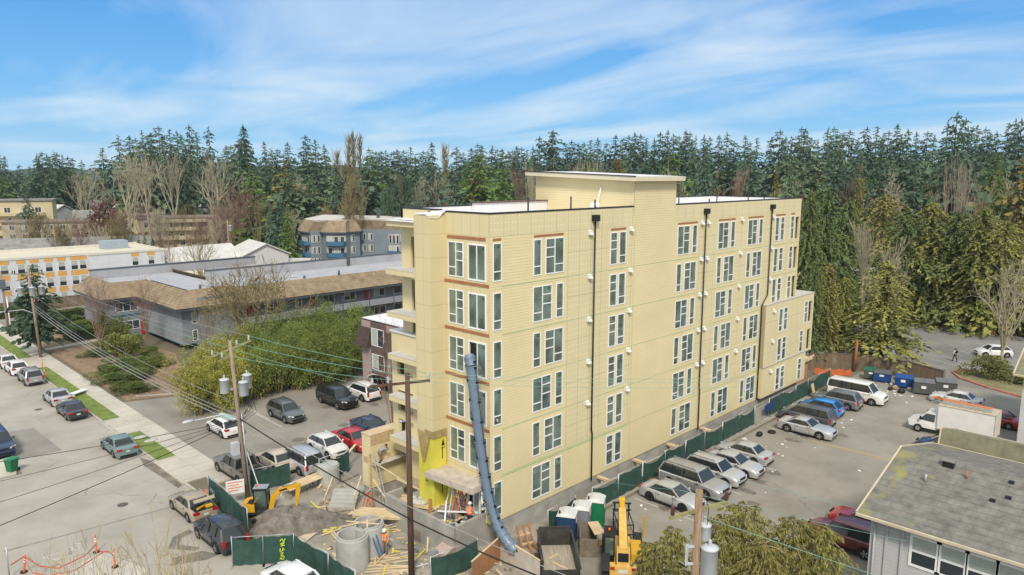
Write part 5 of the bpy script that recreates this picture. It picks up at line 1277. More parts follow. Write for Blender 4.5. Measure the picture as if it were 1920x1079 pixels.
b = MB(); b.box((44.6, -46, 0), (56, -20.3, 6.6)); b.build('wall', striped('white_clapboard', (.50, .51, .53), .2, 'Z', .86, .08, .75, .04), t)
b = MB(); b.add([(43.9, -19.7, 6.5), (50.3, -19.7, 9.2), (56.7, -19.7, 6.5), (43.9, -46, 6.5), (50.3, -46, 9.2), (56.7, -46, 6.5)], [(0, 1, 4, 3), (1, 2, 5, 4), (0, 2, 1)]); b.build('roof', M_rg2, t)
b = MB(); b.bar((43.84, -19.65, 6.45), (43.84, -46, 6.45), .14); b.bar((43.9, -19.65, 6.45), (50.3, -19.65, 9.15), .1, .3); b.build('gutter', M_gut, t)
win(t, onX(44.6, -21.5, 3.2), 1.3, 1.6, -2, fw=.1)
# ---------------------------------------------------------------- trees, shrubs, hedges
def leafmat(name, c1, c2, scale, objvar=.22, rough=.85):
    c1, c2 = [[q * 1.25 for q in c] for c in (c1, c2)]
    m = mat(name, c1, rough, .25, scale, col2=c2, objvar=objvar, spec=.15, detail=4)
    return m
M_bark = mat('conifer_bark', (.075, .055, .042), .95, .35, 3)
M_bark2 = mat('pale_bark', (.34, .295, .21), .95, .3, 2, col2=(.45, .40, .29))
M_bark3 = mat('mossy_bark', (.185, .155, .075), .95, .3, 2, col2=(.26, .215, .115))
M_bark4 = mat('red_brown_twigs', (.20, .125, .095), .95, .3, 2, col2=(.27, .185, .14))
M_bark5 = mat('grey_stems', (.33, .285, .235), .95, .3, 2, col2=(.27, .19, .15))
M_fir = leafmat('fir_needles', (.032, .060, .042), (.078, .118, .072), 9.0)
M_fir2 = leafmat('blue_fir_needles', (.036, .070, .050), (.085, .130, .088), 9.0)
M_ced = leafmat('cedar_sprays', (.078, .094, .028), (.235, .225, .068), 5.0, .16)
M_cedn = leafmat('near_cedar_sprays', (.066, .078, .020), (.235, .205, .06), 3.5, .1)
M_ced2 = leafmat('green_cedar_sprays', (.052, .080, .030), (.15, .18, .065), 5.0, .14)
M_ced3 = leafmat('pale_olive_sprays', (.10, .10, .03), (.27, .24, .08), 5.0, .12)
M_bam2 = leafmat('green_bamboo_leaves', (.055, .095, .022), (.19, .22, .06), 1.1, .14)
M_firl = leafmat('light_fir_needles', (.045, .078, .045), (.115, .155, .085), 7.0)
M_olive = leafmat('olive_sprays', (.085, .082, .025), (.165, .14, .045), 8.0)
M_bright = leafmat('bright_green_needles', (.045, .09, .025), (.11, .165, .045), 8.0, .12)
M_bam = leafmat('bamboo_leaves', (.085, .115, .022), (.36, .33, .075), 1.1, .16)
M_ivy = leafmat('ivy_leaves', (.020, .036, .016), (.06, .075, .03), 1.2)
M_hedge = leafmat('hedge_leaves', (.035, .065, .018), (.12, .15, .04), 3.0, .15)
M_laurel = leafmat('laurel_leaves', (.065, .09, .025), (.19, .20, .06), 3.0, .12)
M_redleaf = leafmat('plum_leaves', (.06, .03, .028), (.12, .065, .05), 3.0)
def card(mb, p, d, s, w, r_):
    """one leaf clump: a bent diamond along d"""
    d = d.normalized(); a = d.cross(Vector((r_.uniform(-1, 1), r_.uniform(-1, 1), r_.uniform(-.2, 1))))
    if a.length < 1e-3: a = Vector((1, 0, 0))
    a = a.normalized() * w
    mb.v += [tuple(p), tuple(p + d * s * .5 + a), tuple(p + d * s), tuple(p + d * s * .5 - a)]
    o = len(mb.v) - 4; mb.f.append((o, o + 1, o + 2, o + 3)); mb.m.append(0); mb.sm.append(False)
def conifer_mesh(seed, levels=26, per=8, rad=.2, droop=.45, bare=.08, power=.85, ragged=.35, cards=6, cw=.30, lump=0, ks=1.0):
    r_ = random.Random(seed); c = MB(); t = MB()
    lean = (r_.uniform(-.01, .01), r_.uniform(-.01, .01))
    t.tube([(0, 0, -.02), (lean[0], lean[1], .5), (lean[0], lean[1], .97)], [.016, .010, .002], 6)
    for i in range(levels):
        f = (i + r_.random() * .6) / levels
        z = bare + (1 - bare) * f
        R_ = rad * (1 - f) ** power * (1 + lump * math.sin(f * 17 + seed)) + .006
        n = max(4, int(per * (.55 + .6 * (1 - f))))
        a0 = r_.random() * 6.28
        for k in range(n):
            a = a0 + 6.283 * k / n + r_.uniform(-.3, .3)
            L = R_ * r_.uniform(1 - ragged, 1 + ragged * .55)
            out = Vector((math.cos(a), math.sin(a), 0)); zj = r_.uniform(-.9, .6) / levels
            for j in range(cards):
                u = (j + .6) / cards
                p = Vector((lean[0], lean[1], z + zj)) + out * L * u + Vector((0, 0, (.28 * u - droop * u * u) * L))
                side = Vector((-out.y, out.x, 0)) * r_.choice((-1, 1))
                d = out * r_.uniform(.5, 1.1) + side * r_.uniform(.15, .9) + Vector((0, 0, -droop * r_.uniform(.1, 1.5)))
                card(c, p, d, max(L * .42 * ks, .014) * r_.uniform(.6, 1.3), max(L * cw * .4 * ks, .006), r_)
    for k in range(5): card(c, Vector((lean[0], lean[1], .955 + .008 * k)), Vector((r_.uniform(-.5, .5), r_.uniform(-.5, .5), 1)), .035, .006, r_)
    return c.mesh('crown', M_fir), t.mesh('trunk', M_bark)
CON = [conifer_mesh(1, 40, 9, .2, .5, .08, .60, .5, 7, .34, .10, .85), conifer_mesh(2, 36, 8, .21, .4, .12, .64, .6, 7, .34, .14, .85), conifer_mesh(3, 40, 9, .17, .6, .06, .56, .5, 7, .34, .06, .85), conifer_mesh(4, 34, 9, .22, .45, .15, .45, .65, 7, .32, .24, .85), conifer_mesh(5, 32, 7, .16, .5, .3, .5, .7, 7, .34, .30, .85)]
CEDM = [conifer_mesh(11, 50, 12, .23, .7, .03, .42, .6, 26, .24, .18, .36), conifer_mesh(12, 48, 12, .25, .6, .04, .32, .65, 26, .24, .24, .36), conifer_mesh(13, 42, 10, .17, .8, .20, .5, .6, 20, .24, .2, .4)]
def plant(name, label, cat, px, dist, top, wpx, meshes, ms, group=None, mat_=None, base=0.0, rz=None, squash=1.0, tname='trunk', cname='crown'):
    """a tree standing dist from the camera on the sight line px, as tall and wide as the photograph shows it"""
    p = AT(px, dist) if not isinstance(px, Vector) else px
    h = ZAT(p.x, p.y, top) - base
    t = thing(name, label, cat, (p.x, p.y, base), rnd.random() * 6.28 if rz is None else rz, group)
    wid = wpx / 1358.74 * (p - Vector((CX, CY, 0))).length
    k = wid / (2 * ms)
    for m_, n_ in zip(meshes, (cname, tname)):
        if m_ is None: continue
        o = put(n_, m_, t, None, 0, (k, k, h))
        if mat_ and n_ == cname:
            o.material_slots[0].link = 'OBJECT'; o.material_slots[0].material = mat_
    return t
GS = 'fir trees along the skyline'
sky_l = [(0,286),(10,295),(37,311),(54,315),(72,290),(81,287),(92,292),(104,287),(111,289),(120,291),(129,296),(139,299),(194,280),(226,256),(245,257),(258,262),(271,247),(282,255),(290,251),(305,239),(325,246),(336,249),(346,256),(360,237),(375,251),(397,240),(429,276),(437,274),(462,238),(450,262),
 (499,267),(512,280),(521,281),(540,269),(575,256),(592,265),(611,274),(705,286),(715,285),(725,284),(739,286),(747,282),(759,284),(769,279),(780,295),(795,285),(803,284),(856,277),(870,288),(882,280),(895,272),(905,276),(922,276),(932,282),(940,281),(952,286),(962,284),(970,276),(979,279),(990,284),(999,276),(1011,259),(1036,246),(1060,271),(1070,266),(1084,271),(1094,270),(1109,266),(1121,260),(1136,270),(1152,255),(1167,262),(1179,257),(1190,251),(1201,255),(1212,262),(1226,260),(1235,251),(1249,246),(1261,252),(1272,257),(1284,246),(1292,250),(1302,257),(1317,256),(1329,259),(1346,255),(1360,250),(1374,268),(1395,256),(1405,268),(1418,262),(1442,260),(1460,246),(1470,258),(1482,257),(1497,241),(1506,245),(1516,262),(1529,264),(1546,242),(1557,241),(1566,255),(1576,251),(1590,247),(1605,262),(1621,241),(1636,241),(1649,257),(1662,248),(1674,235),(1684,255),(1697,246),(1714,250),(1731,249),(1745,256),(1770,232),(1801,225),(1815,240),(1825,237),(1839,242),(1850,252),(1862,250),(1880,234),(1896,226),(1906,227),(1918,240)]
for i, (px, ty) in enumerate(sky_l):
    k = (3, 0, 3, 1, 2, 3, 0, 4)[i % 8] if 460 < px or px < 150 else (1, 4, 0, 3)[i % 4]
    d = 285 + (i * 37 % 90) if 180 < px < 620 or px > 1000 else 330 + (i * 37 % 90)
    plant('fir_tree', 'dark fir in the unbroken row of treetops along the skyline', 'tree', px, d, ty - 1, (44 + (i * 17 % 30)) * (1 if px > 150 else .65), CON[k], .2, GS, (M_fir, M_fir2, M_fir, M_firl)[i % 4])
GM = 'conifers on the slope below the skyline'
r2 = random.Random(21)
for i in range(58):
    px = r2.uniform(440, 1935) if i > 14 else r2.uniform(-10, 440)
    if px < 640 and px > 440 and r2.random() < .5: continue
    ty = r2.uniform(286, 334) if px > 640 else r2.uniform(296, 330)
    plant('conifer', 'green conifer standing lower on the wooded slope below the skyline row', 'tree', px, r2.uniform(200, 275) if px > 460 else r2.uniform(360, 420), ty, r2.uniform(54, 96) if px > 460 else 30, CON[i % 5], .2, GM, (M_firl, M_fir2, M_bright, M_fir, M_olive, M_firl, M_bright)[i % 7])
# conifers one can point at
for (nm, lb, px, d, ty, w, k, m_) in (
 ('fir_tree', 'broad dark fir, tallest of all, above the pale bare stems at right', 1785, 172, 214, 78, 3, M_fir),
 ('fir_tree', 'tall dark fir left of centre with a clean spire above the brown thicket', 462, 300, 236, 62, 0, M_fir),
 ('fir_tree', 'tall two-tipped fir standing right behind the left edge of the stair penthouse', 1034, 210, 246, 84, 3, M_fir2),
 ('fir_tree', 'blue green fir rising left of the yellow block roof', 812, 215, 268, 66, 0, M_fir2),
 ('cypress', 'bright green conical cypress left of the pale roof house at right', 1876, 205, 303, 42, 2, M_bright),
 ('fir_tree', 'bright green ragged fir left of the penthouse wall', 945, 190, 288, 70, 1, M_bright),
 ('fir_tree', 'vivid dark green fir touching the right side of the tall poplars', 692, 235, 279, 52, 3, M_bright),
 ('cypress', 'blue green narrow cypress behind the white gabled house', 503, 192, 385, 30, 2, M_fir2),
 ('cypress', 'dark spire behind the yellow green cypress by the blue balconies', 523, 196, 367, 38, 2, M_fir2),
 ('cypress', 'yellow green cypress between the white gabled house and the blue balconies', 535, 186, 382, 44, 2, M_bright),
 ('evergreen', 'dark evergreen left of the poplars above the long tan building', 641, 232, 332, 40, 3, M_fir),
 ('evergreen', 'olive evergreen right of the blue green fir at the roof edge', 885, 205, 318, 40, 3, M_olive),
 ('evergreen', 'rounded olive dome of an evergreen above the penthouse roof', 1160, 190, 297, 36, 3, M_olive),
 ('fir_tree', 'light green fir above the right end of the penthouse roof', 1210, 200, 284, 52, 1, M_fir2),
 ('fir_tree', 'broad green fir above the right roof membrane', 1322, 195, 272, 66, 0, M_fir2),
 ('cypress', 'yellow olive cypress at the far right corner of the yellow roof', 1457, 150, 306, 30, 2, M_olive),
 ('fir_tree', 'broad light green fir behind the near cedars at right', 1572, 200, 280, 74, 0, M_fir2),
 ('cypress', 'small olive cypress between broad firs at right', 1614, 190, 306, 32, 2, M_olive),
 ('fir_tree', 'green fir with a straight trunk right of the small olive cypress', 1652, 195, 268, 54, 1, M_fir),
 ('pine_tree', 'dark ragged pine between the two left utility poles', 42, 112, 496, 62, 3, M_fir),
 ('evergreen', 'dark evergreen against the cream block at the left edge', 46, 285, 366, 24, 3, M_fir),
 ('evergreen', 'green evergreen corner above the cream block', 2, 320, 330, 44, 3, M_bright)):
    plant(nm, lb, 'tree', px, d, ty, w, CON[k], .2, None, m_)
GH = 'dark cypresses behind the orange panelled building'
for i, px in enumerate((200, 212, 224, 236, 250, 262, 275, 292)):
    plant('cypress', 'stubby dark cypress in the row behind the orange panelled building', 'tree', px, 205, 436 + (i * 7 % 11), 17, CON[2], .17, GH, M_olive if i % 2 else M_hedge)
# the cedars at right
ced = [('tall narrow cedar touching the far end of the yellow block', 1524, 112, 356, 70, 0), ('cedar behind the far end of the yellow block, second from it', 1556, 118, 352, 84, 1), ('olive cedar between the yellow block and the bare vase tree', 1596, 126, 372, 84, 0), ('rounded cedar above the bare vase tree', 1662, 150, 366, 110, 1),
 ('leftmost of the five big cedars over the ivy bank', 1706, 132, 394, 96, 1), ('second big cedar from the left over the ivy bank', 1755, 134, 378, 104, 0), ('middle one of the five big cedars over the ivy bank', 1806, 133, 396, 112, 1), ('fourth big cedar, behind the sign on the ivy bank', 1853, 131, 386, 100, 0), ('rightmost of the five big cedars over the ivy bank', 1898, 130, 414, 100, 1),
 ('broad dark cedar standing in the lot behind the board fence', 1678, 99, 490, 112, 2), ('slim cedar with a bare pale trunk by the end of the yellow block', 1541, 96, 484, 52, 2), ('slim cedar with bare trunk between the orange post and its twin', 1567, 98, 496, 60, 2), ('drooping cedar left of the orange post', 1600, 103, 520, 70, 0)]
for (lb, px, d, ty, w, k) in ced:
    t_ = plant('cedar', lb, 'tree', px, d, ty, w, CEDM[k], (.21, .245, .155)[k], None, (M_ced, M_ced2, M_ced3, M_ced, M_ced2)[px % 5])
# bare trees
def bare_mesh(seed, n0=7, spread=.5, lv=5, trunk=.25, br=2, twig=.0014, up=.35, thick=.016, ratio=.74, jitter=.3):
    r_ = random.Random(seed); b = MB()
    def grow(p, d, L, r, k):
        q = p; pts, rs = [p], [r]
        for i in range(2):
            d = (d + Vector((r_.uniform(-jitter, jitter), r_.uniform(-jitter, jitter), r_.uniform(-.05, .2) * up * 2)) * .5).normalized()
            q = q + d * L / 2; pts.append(q); rs.append(max(r * (1 - .22 * (i + 1)), twig))
        b.tube(pts, rs, 5 if k > 2 else 3, 0, False, False)
        if k == 0: return
        for i in range(br + (1 if k > 1 and r_.random() < .75 else 0)):
            a = r_.uniform(.25, .75) * spread * 1.5
            ax = d.cross(Vector((r_.uniform(-1, 1), r_.uniform(-1, 1), r_.uniform(-1, 1)))).normalized()
            nd = (Matrix.Rotation(a, 3, ax) @ d + Vector((0, 0, up * .35))).normalized()
            st = pts[-1] if i < 2 else pts[1]
            grow(st, nd, L * ratio * r_.uniform(.8, 1.15), max(r * .58, twig), k - 1)
    b.tube([(0, 0, -.02), (r_.uniform(-.01, .01), 0, trunk * .6), (0, 0, trunk)], [thick * 1.25, thick, thick * .9], 7, 0, False)
    for k in range(n0):
        a = 6.283 * k / n0 + r_.uniform(-.4, .4)
        t_ = spread * r_.uniform(.35, 1.1)
        grow(Vector((0, 0, trunk * r_.uniform(.75, 1.0))), Vector((math.cos(a) * math.sin(t_), math.sin(a) * math.sin(t_), math.cos(t_))), (1 - trunk) * .33, thick * .6, lv - 1)
    zs = max(v[2] for v in b.v); ws = sorted(math.hypot(v[0], v[1]) for v in b.v)[int(len(b.v) * .97)]
    b.v = [(x / ws * .5, y / ws * .5, z / zs) for x, y, z in b.v]
    return b.mesh('limbs', M_bark3)
BARE = [bare_mesh(1, 7, .55, 5, .28), bare_mesh(2, 8, .75, 5, .18, thick=.02), bare_mesh(3, 6, .32, 5, .12, up=.6, thick=.012), bare_mesh(4, 5, .45, 5, .4, thick=.013)]
NEARB = bare_mesh(15, 8, .95, 6, .35, 2, .0015, .22, .008, .78, .4)
M_bark6 = mat('budding_twigs', (.34, .27, .14), .95, .3, 3, col2=(.44, .36, .21))
THICK = bare_mesh(8, 9, .7, 6, .12, 2, .0035, .3, .014)
BIGB = bare_mesh(9, 10, .85, 6, .16, 2, .0023, .22, .02, .76)
def poplar_mesh(seed):
    r_ = random.Random(seed); b = MB()
    b.tube([(0, 0, 0), (0, 0, .5), (.004, 0, .99)], [.013, .010, .001], 6, 0, False)
    for i in range(260):
        z = r_.uniform(.10, .93); a = r_.random() * 6.28; L = r_.uniform(.05, .13) * (1.15 - z * .5)
        o = Vector((math.cos(a), math.sin(a), 0)); s_ = r_.uniform(.010, .034)
        p = Vector((0, 0, z)); pts = [p, p + o * s_ * .7 + Vector((0, 0, L * .4)), p + o * s_ + Vector((0, 0, L))]
        b.tube(pts, [.0028, .0018, .0009], 3, 0, False, False)
    ws = .034
    b.v = [(x / ws * .5, y / ws * .5, z) for x, y, z in b.v]
    return b.mesh('limbs', M_bark3)
POP = poplar_mesh(3)
def bare(lb, px, d, ty, w, m_, mt, name='bare_tree', group=None, base=0.0):
    return plant(name, lb, 'tree', px, d, ty, w, (m_,), .5, group, mt, base, None, 1, 'limbs', 'limbs')
for (lb, px, ty, w) in (('leftmost tall leafless poplar of the trio right of the brown thicket', 655, 246, 17), ('middle and tallest leafless poplar of the trio', 664, 240, 17), ('rightmost tall leafless poplar of the trio', 676, 244, 17), ('slim tan poplar left of the poplar trio', 632, 276, 19), ('low tan poplar leaning on the trio, left of it', 646, 300, 20), ('single tan poplar right of the blue green fir', 835, 264, 18)):
    bare(lb, px, 238, ty, w, POP, M_bark3, 'poplar_tree')
for (lb, px, d, ty, w, k, mt) in (
 ('wide bare tree behind the tiny white house on the rise', 155, 330, 308, 70, 1, M_bark2), ('tall leaning bare tree, leftmost of those above the tan apartments', 236, 250, 276, 84, 0, M_bark2), ('tall straight bare tree with a pale trunk beside the leaning one', 272, 245, 282, 54, 3, M_bark2), ('bare tree with a yellow crown before the dark firs', 322, 280, 274, 62, 0, M_bark2), ('broad crowned bare tree left of the tall spire fir', 402, 290, 276, 108, 1, M_bark2),
 ('bare mossy tree in front of the long white house', 363, 150, 422, 78, 1, M_bark3), ('small bare pinkish tree against the orange panelled building', 160, 106, 508, 70, 1, M_bark4), ('small bare shrub tree right of the orange panelled building wall', 252, 108, 508, 50, 1, M_bark4), ('bare ivy grown tree left of the cypress pair', 478, 205, 365, 40, 2, M_bark3),
 ('bare tree cluster above the left part of the penthouse roof', 1085, 170, 292, 62, 2, M_bark2), ('pale bare tree above the middle of the penthouse roof', 1112, 172, 286, 56, 2, M_bark2), ('low bare tree behind the left end of the penthouse', 1000, 175, 300, 50, 2, M_bark2), ('bare vase shaped tree among the right hand cedars', 1640, 118, 405, 100, 2, M_bark2), ('leaning bare branches under the vase shaped tree', 1688, 112, 452, 70, 1, M_bark2),
 ('pale bare tree hanging over the far lot at the right edge', 1915, 104, 470, 100, 1, M_bark2), ('multi stemmed bare tree with pale stems before the tallest fir', 1797, 160, 286, 60, 2, M_bark5), ('grey bare tree right of the pines at the roof edge', 792, 230, 322, 40, 2, M_bark2), ('bare shrub tree on the roof side of the pink building', 725, 58, 572, 70, 1, M_bark4), ('bare tree in front of the cream block', 22, 230, 398, 44, 1, M_bark2), ('bare tree left of the dark red leafed tree', 128, 228, 388, 60, 1, M_bark3)):
    bare(lb, px, d, ty, w, BARE[k], mt)
for (lb, px, d, ty, w, mt) in (('red brown twiggy thicket crown, left and largest of three', 452, 238, 338, 100, M_bark4), ('red brown twiggy thicket crown in the middle of three', 528, 242, 352, 90, M_bark4), ('tan twiggy thicket crown left of the dark evergreen', 592, 240, 350, 86, M_bark3), ('grey twiggy crown behind the two brown thickets', 560, 256, 318, 74, M_bark2), ('brown thicket below the far houses', 415, 225, 372, 70, M_bark4), ('brown thicket behind the right cedars near the white roof', 1895, 210, 372, 90, M_bark2), ('tan thicket right of the white flat roof', 1868, 190, 388, 66, M_bark2), ('rosy thicket among the firs left of the tallest fir', 1640, 210, 355, 60, M_bark2)):
    bare(lb, px, d, ty, w, THICK, mt, 'bare_thicket')
bare('wide mossy bare tree in front of the grey apartment gallery', Vector((10.5, 53, 0)), 0, 474, 215, BIGB, M_bark3)
bare('thin bare shrub at the corner of the grey apartments', Vector((6.5, 58, 0)), 0, 560, 60, BARE[2], M_bark3)
for lb, px, ty, w in (('leafless tree top in the bottom left corner, middle and highest of three', 185, 968, 300), ('leafless tree top in the bottom left corner, leftmost of three', 70, 1012, 240), ('leafless tree top in the bottom left corner, rightmost of three', 290, 1000, 220)):
    bare(lb, AT(px, 25), 0, ty, w, NEARB, M_bark6)
# leafy masses
def leafblob(seed, n, size, shape, wcard=.4, stems=0, updown=.3):
    r_ = random.Random(seed); c = MB()
    blobs = [(Vector((r_.gauss(0, .22), r_.gauss(0, .22), r_.uniform(.25, .85))), r_.uniform(.16, .30)) for _ in range(shape)]
    for i in range(n):
        p0, rr = r_.choice(blobs)
        v = Vector((r_.gauss(0, 1), r_.gauss(0, 1), r_.gauss(0, 1))).normalized() * rr * r_.uniform(.55, 1.08)
        p = p0 + v
        if p.z < .0: p.z = -p.z
        d = v.normalized() + Vector((r_.uniform(-.6, .6), r_.uniform(-.6, .6), r_.uniform(-1, .6) * updown * 2))
        card(c, p, d, size * r_.uniform(.6, 1.3), size * wcard, r_)
    me = c.mesh('crown', M_bam)
    s_ = None
    b = MB()
    for i in range(max(stems, 3)):
        a = r_.random() * 6.28; q = Vector((math.cos(a), math.sin(a), 0)) * r_.uniform(.02, .22)
        b.tube([q * .5 , q + Vector((0, 0, .45)), q * 1.5 + Vector((0, 0, .8))], [.012, .009, .004], 4, 0, False)
    return me, b.mesh('stems', M_bark3)
BAMM = [leafblob(31, 6500, .052, 17, .18, 12, .5), leafblob(32, 6500, .052, 15, .18, 12, .5)]
SHR = [leafblob(41, 3600, .06, 13, .32, 4), leafblob(42, 3400, .055, 10, .34, 4)]
GB = 'bamboo hedge behind the side parking lot'
k = 0
for row, (Y_, n, x0, x1) in enumerate(((39.6, 10, -2.6, 17.2), (42.4, 10, -1.5, 19), (45.6, 9, 1.5, 20), (49, 6, 6, 18))):
    for i in range(n):
        x = x0 + (x1 - x0) * i / (n - 1) + rnd.uniform(-.5, .5); y = Y_ + rnd.uniform(-.5, .5) - (.0 if x > 3 else .5)
        h = 4.6 + .085 * x + row * .32 + rnd.uniform(-.5, .6)
        t = thing('bamboo_clump', 'yellow green bamboo clump in the tall hedge behind the side parking lot', 'hedge', (x, y, 0), rnd.random() * 6.28, GB)
        kx = rnd.uniform(3.6, 4.4)
        lf_ = put('leaves', BAMM[k % 2][0], t, None, 0, (kx, kx, h))
        if x > 3 + 5 * rnd.random(): lf_.material_slots[0].link = 'OBJECT'; lf_.material_slots[0].material = M_bam2
        put('stems', BAMM[k % 2][1], t, None, 0, (kx, kx, h)); k += 1
def shrub(lb, pos, w, h, m_, k=0, name='shrub', group=None):
    t = thing(name, lb, 'shrub', (pos[0], pos[1], 0.05), rnd.random() * 6.28, group)
    o = put('crown', SHR[k][0], t, None, 0, (w, w, h)); o.material_slots[0].link = 'OBJECT'; o.material_slots[0].material = m_
    put('stems', SHR[k][1], t, None, 0, (w, w, h)); return t
shrub('big round shrub on the island with the red kerb', P(1866, 711), 4.6, 2.9, M_laurel, 0)
shrub('small shrub at the right end of the red kerbed island', P(1915, 722), 2.4, 1.5, M_laurel, 1)
shrub('tall yellow green laurel at the corner of the grey apartments', P(215, 658), 4.2, 4.6, M_laurel, 0)
shrub('second laurel right of the tall one by the grey apartments', P(240, 672), 4.4, 3.4, M_laurel, 1)
shrub('dark slim shrub left of the tall laurel', P(198, 640), 2.2, 4.2, M_hedge, 1)
GJ = 'dark spreading junipers in the bed by the street'
for i, (px, py, w, h) in enumerate(((190, 668, 4.5, 1.3), (215, 690, 5, 1.4), (250, 690, 5, 1.6), (200, 705, 4.6, 1.5), (225, 718, 4.6, 1.6), (255, 712, 4.6, 1.8), (270, 700, 4.2, 1.8), (225, 735, 3.6, 1.1), (262, 735, 4, 1.5), (205, 652, 4.6, 1.1), (240, 660, 4.6, 1.3), (275, 672, 4, 1.7), (288, 690, 4, 1.8))):
    shrub('dark green spreading juniper in the planting bed left of the bamboo', P(px, py), w * .78, h * .8, M_hedge, i % 2, 'juniper', GJ)
def hedge(lb, px, py, l, d, h, rz, group=None):
    p = P(px, py); t = thing('clipped_hedge', lb, 'hedge', (p.x, p.y, .08), rz, group)
    r_ = random.Random(int(px)); b = MB()
    b.box((-l / 2 + .12, -d / 2 + .12, 0), (l / 2 - .12, d / 2 - .12, h - .12))
    c = MB()
    for i in range(1500):
        f = r_.random()
        x, y, z = r_.uniform(-l / 2, l / 2), r_.uniform(-d / 2, d / 2), r_.uniform(0.05, h)
        if f < .5: z = h - .05 + r_.uniform(-.1, .05) - .25 * max(0, abs(x) / (l / 2) - .8) ; 
        elif f < .75: y = (d / 2 - .06) * r_.choice((-1, 1))
        else: x = (l / 2 - .06) * r_.choice((-1, 1))
        card(c, Vector((x, y, z)), Vector((r_.uniform(-1, 1), r_.uniform(-1, 1), r_.uniform(-.3, 1))), .22, .07, r_)
    c.build('leaves', M_hedge, t); b.build('core', mat('hedge_core', (.025, .04, .014), .95, .3, 3), t)
for (lb, px, py, l, d, h) in (('clipped hedge nearest the garden path, largest of the four', 163, 634, 5.4, 3.2, 1.6), ('clipped hedge second from the garden path', 142, 624, 4.2, 2.4, 1.5), ('clipped hedge third from the garden path', 128, 616, 3.6, 2.4, 1.6), ('long clipped hedge beside the far left parking lot', 116, 606, 6.2, 2.0, 1.9), ('low dark clipped hedge beside the driveway at far left', 68, 610, 6, 3, .8), ('dark clipped hedge under the pine at far left', 36, 592, 7, 3, 1.5)):
    hedge(lb, px, py, l, d, h, R(8))
# ivy bank behind the red kerb
iv = MB(); r_ = random.Random(77)
for i in range(7000):
    px = r_.uniform(1690, 1960); u = r_.random()
    a = P(px, 606 + (px - 1700) * .13); dv = Vector((a.x - CX, a.y - CY, 0)).normalized()
    p = a + dv * (.6 + 7 * u) + Vector((0, 0, .1 + 4.6 * u ** .6 + r_.uniform(-.3, .4)))
    card(iv, p, Vector((r_.uniform(-1, 1), r_.uniform(-1, 1), r_.uniform(-.5, 1))), r_.uniform(.4, .8), .2, r_)
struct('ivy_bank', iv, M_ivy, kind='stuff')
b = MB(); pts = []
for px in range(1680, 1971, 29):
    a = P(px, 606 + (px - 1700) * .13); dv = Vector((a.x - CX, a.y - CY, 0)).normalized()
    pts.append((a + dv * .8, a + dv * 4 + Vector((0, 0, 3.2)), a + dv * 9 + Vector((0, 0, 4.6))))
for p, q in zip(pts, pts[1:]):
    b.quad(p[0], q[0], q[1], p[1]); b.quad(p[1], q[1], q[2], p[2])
struct('bank_terrain', b, mat('dark_soil', (.035, .035, .02), .95, .3, 1))  # plain dark soil beneath the ivy
# near cedars at the bottom
def near_cedar(seed, h, rad, n):
    r_ = random.Random(seed); c, t = MB(), MB()
    t.tube([(0, 0, 0), (.1, 0, h * .5), (.05, .05, h * .97)], [.22, .13, .02], 8, 0, False)
    for i in range(n):
        f = (i + r_.random()) / n; z = h * (.06 + .92 * f)
        L = rad * (1 - f) ** .38 * r_.uniform(.5, 1.2) + .15
        a = i * 2.399 + r_.uniform(-.3, .3); o = Vector((math.cos(a), math.sin(a), 0)); s_ = Vector((-o.y, o.x, 0))
        pts = [Vector((.05, .02, z)) + o * L * u + Vector((0, 0, (.55 * u - .75 * u * u) * L * .8)) for u in (0, .25, .5, .75, 1)]
        t.tube(pts, [.035, .026, .018, .011, .004], 3, 0, False, False)
        for j in range(int(13 + L * 12)):
            u = r_.uniform(.18, 1.0); q = pts[min(3, int(u * 4))].lerp(pts[min(4, int(u * 4) + 1)], u * 4 - int(u * 4)) if u < 1 else pts[4]
            sp = r_.uniform(-1, 1) * .32 * L * (1.15 - u)
            p = q + s_ * sp + Vector((0, 0, -abs(sp) * .35))
            for m_ in range(3):
                card(c, p, o * r_.uniform(.2, .8) + s_ * (1 if sp > 0 else -1) * r_.uniform(.1, .7) + Vector((0, 0, -r_.uniform(.4, 1.4))), r_.uniform(.14, .32), r_.uniform(.014, .032), r_)
    return c.mesh('crown', M_cedn), t.mesh('trunk', M_bark3)
for (lb, px, d, ty, w, seed) in (('foreground cedar top at the bottom edge, tallest of the loose group', 1432, 33, 940, 5.2, 51), ('foreground cedar top against the grey house wall, rightmost of the loose group', 1592, 34, 978, 3.6, 52), ('foreground cedar top over the dark red car, second from the right of the loose group', 1532, 33.5, 966, 4.2, 54), ('foreground cedar top just right of the transformer pole', 1385, 32, 966, 3.6, 55), ('small foreground cedar top left of the transformer pole', 1285, 33, 985, 2.6, 53), ('lowest foreground cedar sprig, leftmost of the loose group', 1238, 33, 1012, 1.5, 56), ('low foreground cedar top in front of the tallest one', 1475, 31, 1010, 4.4, 57)):
    p = AT(px, d); h = ZAT(p.x, p.y, ty)
    t = thing('cedar', lb, 'tree', (p.x, p.y, 0), 0)
    m_ = near_cedar(seed, h, w * .66, int(94 + w * 13))
    put('crown', m_[0], t); put('trunk', m_[1], t)
plum = shrub('dark red leafed tree in front of the tan apartments', AT(188, 235), 11, ZAT(AT(188, 235).x, AT(188, 235).y, 372), M_redleaf, 0, 'plum_tree'); plum['category'] = 'tree'
for (lb, px, d, ty, w) in (('round topped pine left of the roof edge of the yellow block', 752, 200, 330, 7.5), ('second round pine just left of the larger one at the roof edge', 732, 205, 352, 6.5)):
    p = AT(px, d); t_ = shrub(lb, p, w, ZAT(p.x, p.y, ty), M_fir2, 1, 'pine_tree'); t_['category'] = 'tree'
GL = 'leafy bushes between the left apartments'
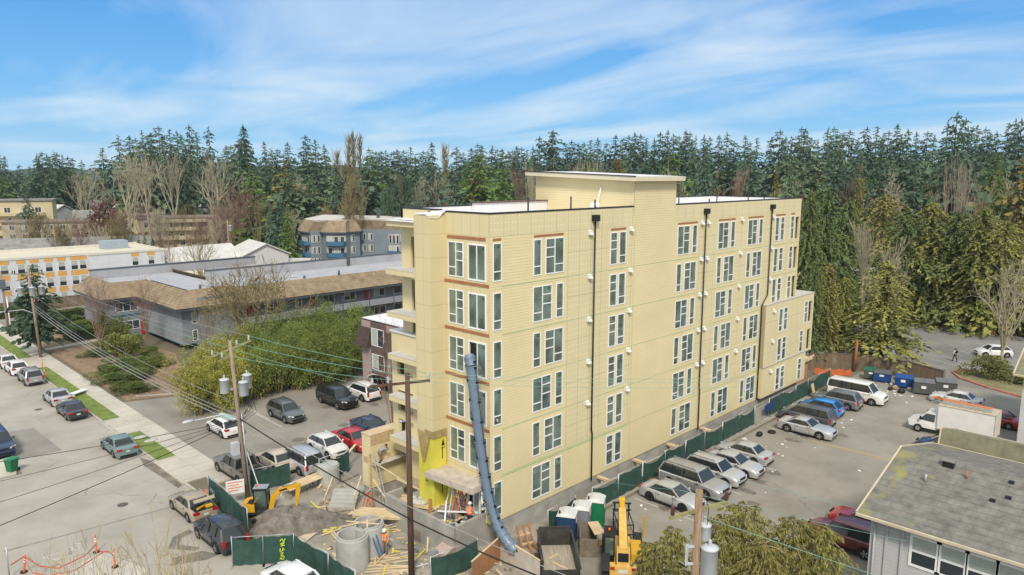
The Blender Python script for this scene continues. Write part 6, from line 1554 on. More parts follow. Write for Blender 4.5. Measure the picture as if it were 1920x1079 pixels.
for i, (px, py, w, h) in enumerate(((70, 470, 8, 5), (120, 476, 9, 5), (215, 470, 9, 5), (255, 470, 8, 6), (300, 462, 9, 6), (410, 462, 9, 7), (440, 500, 6, 4), (540, 470, 8, 5), (590, 425, 10, 6), (720, 418, 10, 5), (410, 445, 10, 8), (165, 440, 9, 6), (20, 455, 9, 5), (95, 400, 12, 9), (160, 395, 12, 9), (280, 400, 12, 9))):
    shrub('brownish green bush filling the gaps between the left hand apartments', P(px, py), w, h, (M_olive, M_hedge, M_redleaf)[i % 3], i % 2, 'bush', GL)
GX = 'leafless trees among the left hand apartments'
for i, (px, d, ty, w) in enumerate(((100, 215, 404, 40), (140, 214, 398, 46), (175, 190, 416, 44), (210, 212, 380, 40), (228, 216, 386, 36), (262, 230, 372, 50), (290, 216, 380, 44), (318, 214, 392, 44), (345, 228, 376, 48), (372, 210, 396, 40), (398, 205, 398, 46), (430, 200, 402, 40), (60, 240, 388, 50), (300, 158, 436, 44), (545, 215, 386, 40), (605, 225, 376, 50), (680, 232, 372, 44), (720, 226, 378, 50))):
    bare('leafless tree among the apartments and thickets on the left', px, d, ty, w, (THICK, BARE[1], BARE[2])[i % 3], (M_bark3, M_bark4, M_bark2, M_bark3)[i % 4], group=GX)
GO = 'brown leafless crowns among the firs'
for i in range(18):
    px = 660 + i * 71 + (i * 29 % 40)
    bare('brown leafless crown standing among the firs below the skyline', px, 190 + i * 13 % 40, 306 + i * 17 % 34, 60 + i * 7 % 30, (THICK, BARE[2], THICK)[i % 3], (M_bark3, M_bark4, M_bark2)[i % 3], 'bare_tree', GO)
# ---------------------------------------------------------------- the construction site
M_mesh = mat('green_screen_mesh', (.018, .052, .043), .85, .35, 1.2, .3, col2=(.036, .088, .072))
M_graff = mat('pale_graffiti', (.45, .55, .50), .8, .2)
M_lime = mat('lime_graffiti', (.42, .60, .05), .8, .2)
M_ring = mat('precast_concrete', (.36, .365, .35), .88, .15, 1.2, .2, col2=(.45, .45, .43))
M_yel = paint('machine_yellow', (.62, .34, .015), .45, .25)
M_yold = mat('worn_machine_yellow', (.62, .36, .05), .6, .22, 2.2, col2=(.66, .46, .16))
M_orange = mat('safety_orange', (.75, .14, .03), .55, .1, 3)
M_rubber = mat('machine_rubber', (.025, .024, .023), .85, .3, 3, .3)
M_tarp = mat('dusty_white_sheet', (.55, .53, .49), .8, .25, 2, .4)
M_bluep = paint('chute_blue', (.14, .195, .27), .5, .15)
M_wood = mat('weathered_wood', (.21, .165, .12), .95, .25, 1.5, col2=(.29, .235, .18))
# screened fence panels
def fence_panel(name, label, a, b, h=1.8, group=None, sag=.0, graffiti=None, screen=True, sm=None, drop=0.0):
    a, b = Vector((a[0], a[1], 0)), Vector((b[0], b[1], 0))
    t = thing(name, label, 'fence', a, math.atan2((b - a).y, (b - a).x), group); L = (b - a).length
    q = MB()
    for x in (0, L): q.tube([(x, 0, 0), (x, 0, h + .06)], .03, 6)
    q.tube([(0, 0, h), (L, 0, h)], .024, 6); q.tube([(0, 0, .12), (L, 0, .12)], .02, 6)
    for x in (0, L): q.box((x - .06, -.3, 0), (x + .06, .3, .04))
    q.build('frame', M_galv, t)
    if screen:
        q = MB(); n, m = 14, 5; vs = []
        r_ = random.Random(int(abs(a.x * 31 + a.y * 17)))
        ph = r_.random() * 6
        for i in range(n + 1):
            for j in range(m + 1):
                u, v = i / n, j / m
                z = .1 + v * (h - .14 - sag * math.sin(math.pi * u) - drop * u)
                vs.append((.03 + u * (L - .06), -.045 - .035 * math.sin(u * 17 + ph + v * 2) - .02 * math.sin(v * 5), z))
        q.add(vs, [(i * (m + 1) + j, (i + 1) * (m + 1) + j, (i + 1) * (m + 1) + j + 1, i * (m + 1) + j + 1) for i in range(n) for j in range(m)], 0, True)
        q.build('screen', sm or M_mesh, t)
    if graffiti:
        q = MB(); letters(q, graffiti[0], lambda u, v, d: (graffiti[1] + u + v * .1, -.11, graffiti[2] + v), graffiti[3], graffiti[4]); q.build('graffiti', graffiti[5], t)
    return t
A0, A1, A2 = P(393, 941), P(432, 975), P(466, 1008)
fence_panel('screened_fence', 'green screened fence panel with pale graffiti beside the open boot of the beige sedan', A0, A1, 2.0, None, .05, ('~', .5, .8, .55, .045, M_graff))
fence_panel('screened_fence', 'plain green screened fence panel beside the dark grey car', A1, A2, 2.0, None, .12)
B0, B1, B2, B3 = P(437, 1063), P(553, 1056), P(618, 1095), P(668, 1130)
bm = (B0 + B1) / 2
fence_panel('screened_fence', 'green fence panel with sagging screen right behind the dark grey car tail', B0, bm, 1.9, None, .2)
fence_panel('screened_fence', 'green fence panel with lime graffiti facing the street', bm, B1, 1.9, None, .05, ('^', .9, .35, 1.35, .06, M_lime))
fence_panel('screened_fence', 'dark green fence panel running from the graffiti panel to the white car', B1, B2, 1.9, None, .1)
fence_panel('screened_fence', 'low green fence panel at the bottom edge beside the concrete rings', B2, B3, 1.9, None, .1)
fence_panel('screened_fence', 'bare topped green fence panel in front of the brown pickup truck', P(470, 925), P(545, 908), 1.8, None, .15)
fence_panel('screened_fence', 'green screen sagging between silver minivan and white hatchback', P(600, 905), P(655, 885), 1.9, None, .5)
fence_panel('screened_fence', 'green fence panel at the bottom edge by the meter post', P(808, 1100), P(895, 1062), 1.8, None, .25)
GF = 'screened fence panels along the long side'
fx = [3.6, 6.6]
for i in range(15):
    x0 = 5.2 + i * 3.15; y0 = -1.75 + .012 * x0
    lb = 'green screened temporary fence panel between the yellow block and the parked cars'
    if i == 0: fence_panel('screened_fence', 'crumpled green screen hanging behind the portable toilets', (3.4, -1.9), (6.3, -1.8), 1.9, None, .35)
    if i == 9: fence_panel('screened_fence', 'open fence panel without a screen near the silver coupe', (x0, y0), (x0 + 3.1, y0 + .04), 1.8, None, 0, None, False); continue
    if i < 1: continue
    fence_panel('screened_fence', lb, (x0, y0), (x0 + 3.1, y0 + .04), 1.8, GF, (.06, .25, .1, .4, .12)[i % 5], None, True, None, (.0, .3, 0, .0, .1)[i % 5])
q = MB(); q.add([(35.2, -1.55, 1.5), (37.4, -1.5, 1.55), (37.3, -1.4, .75), (36.2, -1.45, .6), (35.3, -1.5, .9)], [(0, 1, 2, 3, 4)]); tag(q.build('blue_tarp', mat('blue_tarp', (.02, .06, .22), .5, .2, 2, .4)), 'dark blue tarp hung in the unscreened fence panel', 'tarp')
GSN = 'paper notices on the fence'
for x, z, w in ((13.7, 1.1, .4), (29.0, 1.45, .3), (28.5, 1.4, .25), (33.4, .4, .35)):
    pass
q = MB(); q.box((14.5, -1.70, .75), (14.52, -1.3, 1.35)); tag(q.build('notice_board', M_vinyl), 'white paper notice on the fence post by the nearest parked car', 'notice')
q = MB(); q.add([(45.6, -2.15, 0), (46.3, -2.1, 0), (46.2, -1.75, 1.5), (45.5, -1.78, 1.5), (45.6, -2.12, 0), (46.3, -2.07, 0), (46.2, -1.72, 1.5), (45.5, -1.75, 1.5)], [(0, 1, 2, 3), (7, 6, 5, 4), (0, 4, 5, 1), (2, 6, 7, 3)]); tag(q.build('plywood_sheet', M_ply), 'pale plywood sheet leaning on the fence above the blue crossover', 'plywood sheet')
# orange netting and the timber gable beyond the far end
q = MB(); a, b_ = P(1527, 703), P(1595, 706); n = 12
vs = []
for i in range(n + 1):
    p = a.lerp(b_, i / n)
    vs += [(p.x, p.y, .05), (p.x, p.y, .75 + .15 * math.sin(i * 1.7))]
q.add(vs, [(2 * i, 2 * i + 2, 2 * i + 3, 2 * i + 1) for i in range(n)], 0, True); tag(q.build('barrier_netting', mat('orange_net', (.55, .13, .04), .8, .25, 3)), 'orange plastic barrier netting in front of the board fence', 'netting')
t = thing('timber_shed', 'half built timber and plywood lean-to at the far corner of the yellow block', 'shed', (48.5, 1.2, 0))
q = MB(); q.box((0, 0, 0), (3.2, 2.6, 2.6)); q.build('wall', mat('red_sheathing', (.34, .14, .07), .85, .3, 2, col2=(.45, .30, .2)), t)
q = MB(); q.box((-.3, -.4, 2.6), (3.6, 3, 2.78)); q.bar((-.6, -.5, 2.9), (4.4, -.2, 2.86), .1, .2); q.build('roof', M_lum, t)

# concrete rings
def ring(lb, p, r, h, lid=False):
    t = thing('concrete_ring', lb, 'concrete ring', (p.x, p.y, .01))
    q = MB(); q.lathe((0, 0, 0), [(r, 0), (r, h * .93), (r - .07, h * .94), (r - .07, h), (r - .17, h), (r - .17, .05)], 32); q.build('ring', M_ring, t, None, 40)
    if lid:
        q = MB(); q.lathe((0, 0, 0), [(r - .10, h + .002), (0, h + .02)], 32); q.cyl((.2, .1, h), .09, .05, 10); q.build('lid', M_ring, t)
    else:
        q = MB(); q.lathe((0, 0, .06), [(r - .18, 0), (0, 0)], 24); q.build('floor', M_mud, t)
    return t
ring('open concrete ring nearest the bottom edge', P(662, 1060), .98, 2.05)
ring('open concrete ring with boards across it, behind the nearest one', P(692, 1036), .98, 2.05)
ring('lidded pale concrete ring between the silver minivan and the low wall', P(616, 905), .86, 1.5, True)
q = MB(); p = P(692, 1036); q.bar((p.x - 1.2, p.y + .4, 2.1), (p.x + 1.1, p.y - .3, 2.1), .09, .04); q.bar((p.x - .7, p.y - .9, .1), (p.x - .2, p.y - .2, 2.35), .09, .05); q.bar((p.x - 1.0, p.y + .9, 2.14), (p.x + .2, p.y - .9, 2.14), .09, .04)
tag(q.build('board', M_lum), 'loose boards laid across the open concrete ring', 'boards')
# dirt heap
q = MB(); r_ = random.Random(5); vs, fs = [], []
n, m = 40, 12
for i in range(m + 1):
    for j in range(n):
        a = 6.283 * j / n; rr = 3.0 * i / m * (1 + .18 * math.sin(3 * a + 1) + .08 * math.sin(7 * a))
        z = 1.25 * max(0, math.cos(i / m * 1.57)) ** 1.2 + r_.uniform(-.07, .07) * (1 if i < m else 0)
        vs.append((rr * math.cos(a) * 1.2, rr * math.sin(a) * .85, z - .02))
fs = [(i * n + j, i * n + (j + 1) % n, (i + 1) * n + (j + 1) % n, (i + 1) * n + j) for i in range(m) for j in range(n)]
q.add(vs, fs, 0, False); o = q.build('dirt_heap', mat('heap_soil', (.115, .10, .085), .95, .4, 1.8, 1.0, col2=(.22, .20, .175), bscale=9), None, P(545, 985)); o.rotation_euler.z = R(-40); tag(o, 'heap of dark gravelly soil under the excavator bucket', 'dirt heap')
GR = random.Random(9)
q = MB()
for i in range(420):
    x, y = GR.uniform(-9.8, .2), GR.uniform(-4.5, 17)
    s_ = GR.uniform(.03, .13); q.at((x, y, .02 + s_ * .3), GR.random() * 6, GR.random(), GR.random()).box((-s_, -s_ * .7, -s_ * .4), (s_, s_ * .7, s_ * .4), GR.choice((0, 0, 1, 2)))
struct('rubble', q, [M_cw, M_lum, M_mud], kind='stuff')
q = MB()
for i in range(170):
    x, y = (GR.uniform(11, 58), -GR.uniform(2.3, 9) if i % 3 else -GR.uniform(2.2, 16)) if i < 110 else (GR.uniform(53, 58.5), GR.uniform(-9.5, -5))
    s_ = GR.uniform(.04, .14); q.at((x, y, .02), GR.random() * 6, GR.random() * .4).box((-s_, -s_ * .6, -.008), (s_, s_ * .6, .012), GR.choice((0, 0, 0, 1)))
struct('litter', q, [M_vinyl, mat('cardboard', (.35, .25, .15), .9, .2)], kind='stuff')
# ---- mini excavator
e = thing('excavator', 'yellow mini excavator with grey cab digging beside the utility pole', 'excavator', P(484, 974), R(-42)); e.scale = (.86,) * 3
base_rz = R(62)
for s in (1, -1):
    q = MB(); q.at((0, 0, 0), base_rz)
    n = 18; pts = [(math.cos(a) * .27 + (.85 if math.cos(a) > 0 else -.85), .29 + math.sin(a) * .27) for a in [-1.5707 + 6.2832 * (k + .5) / n for k in range(n)]]
    y0, y1 = s * .62 - .2, s * .62 + .2
    q.add([(x, y0, z) for x, z in pts] + [(x, y1, z) for x, z in pts], [tuple(range(n)), tuple(range(n, 2 * n))[::-1]] + [(k, n + k, n + (k + 1) % n, (k + 1) % n) for k in range(n)]); q.build('track', M_rubber, e)
q = MB(); q.at((0, 0, 0), base_rz); q.box((-.6, -.45, .28), (.6, .45, .6)); q.cyl((0, 0, .6), .42, .12, 16); q.box((.95, -.85, .12), (1.05, .85, .5)); q.build('undercarriage', M_rubber, e)
q = MB(); outl = [(.75, -.75), (.95, -.3), (.95, .35), (.7, .8), (-.6, .8), (-1.0, .55), (-1.15, 0), (-1.0, -.55), (-.6, -.78)]
q.prism(outl, .74, .95, 1); q.prism([(x * .98, y * .98) for x, y in outl if x < .2] + [(.0, -.75), ], .95, 1.5); q.prism([(-.1, -.2), (.1, .75), (-.55, .74), (-.92, .5), (-1.05, 0), (-.92, -.5), (-.5, -.7)], 1.5, 1.62)
q.build('engine_house', [M_yel, M_rubber], e)
q = MB(); q.box((-.62, -.62, 1.622), (-.15, .15, 1.635)); q.build('engine_grille', M_trim, e)
q = MB()
for x, y in ((.8, .78), (.8, -.05), (-.25, .78), (-.25, -.05)): q.bar((x, y, .95), (x * .92 if x > 0 else x, y, 2.5), .08)
q.box((-.32, -.1, 2.45), (.85, .83, 2.58)); cb = q.build('cab', M_trim, e)
q = MB(); q.box((-.22, -.02, 1.0), (.76, .75, 2.44)); q.build('cab_glass', glass('cab_glass', (.35, .5, .45)), cb)
q = MB(); q.box((-.3, -.08, 2.585), (.82, .8, 2.62)); q.build('cab_roof', M_galv, cb)
q = MB(); q.cyl((-.1, .35, 2.62), .07, .14, 8); q.build('beacon', M_orange, cb)
def plate(mb, pts, w, y=0.0, mi=0):
    n = len(pts); mb.add([(x, y - w / 2, z) for x, z in pts] + [(x, y + w / 2, z) for x, z in pts], [tuple(range(n)), tuple(range(n, 2 * n))[::-1]] + [(k, n + k, n + (k + 1) % n, (k + 1) % n) for k in range(n)], mi)
q = MB(); plate(q, [(.95, .85), (1.3, .85), (1.55, 1.8), (2.0, 2.45), (3.35, 2.82), (3.4, 3.0), (3.2, 3.08), (1.8, 2.72), (1.2, 2.1)], .26, -.3); q.build('boom', M_yel, e)
q = MB(); plate(q, [(3.18, 3.12), (3.5, 3.1), (3.52, 2.6), (3.25, 1.15), (3.1, 1.15), (3.15, 2.6)], .2, -.3); q.build('dipper_arm', M_yel, e)
q = MB(); q.tube([(1.4, -.3, 1.2), (2.1, -.3, 2.3)], .06, 8); q.tube([(2.1, -.3, 2.85), (3.2, -.3, 3.2)], .055, 8); q.build('hydraulic_ram', M_galv, e)
q = MB(); plate(q, [(3.1, 1.25), (3.3, 1.2), (3.35, .75), (3.05, .5), (2.75, .5), (2.6, .62), (2.95, .72)], .6, -.3); q.build('bucket', mat('worn_steel', (.22, .19, .165), .6, .3, 3, metal=.4), e)
q = MB(); q.bar((1.9, -.438, 2.55), (2.5, -.438, 2.74), .02, .13); q.build('boom_decal', M_trim, e)
# sign beside the pole
t = thing('notice_sign', 'white notice board with red writing tied to the fence by the utility pole', 'sign', P(443, 948), R(-20))
q = MB(); q.box((-.62, -.02, .9), (.62, .02, 1.9)); q.build('board', M_vinyl, t)
q = MB()
for k in range(4): q.box((-.5, -.026, 1.72 - k * .2), (.5 - (k % 2) * .25, -.021, 1.78 - k * .2))
q.build('red_writing', M_orange, t)
q = MB(); q.bar((-.5, .04, 0), (-.5, .04, 1.9), .06); q.bar((.5, .04, 0), (.5, .04, 1.9), .06); q.build('post', M_wood, t)
# ---- timber lying about
def boards(nm, lb, cx, cy, z, n, L, rz, spread=.05, w=.14, h=.04, layers=1, m=M_lum, seed=1, jit=.03, cat='lumber', group=None):
    r_ = random.Random(seed)
    t = thing(nm, lb, cat, (cx, cy, z), rz, group)
    for j in range(layers):
        for i in range(n):
            q = MB(); q.at((r_.uniform(-.3, .3), (i - n / 2) * (w + spread) + r_.uniform(-.02, .02), h * j + .003 * i), r_.uniform(-jit, jit)).box((-L / 2 * r_.uniform(.85, 1), -w / 2, .0), (L / 2 * r_.uniform(.85, 1), w / 2, h * .94)); q.build('board', m, t)
    return t
p = P(738, 990); boards('lumber_stack', 'stack of long pale boards on trestles behind the worker with the white helmet', p.x + .2, p.y + .3, .75, 7, 5.2, R(-52), .02, .16, .06, 3, M_lum, 3)
q = MB()
for k in (-1.6, 1.5):
    for s in (-.5, .5):
        q.bar((p.x + .2 + k * .62 + s * .7, p.y + .3 - k * .79 + s * .5, 0), (p.x + .2 + k * .62 + s * .5, p.y + .3 - k * .79 + s * .3, .74), .08)
tag(q.build('trestle', M_lum), 'rough timber trestle under the stack of long boards', 'trestle')
p = P(725, 1058); boards('loose_boards', 'fan of loose pale boards lying on the ground right of the nearest concrete ring', p.x, p.y, .03, 8, 3.1, R(-38), .16, .12, .04, 1, M_lum, 5, .28)
p = P(600, 985)
q = MB(); a, b_, c_, d_ = P(650, 958), P(665, 985), P(560, 1015), P(555, 1000)
for i, (pp, pq, w_) in enumerate(((P(648, 968), P(598, 985), 1.25), (P(602, 982), P(556, 1018), 1.2), (P(556, 1012), P(545, 1050), 1.1))):
    q = MB(); q.bar((pp.x, pp.y, .07 + .03 * i), (pq.x, pq.y, .07 + .03 * i), w_, .025)
    tag(q.build('plywood_walkway', mat('pinkish_plywood', (.46, .355, .265), .8, .15, .7, .1, col2=(.54, .44, .35))), ('plywood walkway sheet at the foot of the concrete steps', 'middle plywood walkway sheet beside the dirt heap', 'plywood walkway sheet leading to the street fence')[i], 'plywood sheet')
pp, pq = P(547, 930), P(618, 900)
boards('plank_platform', 'raised scaffold plank platform left of the lidded concrete ring', *((pp + pq) / 2)[:2], .75, 5, 4.6, math.atan2((pq - pp).y, (pq - pp).x), .015, .22, .05, 1, M_lum, 8, .01, 'platform')
q = MB(); m_ = (pp + pq) / 2
for k in (-1.6, 0, 1.6):
    dv = (pq - pp).normalized(); c_ = m_ + dv * k
    q.bar((c_.x - .4, c_.y - .4, 0), (c_.x, c_.y, .74), .07); q.bar((c_.x + .4, c_.y + .4, 0), (c_.x, c_.y, .74), .07)
tag(q.build('trestle', M_wood), 'wooden trestle legs carrying the plank platform', 'trestle')
for i, (a_, b_, lb) in enumerate((((600, 945), (650, 925), 'grey plank lying on the rubble behind the dirt heap'), ((625, 985), (662, 962), 'long grey plank beside the plywood walkway'), ((640, 1015), (668, 995), 'short broken board by the concrete rings'), ((596, 918), (668, 868), 'leaning pale timber brace left of the low yellow wall'), ((640, 905), (672, 890), 'pale plank by the foot of the yellow wall'), ((640, 1070), (625, 1040), 'yellowish plank at the bottom edge beside the fence'))):
    pa, pb = P(*a_), P(*b_); q = MB(); q.bar((pa.x, pa.y, .06), (pb.x, pb.y, 1.6 if i == 3 else .08), .2, .05); tag(q.build('plank', M_lum if i % 2 else M_wood), lb, 'plank')
# steps
t = thing('concrete_steps', 'flight of raw concrete steps left of the low yellow wall', 'steps', P(640, 955), R(-50) + math.pi)
for k in range(5):
    q = MB(); q.box((-.95, -.3 * k - .3, 0), (.95, -.3 * k + .0, .17 * (k + 1))); q.build('step', M_ring, t)
q = MB(); q.bar((-1.05, .3, 0), (-1.05, .3, 1.2), .07); q.bar((-1.05, -1.5, .6), (-1.05, -1.5, 1.9), .07); q.bar((-1.05, .35, 1.1), (-1.05, -1.6, 1.85), .09, .05); q.bar((1.05, .3, 0), (1.05, .3, 1.1), .07); q.bar((1.05, -1.5, .6), (1.05, -1.5, 1.8), .07); q.bar((1.05, .35, 1.0), (1.05, -1.6, 1.75), .09, .05); q.build('railing', M_lum, t)
# chute
t = thing('debris_chute', 'long blue grey plastic debris chute hanging from a fourth floor door to the ground', 'chute')
ctrl = [FX(881, 672, -.35), FX(884, 690, -.6), FX(892, 760, -.65), FX(902, 840, -.65), FX(912, 905, -.65), FX(924, 960, -.7), FX(938, 995, -.75), FX(953, 1018, -.8), FX(968, 1034, -.85)]
def spl(u):
    f = u * (len(ctrl) - 1); i = min(int(f), len(ctrl) - 2); k = f - i
    p0, p1, p2, p3 = ctrl[max(i - 1, 0)], ctrl[i], ctrl[i + 1], ctrl[min(i + 2, len(ctrl) - 1)]
    return .5 * ((2 * p1) + (p2 - p0) * k + (2 * p0 - 5 * p1 + 4 * p2 - p3) * k * k + (3 * p1 - p0 - 3 * p2 + p3) * k ** 3)
n = 17
pos_ = [spl(i / n) for i in range(n + 1)]
for i in range(n):
    a, b_ = pos_[i], pos_[i + 1]; d = (b_ - a)
    q = MB(); q.tube([a, a + d * .06, a + d * 1.10], [.375, .36, .27], 18, 0, False); q.tube([a - d * .02, a + d * .05], [.40, .40], 18, 0, False); q.build('chute_section', M_bluep, t)
q = MB()
for s in (-1, 1):
    q.tube([p + Vector((-.05, s * .42, 0)) for p in pos_], .018, 5)
    for p in pos_[1:-1]: q.box((p.x - .12, p.y + s * .42 - .04, p.z - .05), (p.x + .06, p.y + s * .42 + .04, p.z + .05))
q.build('hanging_chain', M_black, t)
# loose things on the planter
boards('lumber_stack', 'pale boards and a plastic bag heaped on the entrance planter', -1.2, 5.4, 1.55, 6, 3.2, R(-62), .05, .2, .05, 2, M_lum, 12, .12)
q = MB(); r_ = random.Random(3)
for i in range(8): q.ball((-1.0 + r_.uniform(-.7, .7), 5.0 + r_.uniform(-1.2, 1.2), 1.72), r_.uniform(.25, .5), 9, 0, (1, 1, .4))
tag(q.build('plastic_sheeting', M_tarp), 'crumpled white plastic sheeting on the entrance planter boards', 'sheeting')
q = MB()
for i in range(45):
    q.at((r_.uniform(-2.4, -.4), r_.uniform(.7, 2.8), 1.15 + r_.uniform(0, .35)), r_.random() * 6, r_.uniform(-.5, .5)).box((-.3 * r_.random() - .05, -.08, -.02), (.3, .08, .03), r_.choice((0, 1, 2, 3, 4)))
struct('planter_debris', q, [M_lum, M_sheath, M_tarp, M_black, mat('debris_blue', (.10, .22, .34), .7)], kind='stuff')
p0 = FX(870, 925, -1.6); q = MB(); q.bar((-2.4, 1.6, 2.0), (-.9, 3.2, 2.3), .1, .1); q.bar((-1.9, 2.9, 2.05), (-.2, .9, 2.05), .12, .06); tag(q.build('board', M_vinyl), 'white board resting across the planter of offcuts', 'board')
# pallet, post with meter box, wrapped block
t = thing('wooden_pallet', 'brown wooden pallet leaning on the concrete planter', 'pallet', (-2.95, 4.2, 0), R(-90))
for k in range(7):
    q = MB(); q.add([(-.6 + k * .19, .0, .02), (-.6 + k * .19 + .11, .0, .02), (-.6 + k * .19 + .11, .25, 1.3), (-.6 + k * .19, .25, 1.3), (-.6 + k * .19, .03, .02), (-.6 + k * .19 + .11, .03, .02), (-.6 + k * .19 + .11, .28, 1.3), (-.6 + k * .19, .28, 1.3)], [(0, 1, 2, 3), (7, 6, 5, 4), (0, 4, 5, 1), (1, 5, 6, 2), (2, 6, 7, 3), (3, 7, 4, 0)]); q.build('slat', M_wood, t)
q = MB(); 
for z, y in ((.15, .06), (.65, .16), (1.15, .26)): q.box((-.62, y + .03, z), (.65, y + .13, z + .1))
q.build('stringer', M_wood, t)
p = P(808, 1012); pt = thing('meter_post', 'short orange brown wooden post in front of the planter', 'post', (p.x, p.y, 0))
q = MB(); q.tube([(0, 0, 0), (0, 0, 2.75)], .13, 10); q.build('post', mat('treated_post', (.30, .15, .05), .9, .25, 3), pt)
q = MB(); q.bar((-.05, .1, 1.3), (-1.2, -1.1, .02), .1, .06); q.bar((.0, -.1, .9), (.6, 1.2, .02), .1, .06); q.build('brace', M_lum, pt)
p = P(813, 1068); t = thing('meter_box', 'grey electrical meter box at the foot of the orange brown post', 'meter box', (p.x, p.y, 0), R(-40))
q = MB(); q.box((-.28, -.12, .35), (.28, .12, 1.25)); q.build('cabinet', M_galv, t); q = MB(); q.box((-.04, -.04, 0), (.04, .04, .35)); q.build('stand', M_galv, t)
p = P(833, 1056); q = MB(); q.at((0, 0, 0), R(20)).box((-.7, -.5, 0), (.7, .5, .85)); o = q.build('wrapped_block', mat('pink_wrapped_block', (.44, .32, .28), .85, .2, 2, .3, col2=(.50, .42, .38)), None, (p.x + .2, p.y + .2, 0)); tag(o, 'pinkish wrapped block of material right of the meter post', 'block')
# ladders
ladder('ladder', 'silver extension ladder leaning on the low yellow wall', FX(727, 968, -2.2), FX(702, 850, -1.36), .42, M_galv, (0, 1, 0))
ladder('ladder', 'blue fibreglass ladder leaning on the open concrete ring beside a worker', P(716, 1046), P(702, 1006, 1.75) , .4, paint('ladder_blue', (.03, .20, .52), .5, .1), (1, .5, 0))
def stepladder(lb, x, y, z, h, m, rz):
    t = thing('step_ladder', lb, 'ladder', (x, y, z), rz)
    for s in (-1, 1):
        q = MB(); q.bar((s * .26, -.45, 0), (s * .16, 0, h), .05, .08); q.build('front_rail', m, t)
        q = MB(); q.bar((s * .28, .5, 0), (s * .16, .04, h), .04, .05); q.build('rear_rail', m, t)
    for k in range(1, 7):
        q = MB(); f = k / 7; q.box((-.25 + .09 * f, -.45 + .45 * f - .05, h * f - .02), (.25 - .09 * f, -.45 + .45 * f + .05, h * f + .01)); q.build('step', M_galv, t)
    q = MB(); q.box((-.2, -.08, h - .02), (.2, .1, h + .03)); q.build('top_cap', M_galv, t)
stepladder('white step ladder standing at the glazed entrance', -.55, 2.95, 1.5, 2.1, M_vinyl, R(80))
stepladder('red step ladder beside the white one at the glazed entrance', -.5, 2.35, 1.5, 2.0, M_orange, R(95))
stepladder('orange step ladder under the low yellow wall', *P(692, 965).to_tuple()[:2], 0, 1.7, M_orange, R(20))
q = MB(); q.box((-1.75, 8.2, 2.55), (-1.4, 11.9, 2.62)) if False else q.box((-1.3, 10.62, 2.62), (3.2, 11.1, 2.68)); tag(q.build('scaffold_plank', M_tarp), 'pale scaffold plank along the face of the low yellow wall', 'plank')
q = MB(); q.bar((-1.4, 10.9, 3.0), (-2.0, 5.6, 3.0), .1, .05); q.bar((-1.8, 10.2, 1.9), (-2.2, 7.6, .9), .1, .05); tag(q.build('timber_brace', M_lum), 'long orange timber braces crossing in front of the low yellow wall', 'brace')
q = MB(); q.box((-1.46, 11.1, 0), (-1.36, 11.24, 3.5)); tag(q.build('timber_prop', M_lum), 'upright yellowish timber prop at the end of the low yellow wall', 'prop')
GBR = random.Random(4)
# ---- portable toilets
def toilet(lb, p, rz, body, nm='portable_toilet'):
    t = thing(nm, lb, 'portable toilet', (p.x, p.y, .02), rz)
    q = MB(); q.box((-.56, -.56, .1), (.56, .56, 2.0)); 
    for s in (-1, 1):
        for k in (-.28, .0, .28): q.box((k - .05, s * .56 - .015, .3), (k + .05, s * .56 + .015, 1.8)); q.box((s * .56 - .015, k - .05, .3), (s * .56 + .015, k + .05, 1.8))
    q.build('cabin', body, t)
    q = MB(); vs = []
    q.add([(-.62, -.62, 2.0), (.62, -.62, 2.0), (.62, .62, 2.0), (-.62, .62, 2.0), (-.6, -.6, 2.06), (.6, -.6, 2.06), (.6, .6, 2.06), (-.6, .6, 2.06), (-.5, -.2, 2.24), (.5, -.2, 2.24), (.5, .2, 2.24), (-.5, .2, 2.24)],
          [(0, 3, 2, 1), (0, 1, 5, 4), (1, 2, 6, 5), (2, 3, 7, 6), (3, 0, 4, 7), (4, 5, 9, 8), (5, 6, 10, 9), (6, 7, 11, 10), (7, 4, 8, 11), (8, 9, 10, 11)]); q.build('roof', mat('toilet_roof', (.56, .57, .57), .5, .08), t)
    q = MB(); q.cyl((-.42, .42, 2.05), .06, .28, 8); q.build('vent_pipe', M_black, t)
    q = MB(); q.box((-.40, -.60, .18), (.40, -.565, 1.95)); d_ = q.build('door', body, t)
    q = MB(); q.box((-.2, -.615, 1.5), (.22, -.602, 1.82)); q.build('white_sign', M_vinyl, d_)
    q = MB(); q.box((-.2, -.622, 1.74), (.22, -.616, 1.82)); q.box((-.14, -.622, 1.56), (.16, -.616, 1.62)); q.build('red_print', M_orange, d_)
    q = MB(); q.box((.3, -.63, 1.0), (.36, -.60, 1.15)); q.build('latch', M_trim, d_)
toilet('dark blue portable toilet, nearest of three in the row', P(1063, 1018), R(30), mat('toilet_blue', (.02, .05, .12), .5, .12))
toilet('grey portable toilet in the middle of the row of three', P(1089, 1004), R(30), mat('toilet_grey', (.20, .215, .24), .5, .12))
toilet('bright green portable toilet at the far end of the row', P(1116, 989), R(30), mat('toilet_green', (.01, .17, .075), .5, .12))
p = P(1056, 1020); t = thing('hand_wash_basin', 'small blue hand wash basin in front of the dark blue toilet', 'basin', (p.x - .5, p.y - .5, 0))
q = MB(); q.cyl((0, 0, 0), .2, .8, 12); q.lathe((0, 0, .8), [(.2, 0), (.34, .1), (.34, .28), (.3, .28), (.25, .12), (0, .1)], 16); q.build('stand', mat('basin_blue', (.05, .22, .45), .5), t)
q = MB(); q.cyl((0, 0, 1.085), .33, .03, 16); q.build('lid', mat('basin_grey', (.45, .5, .55), .5), t)
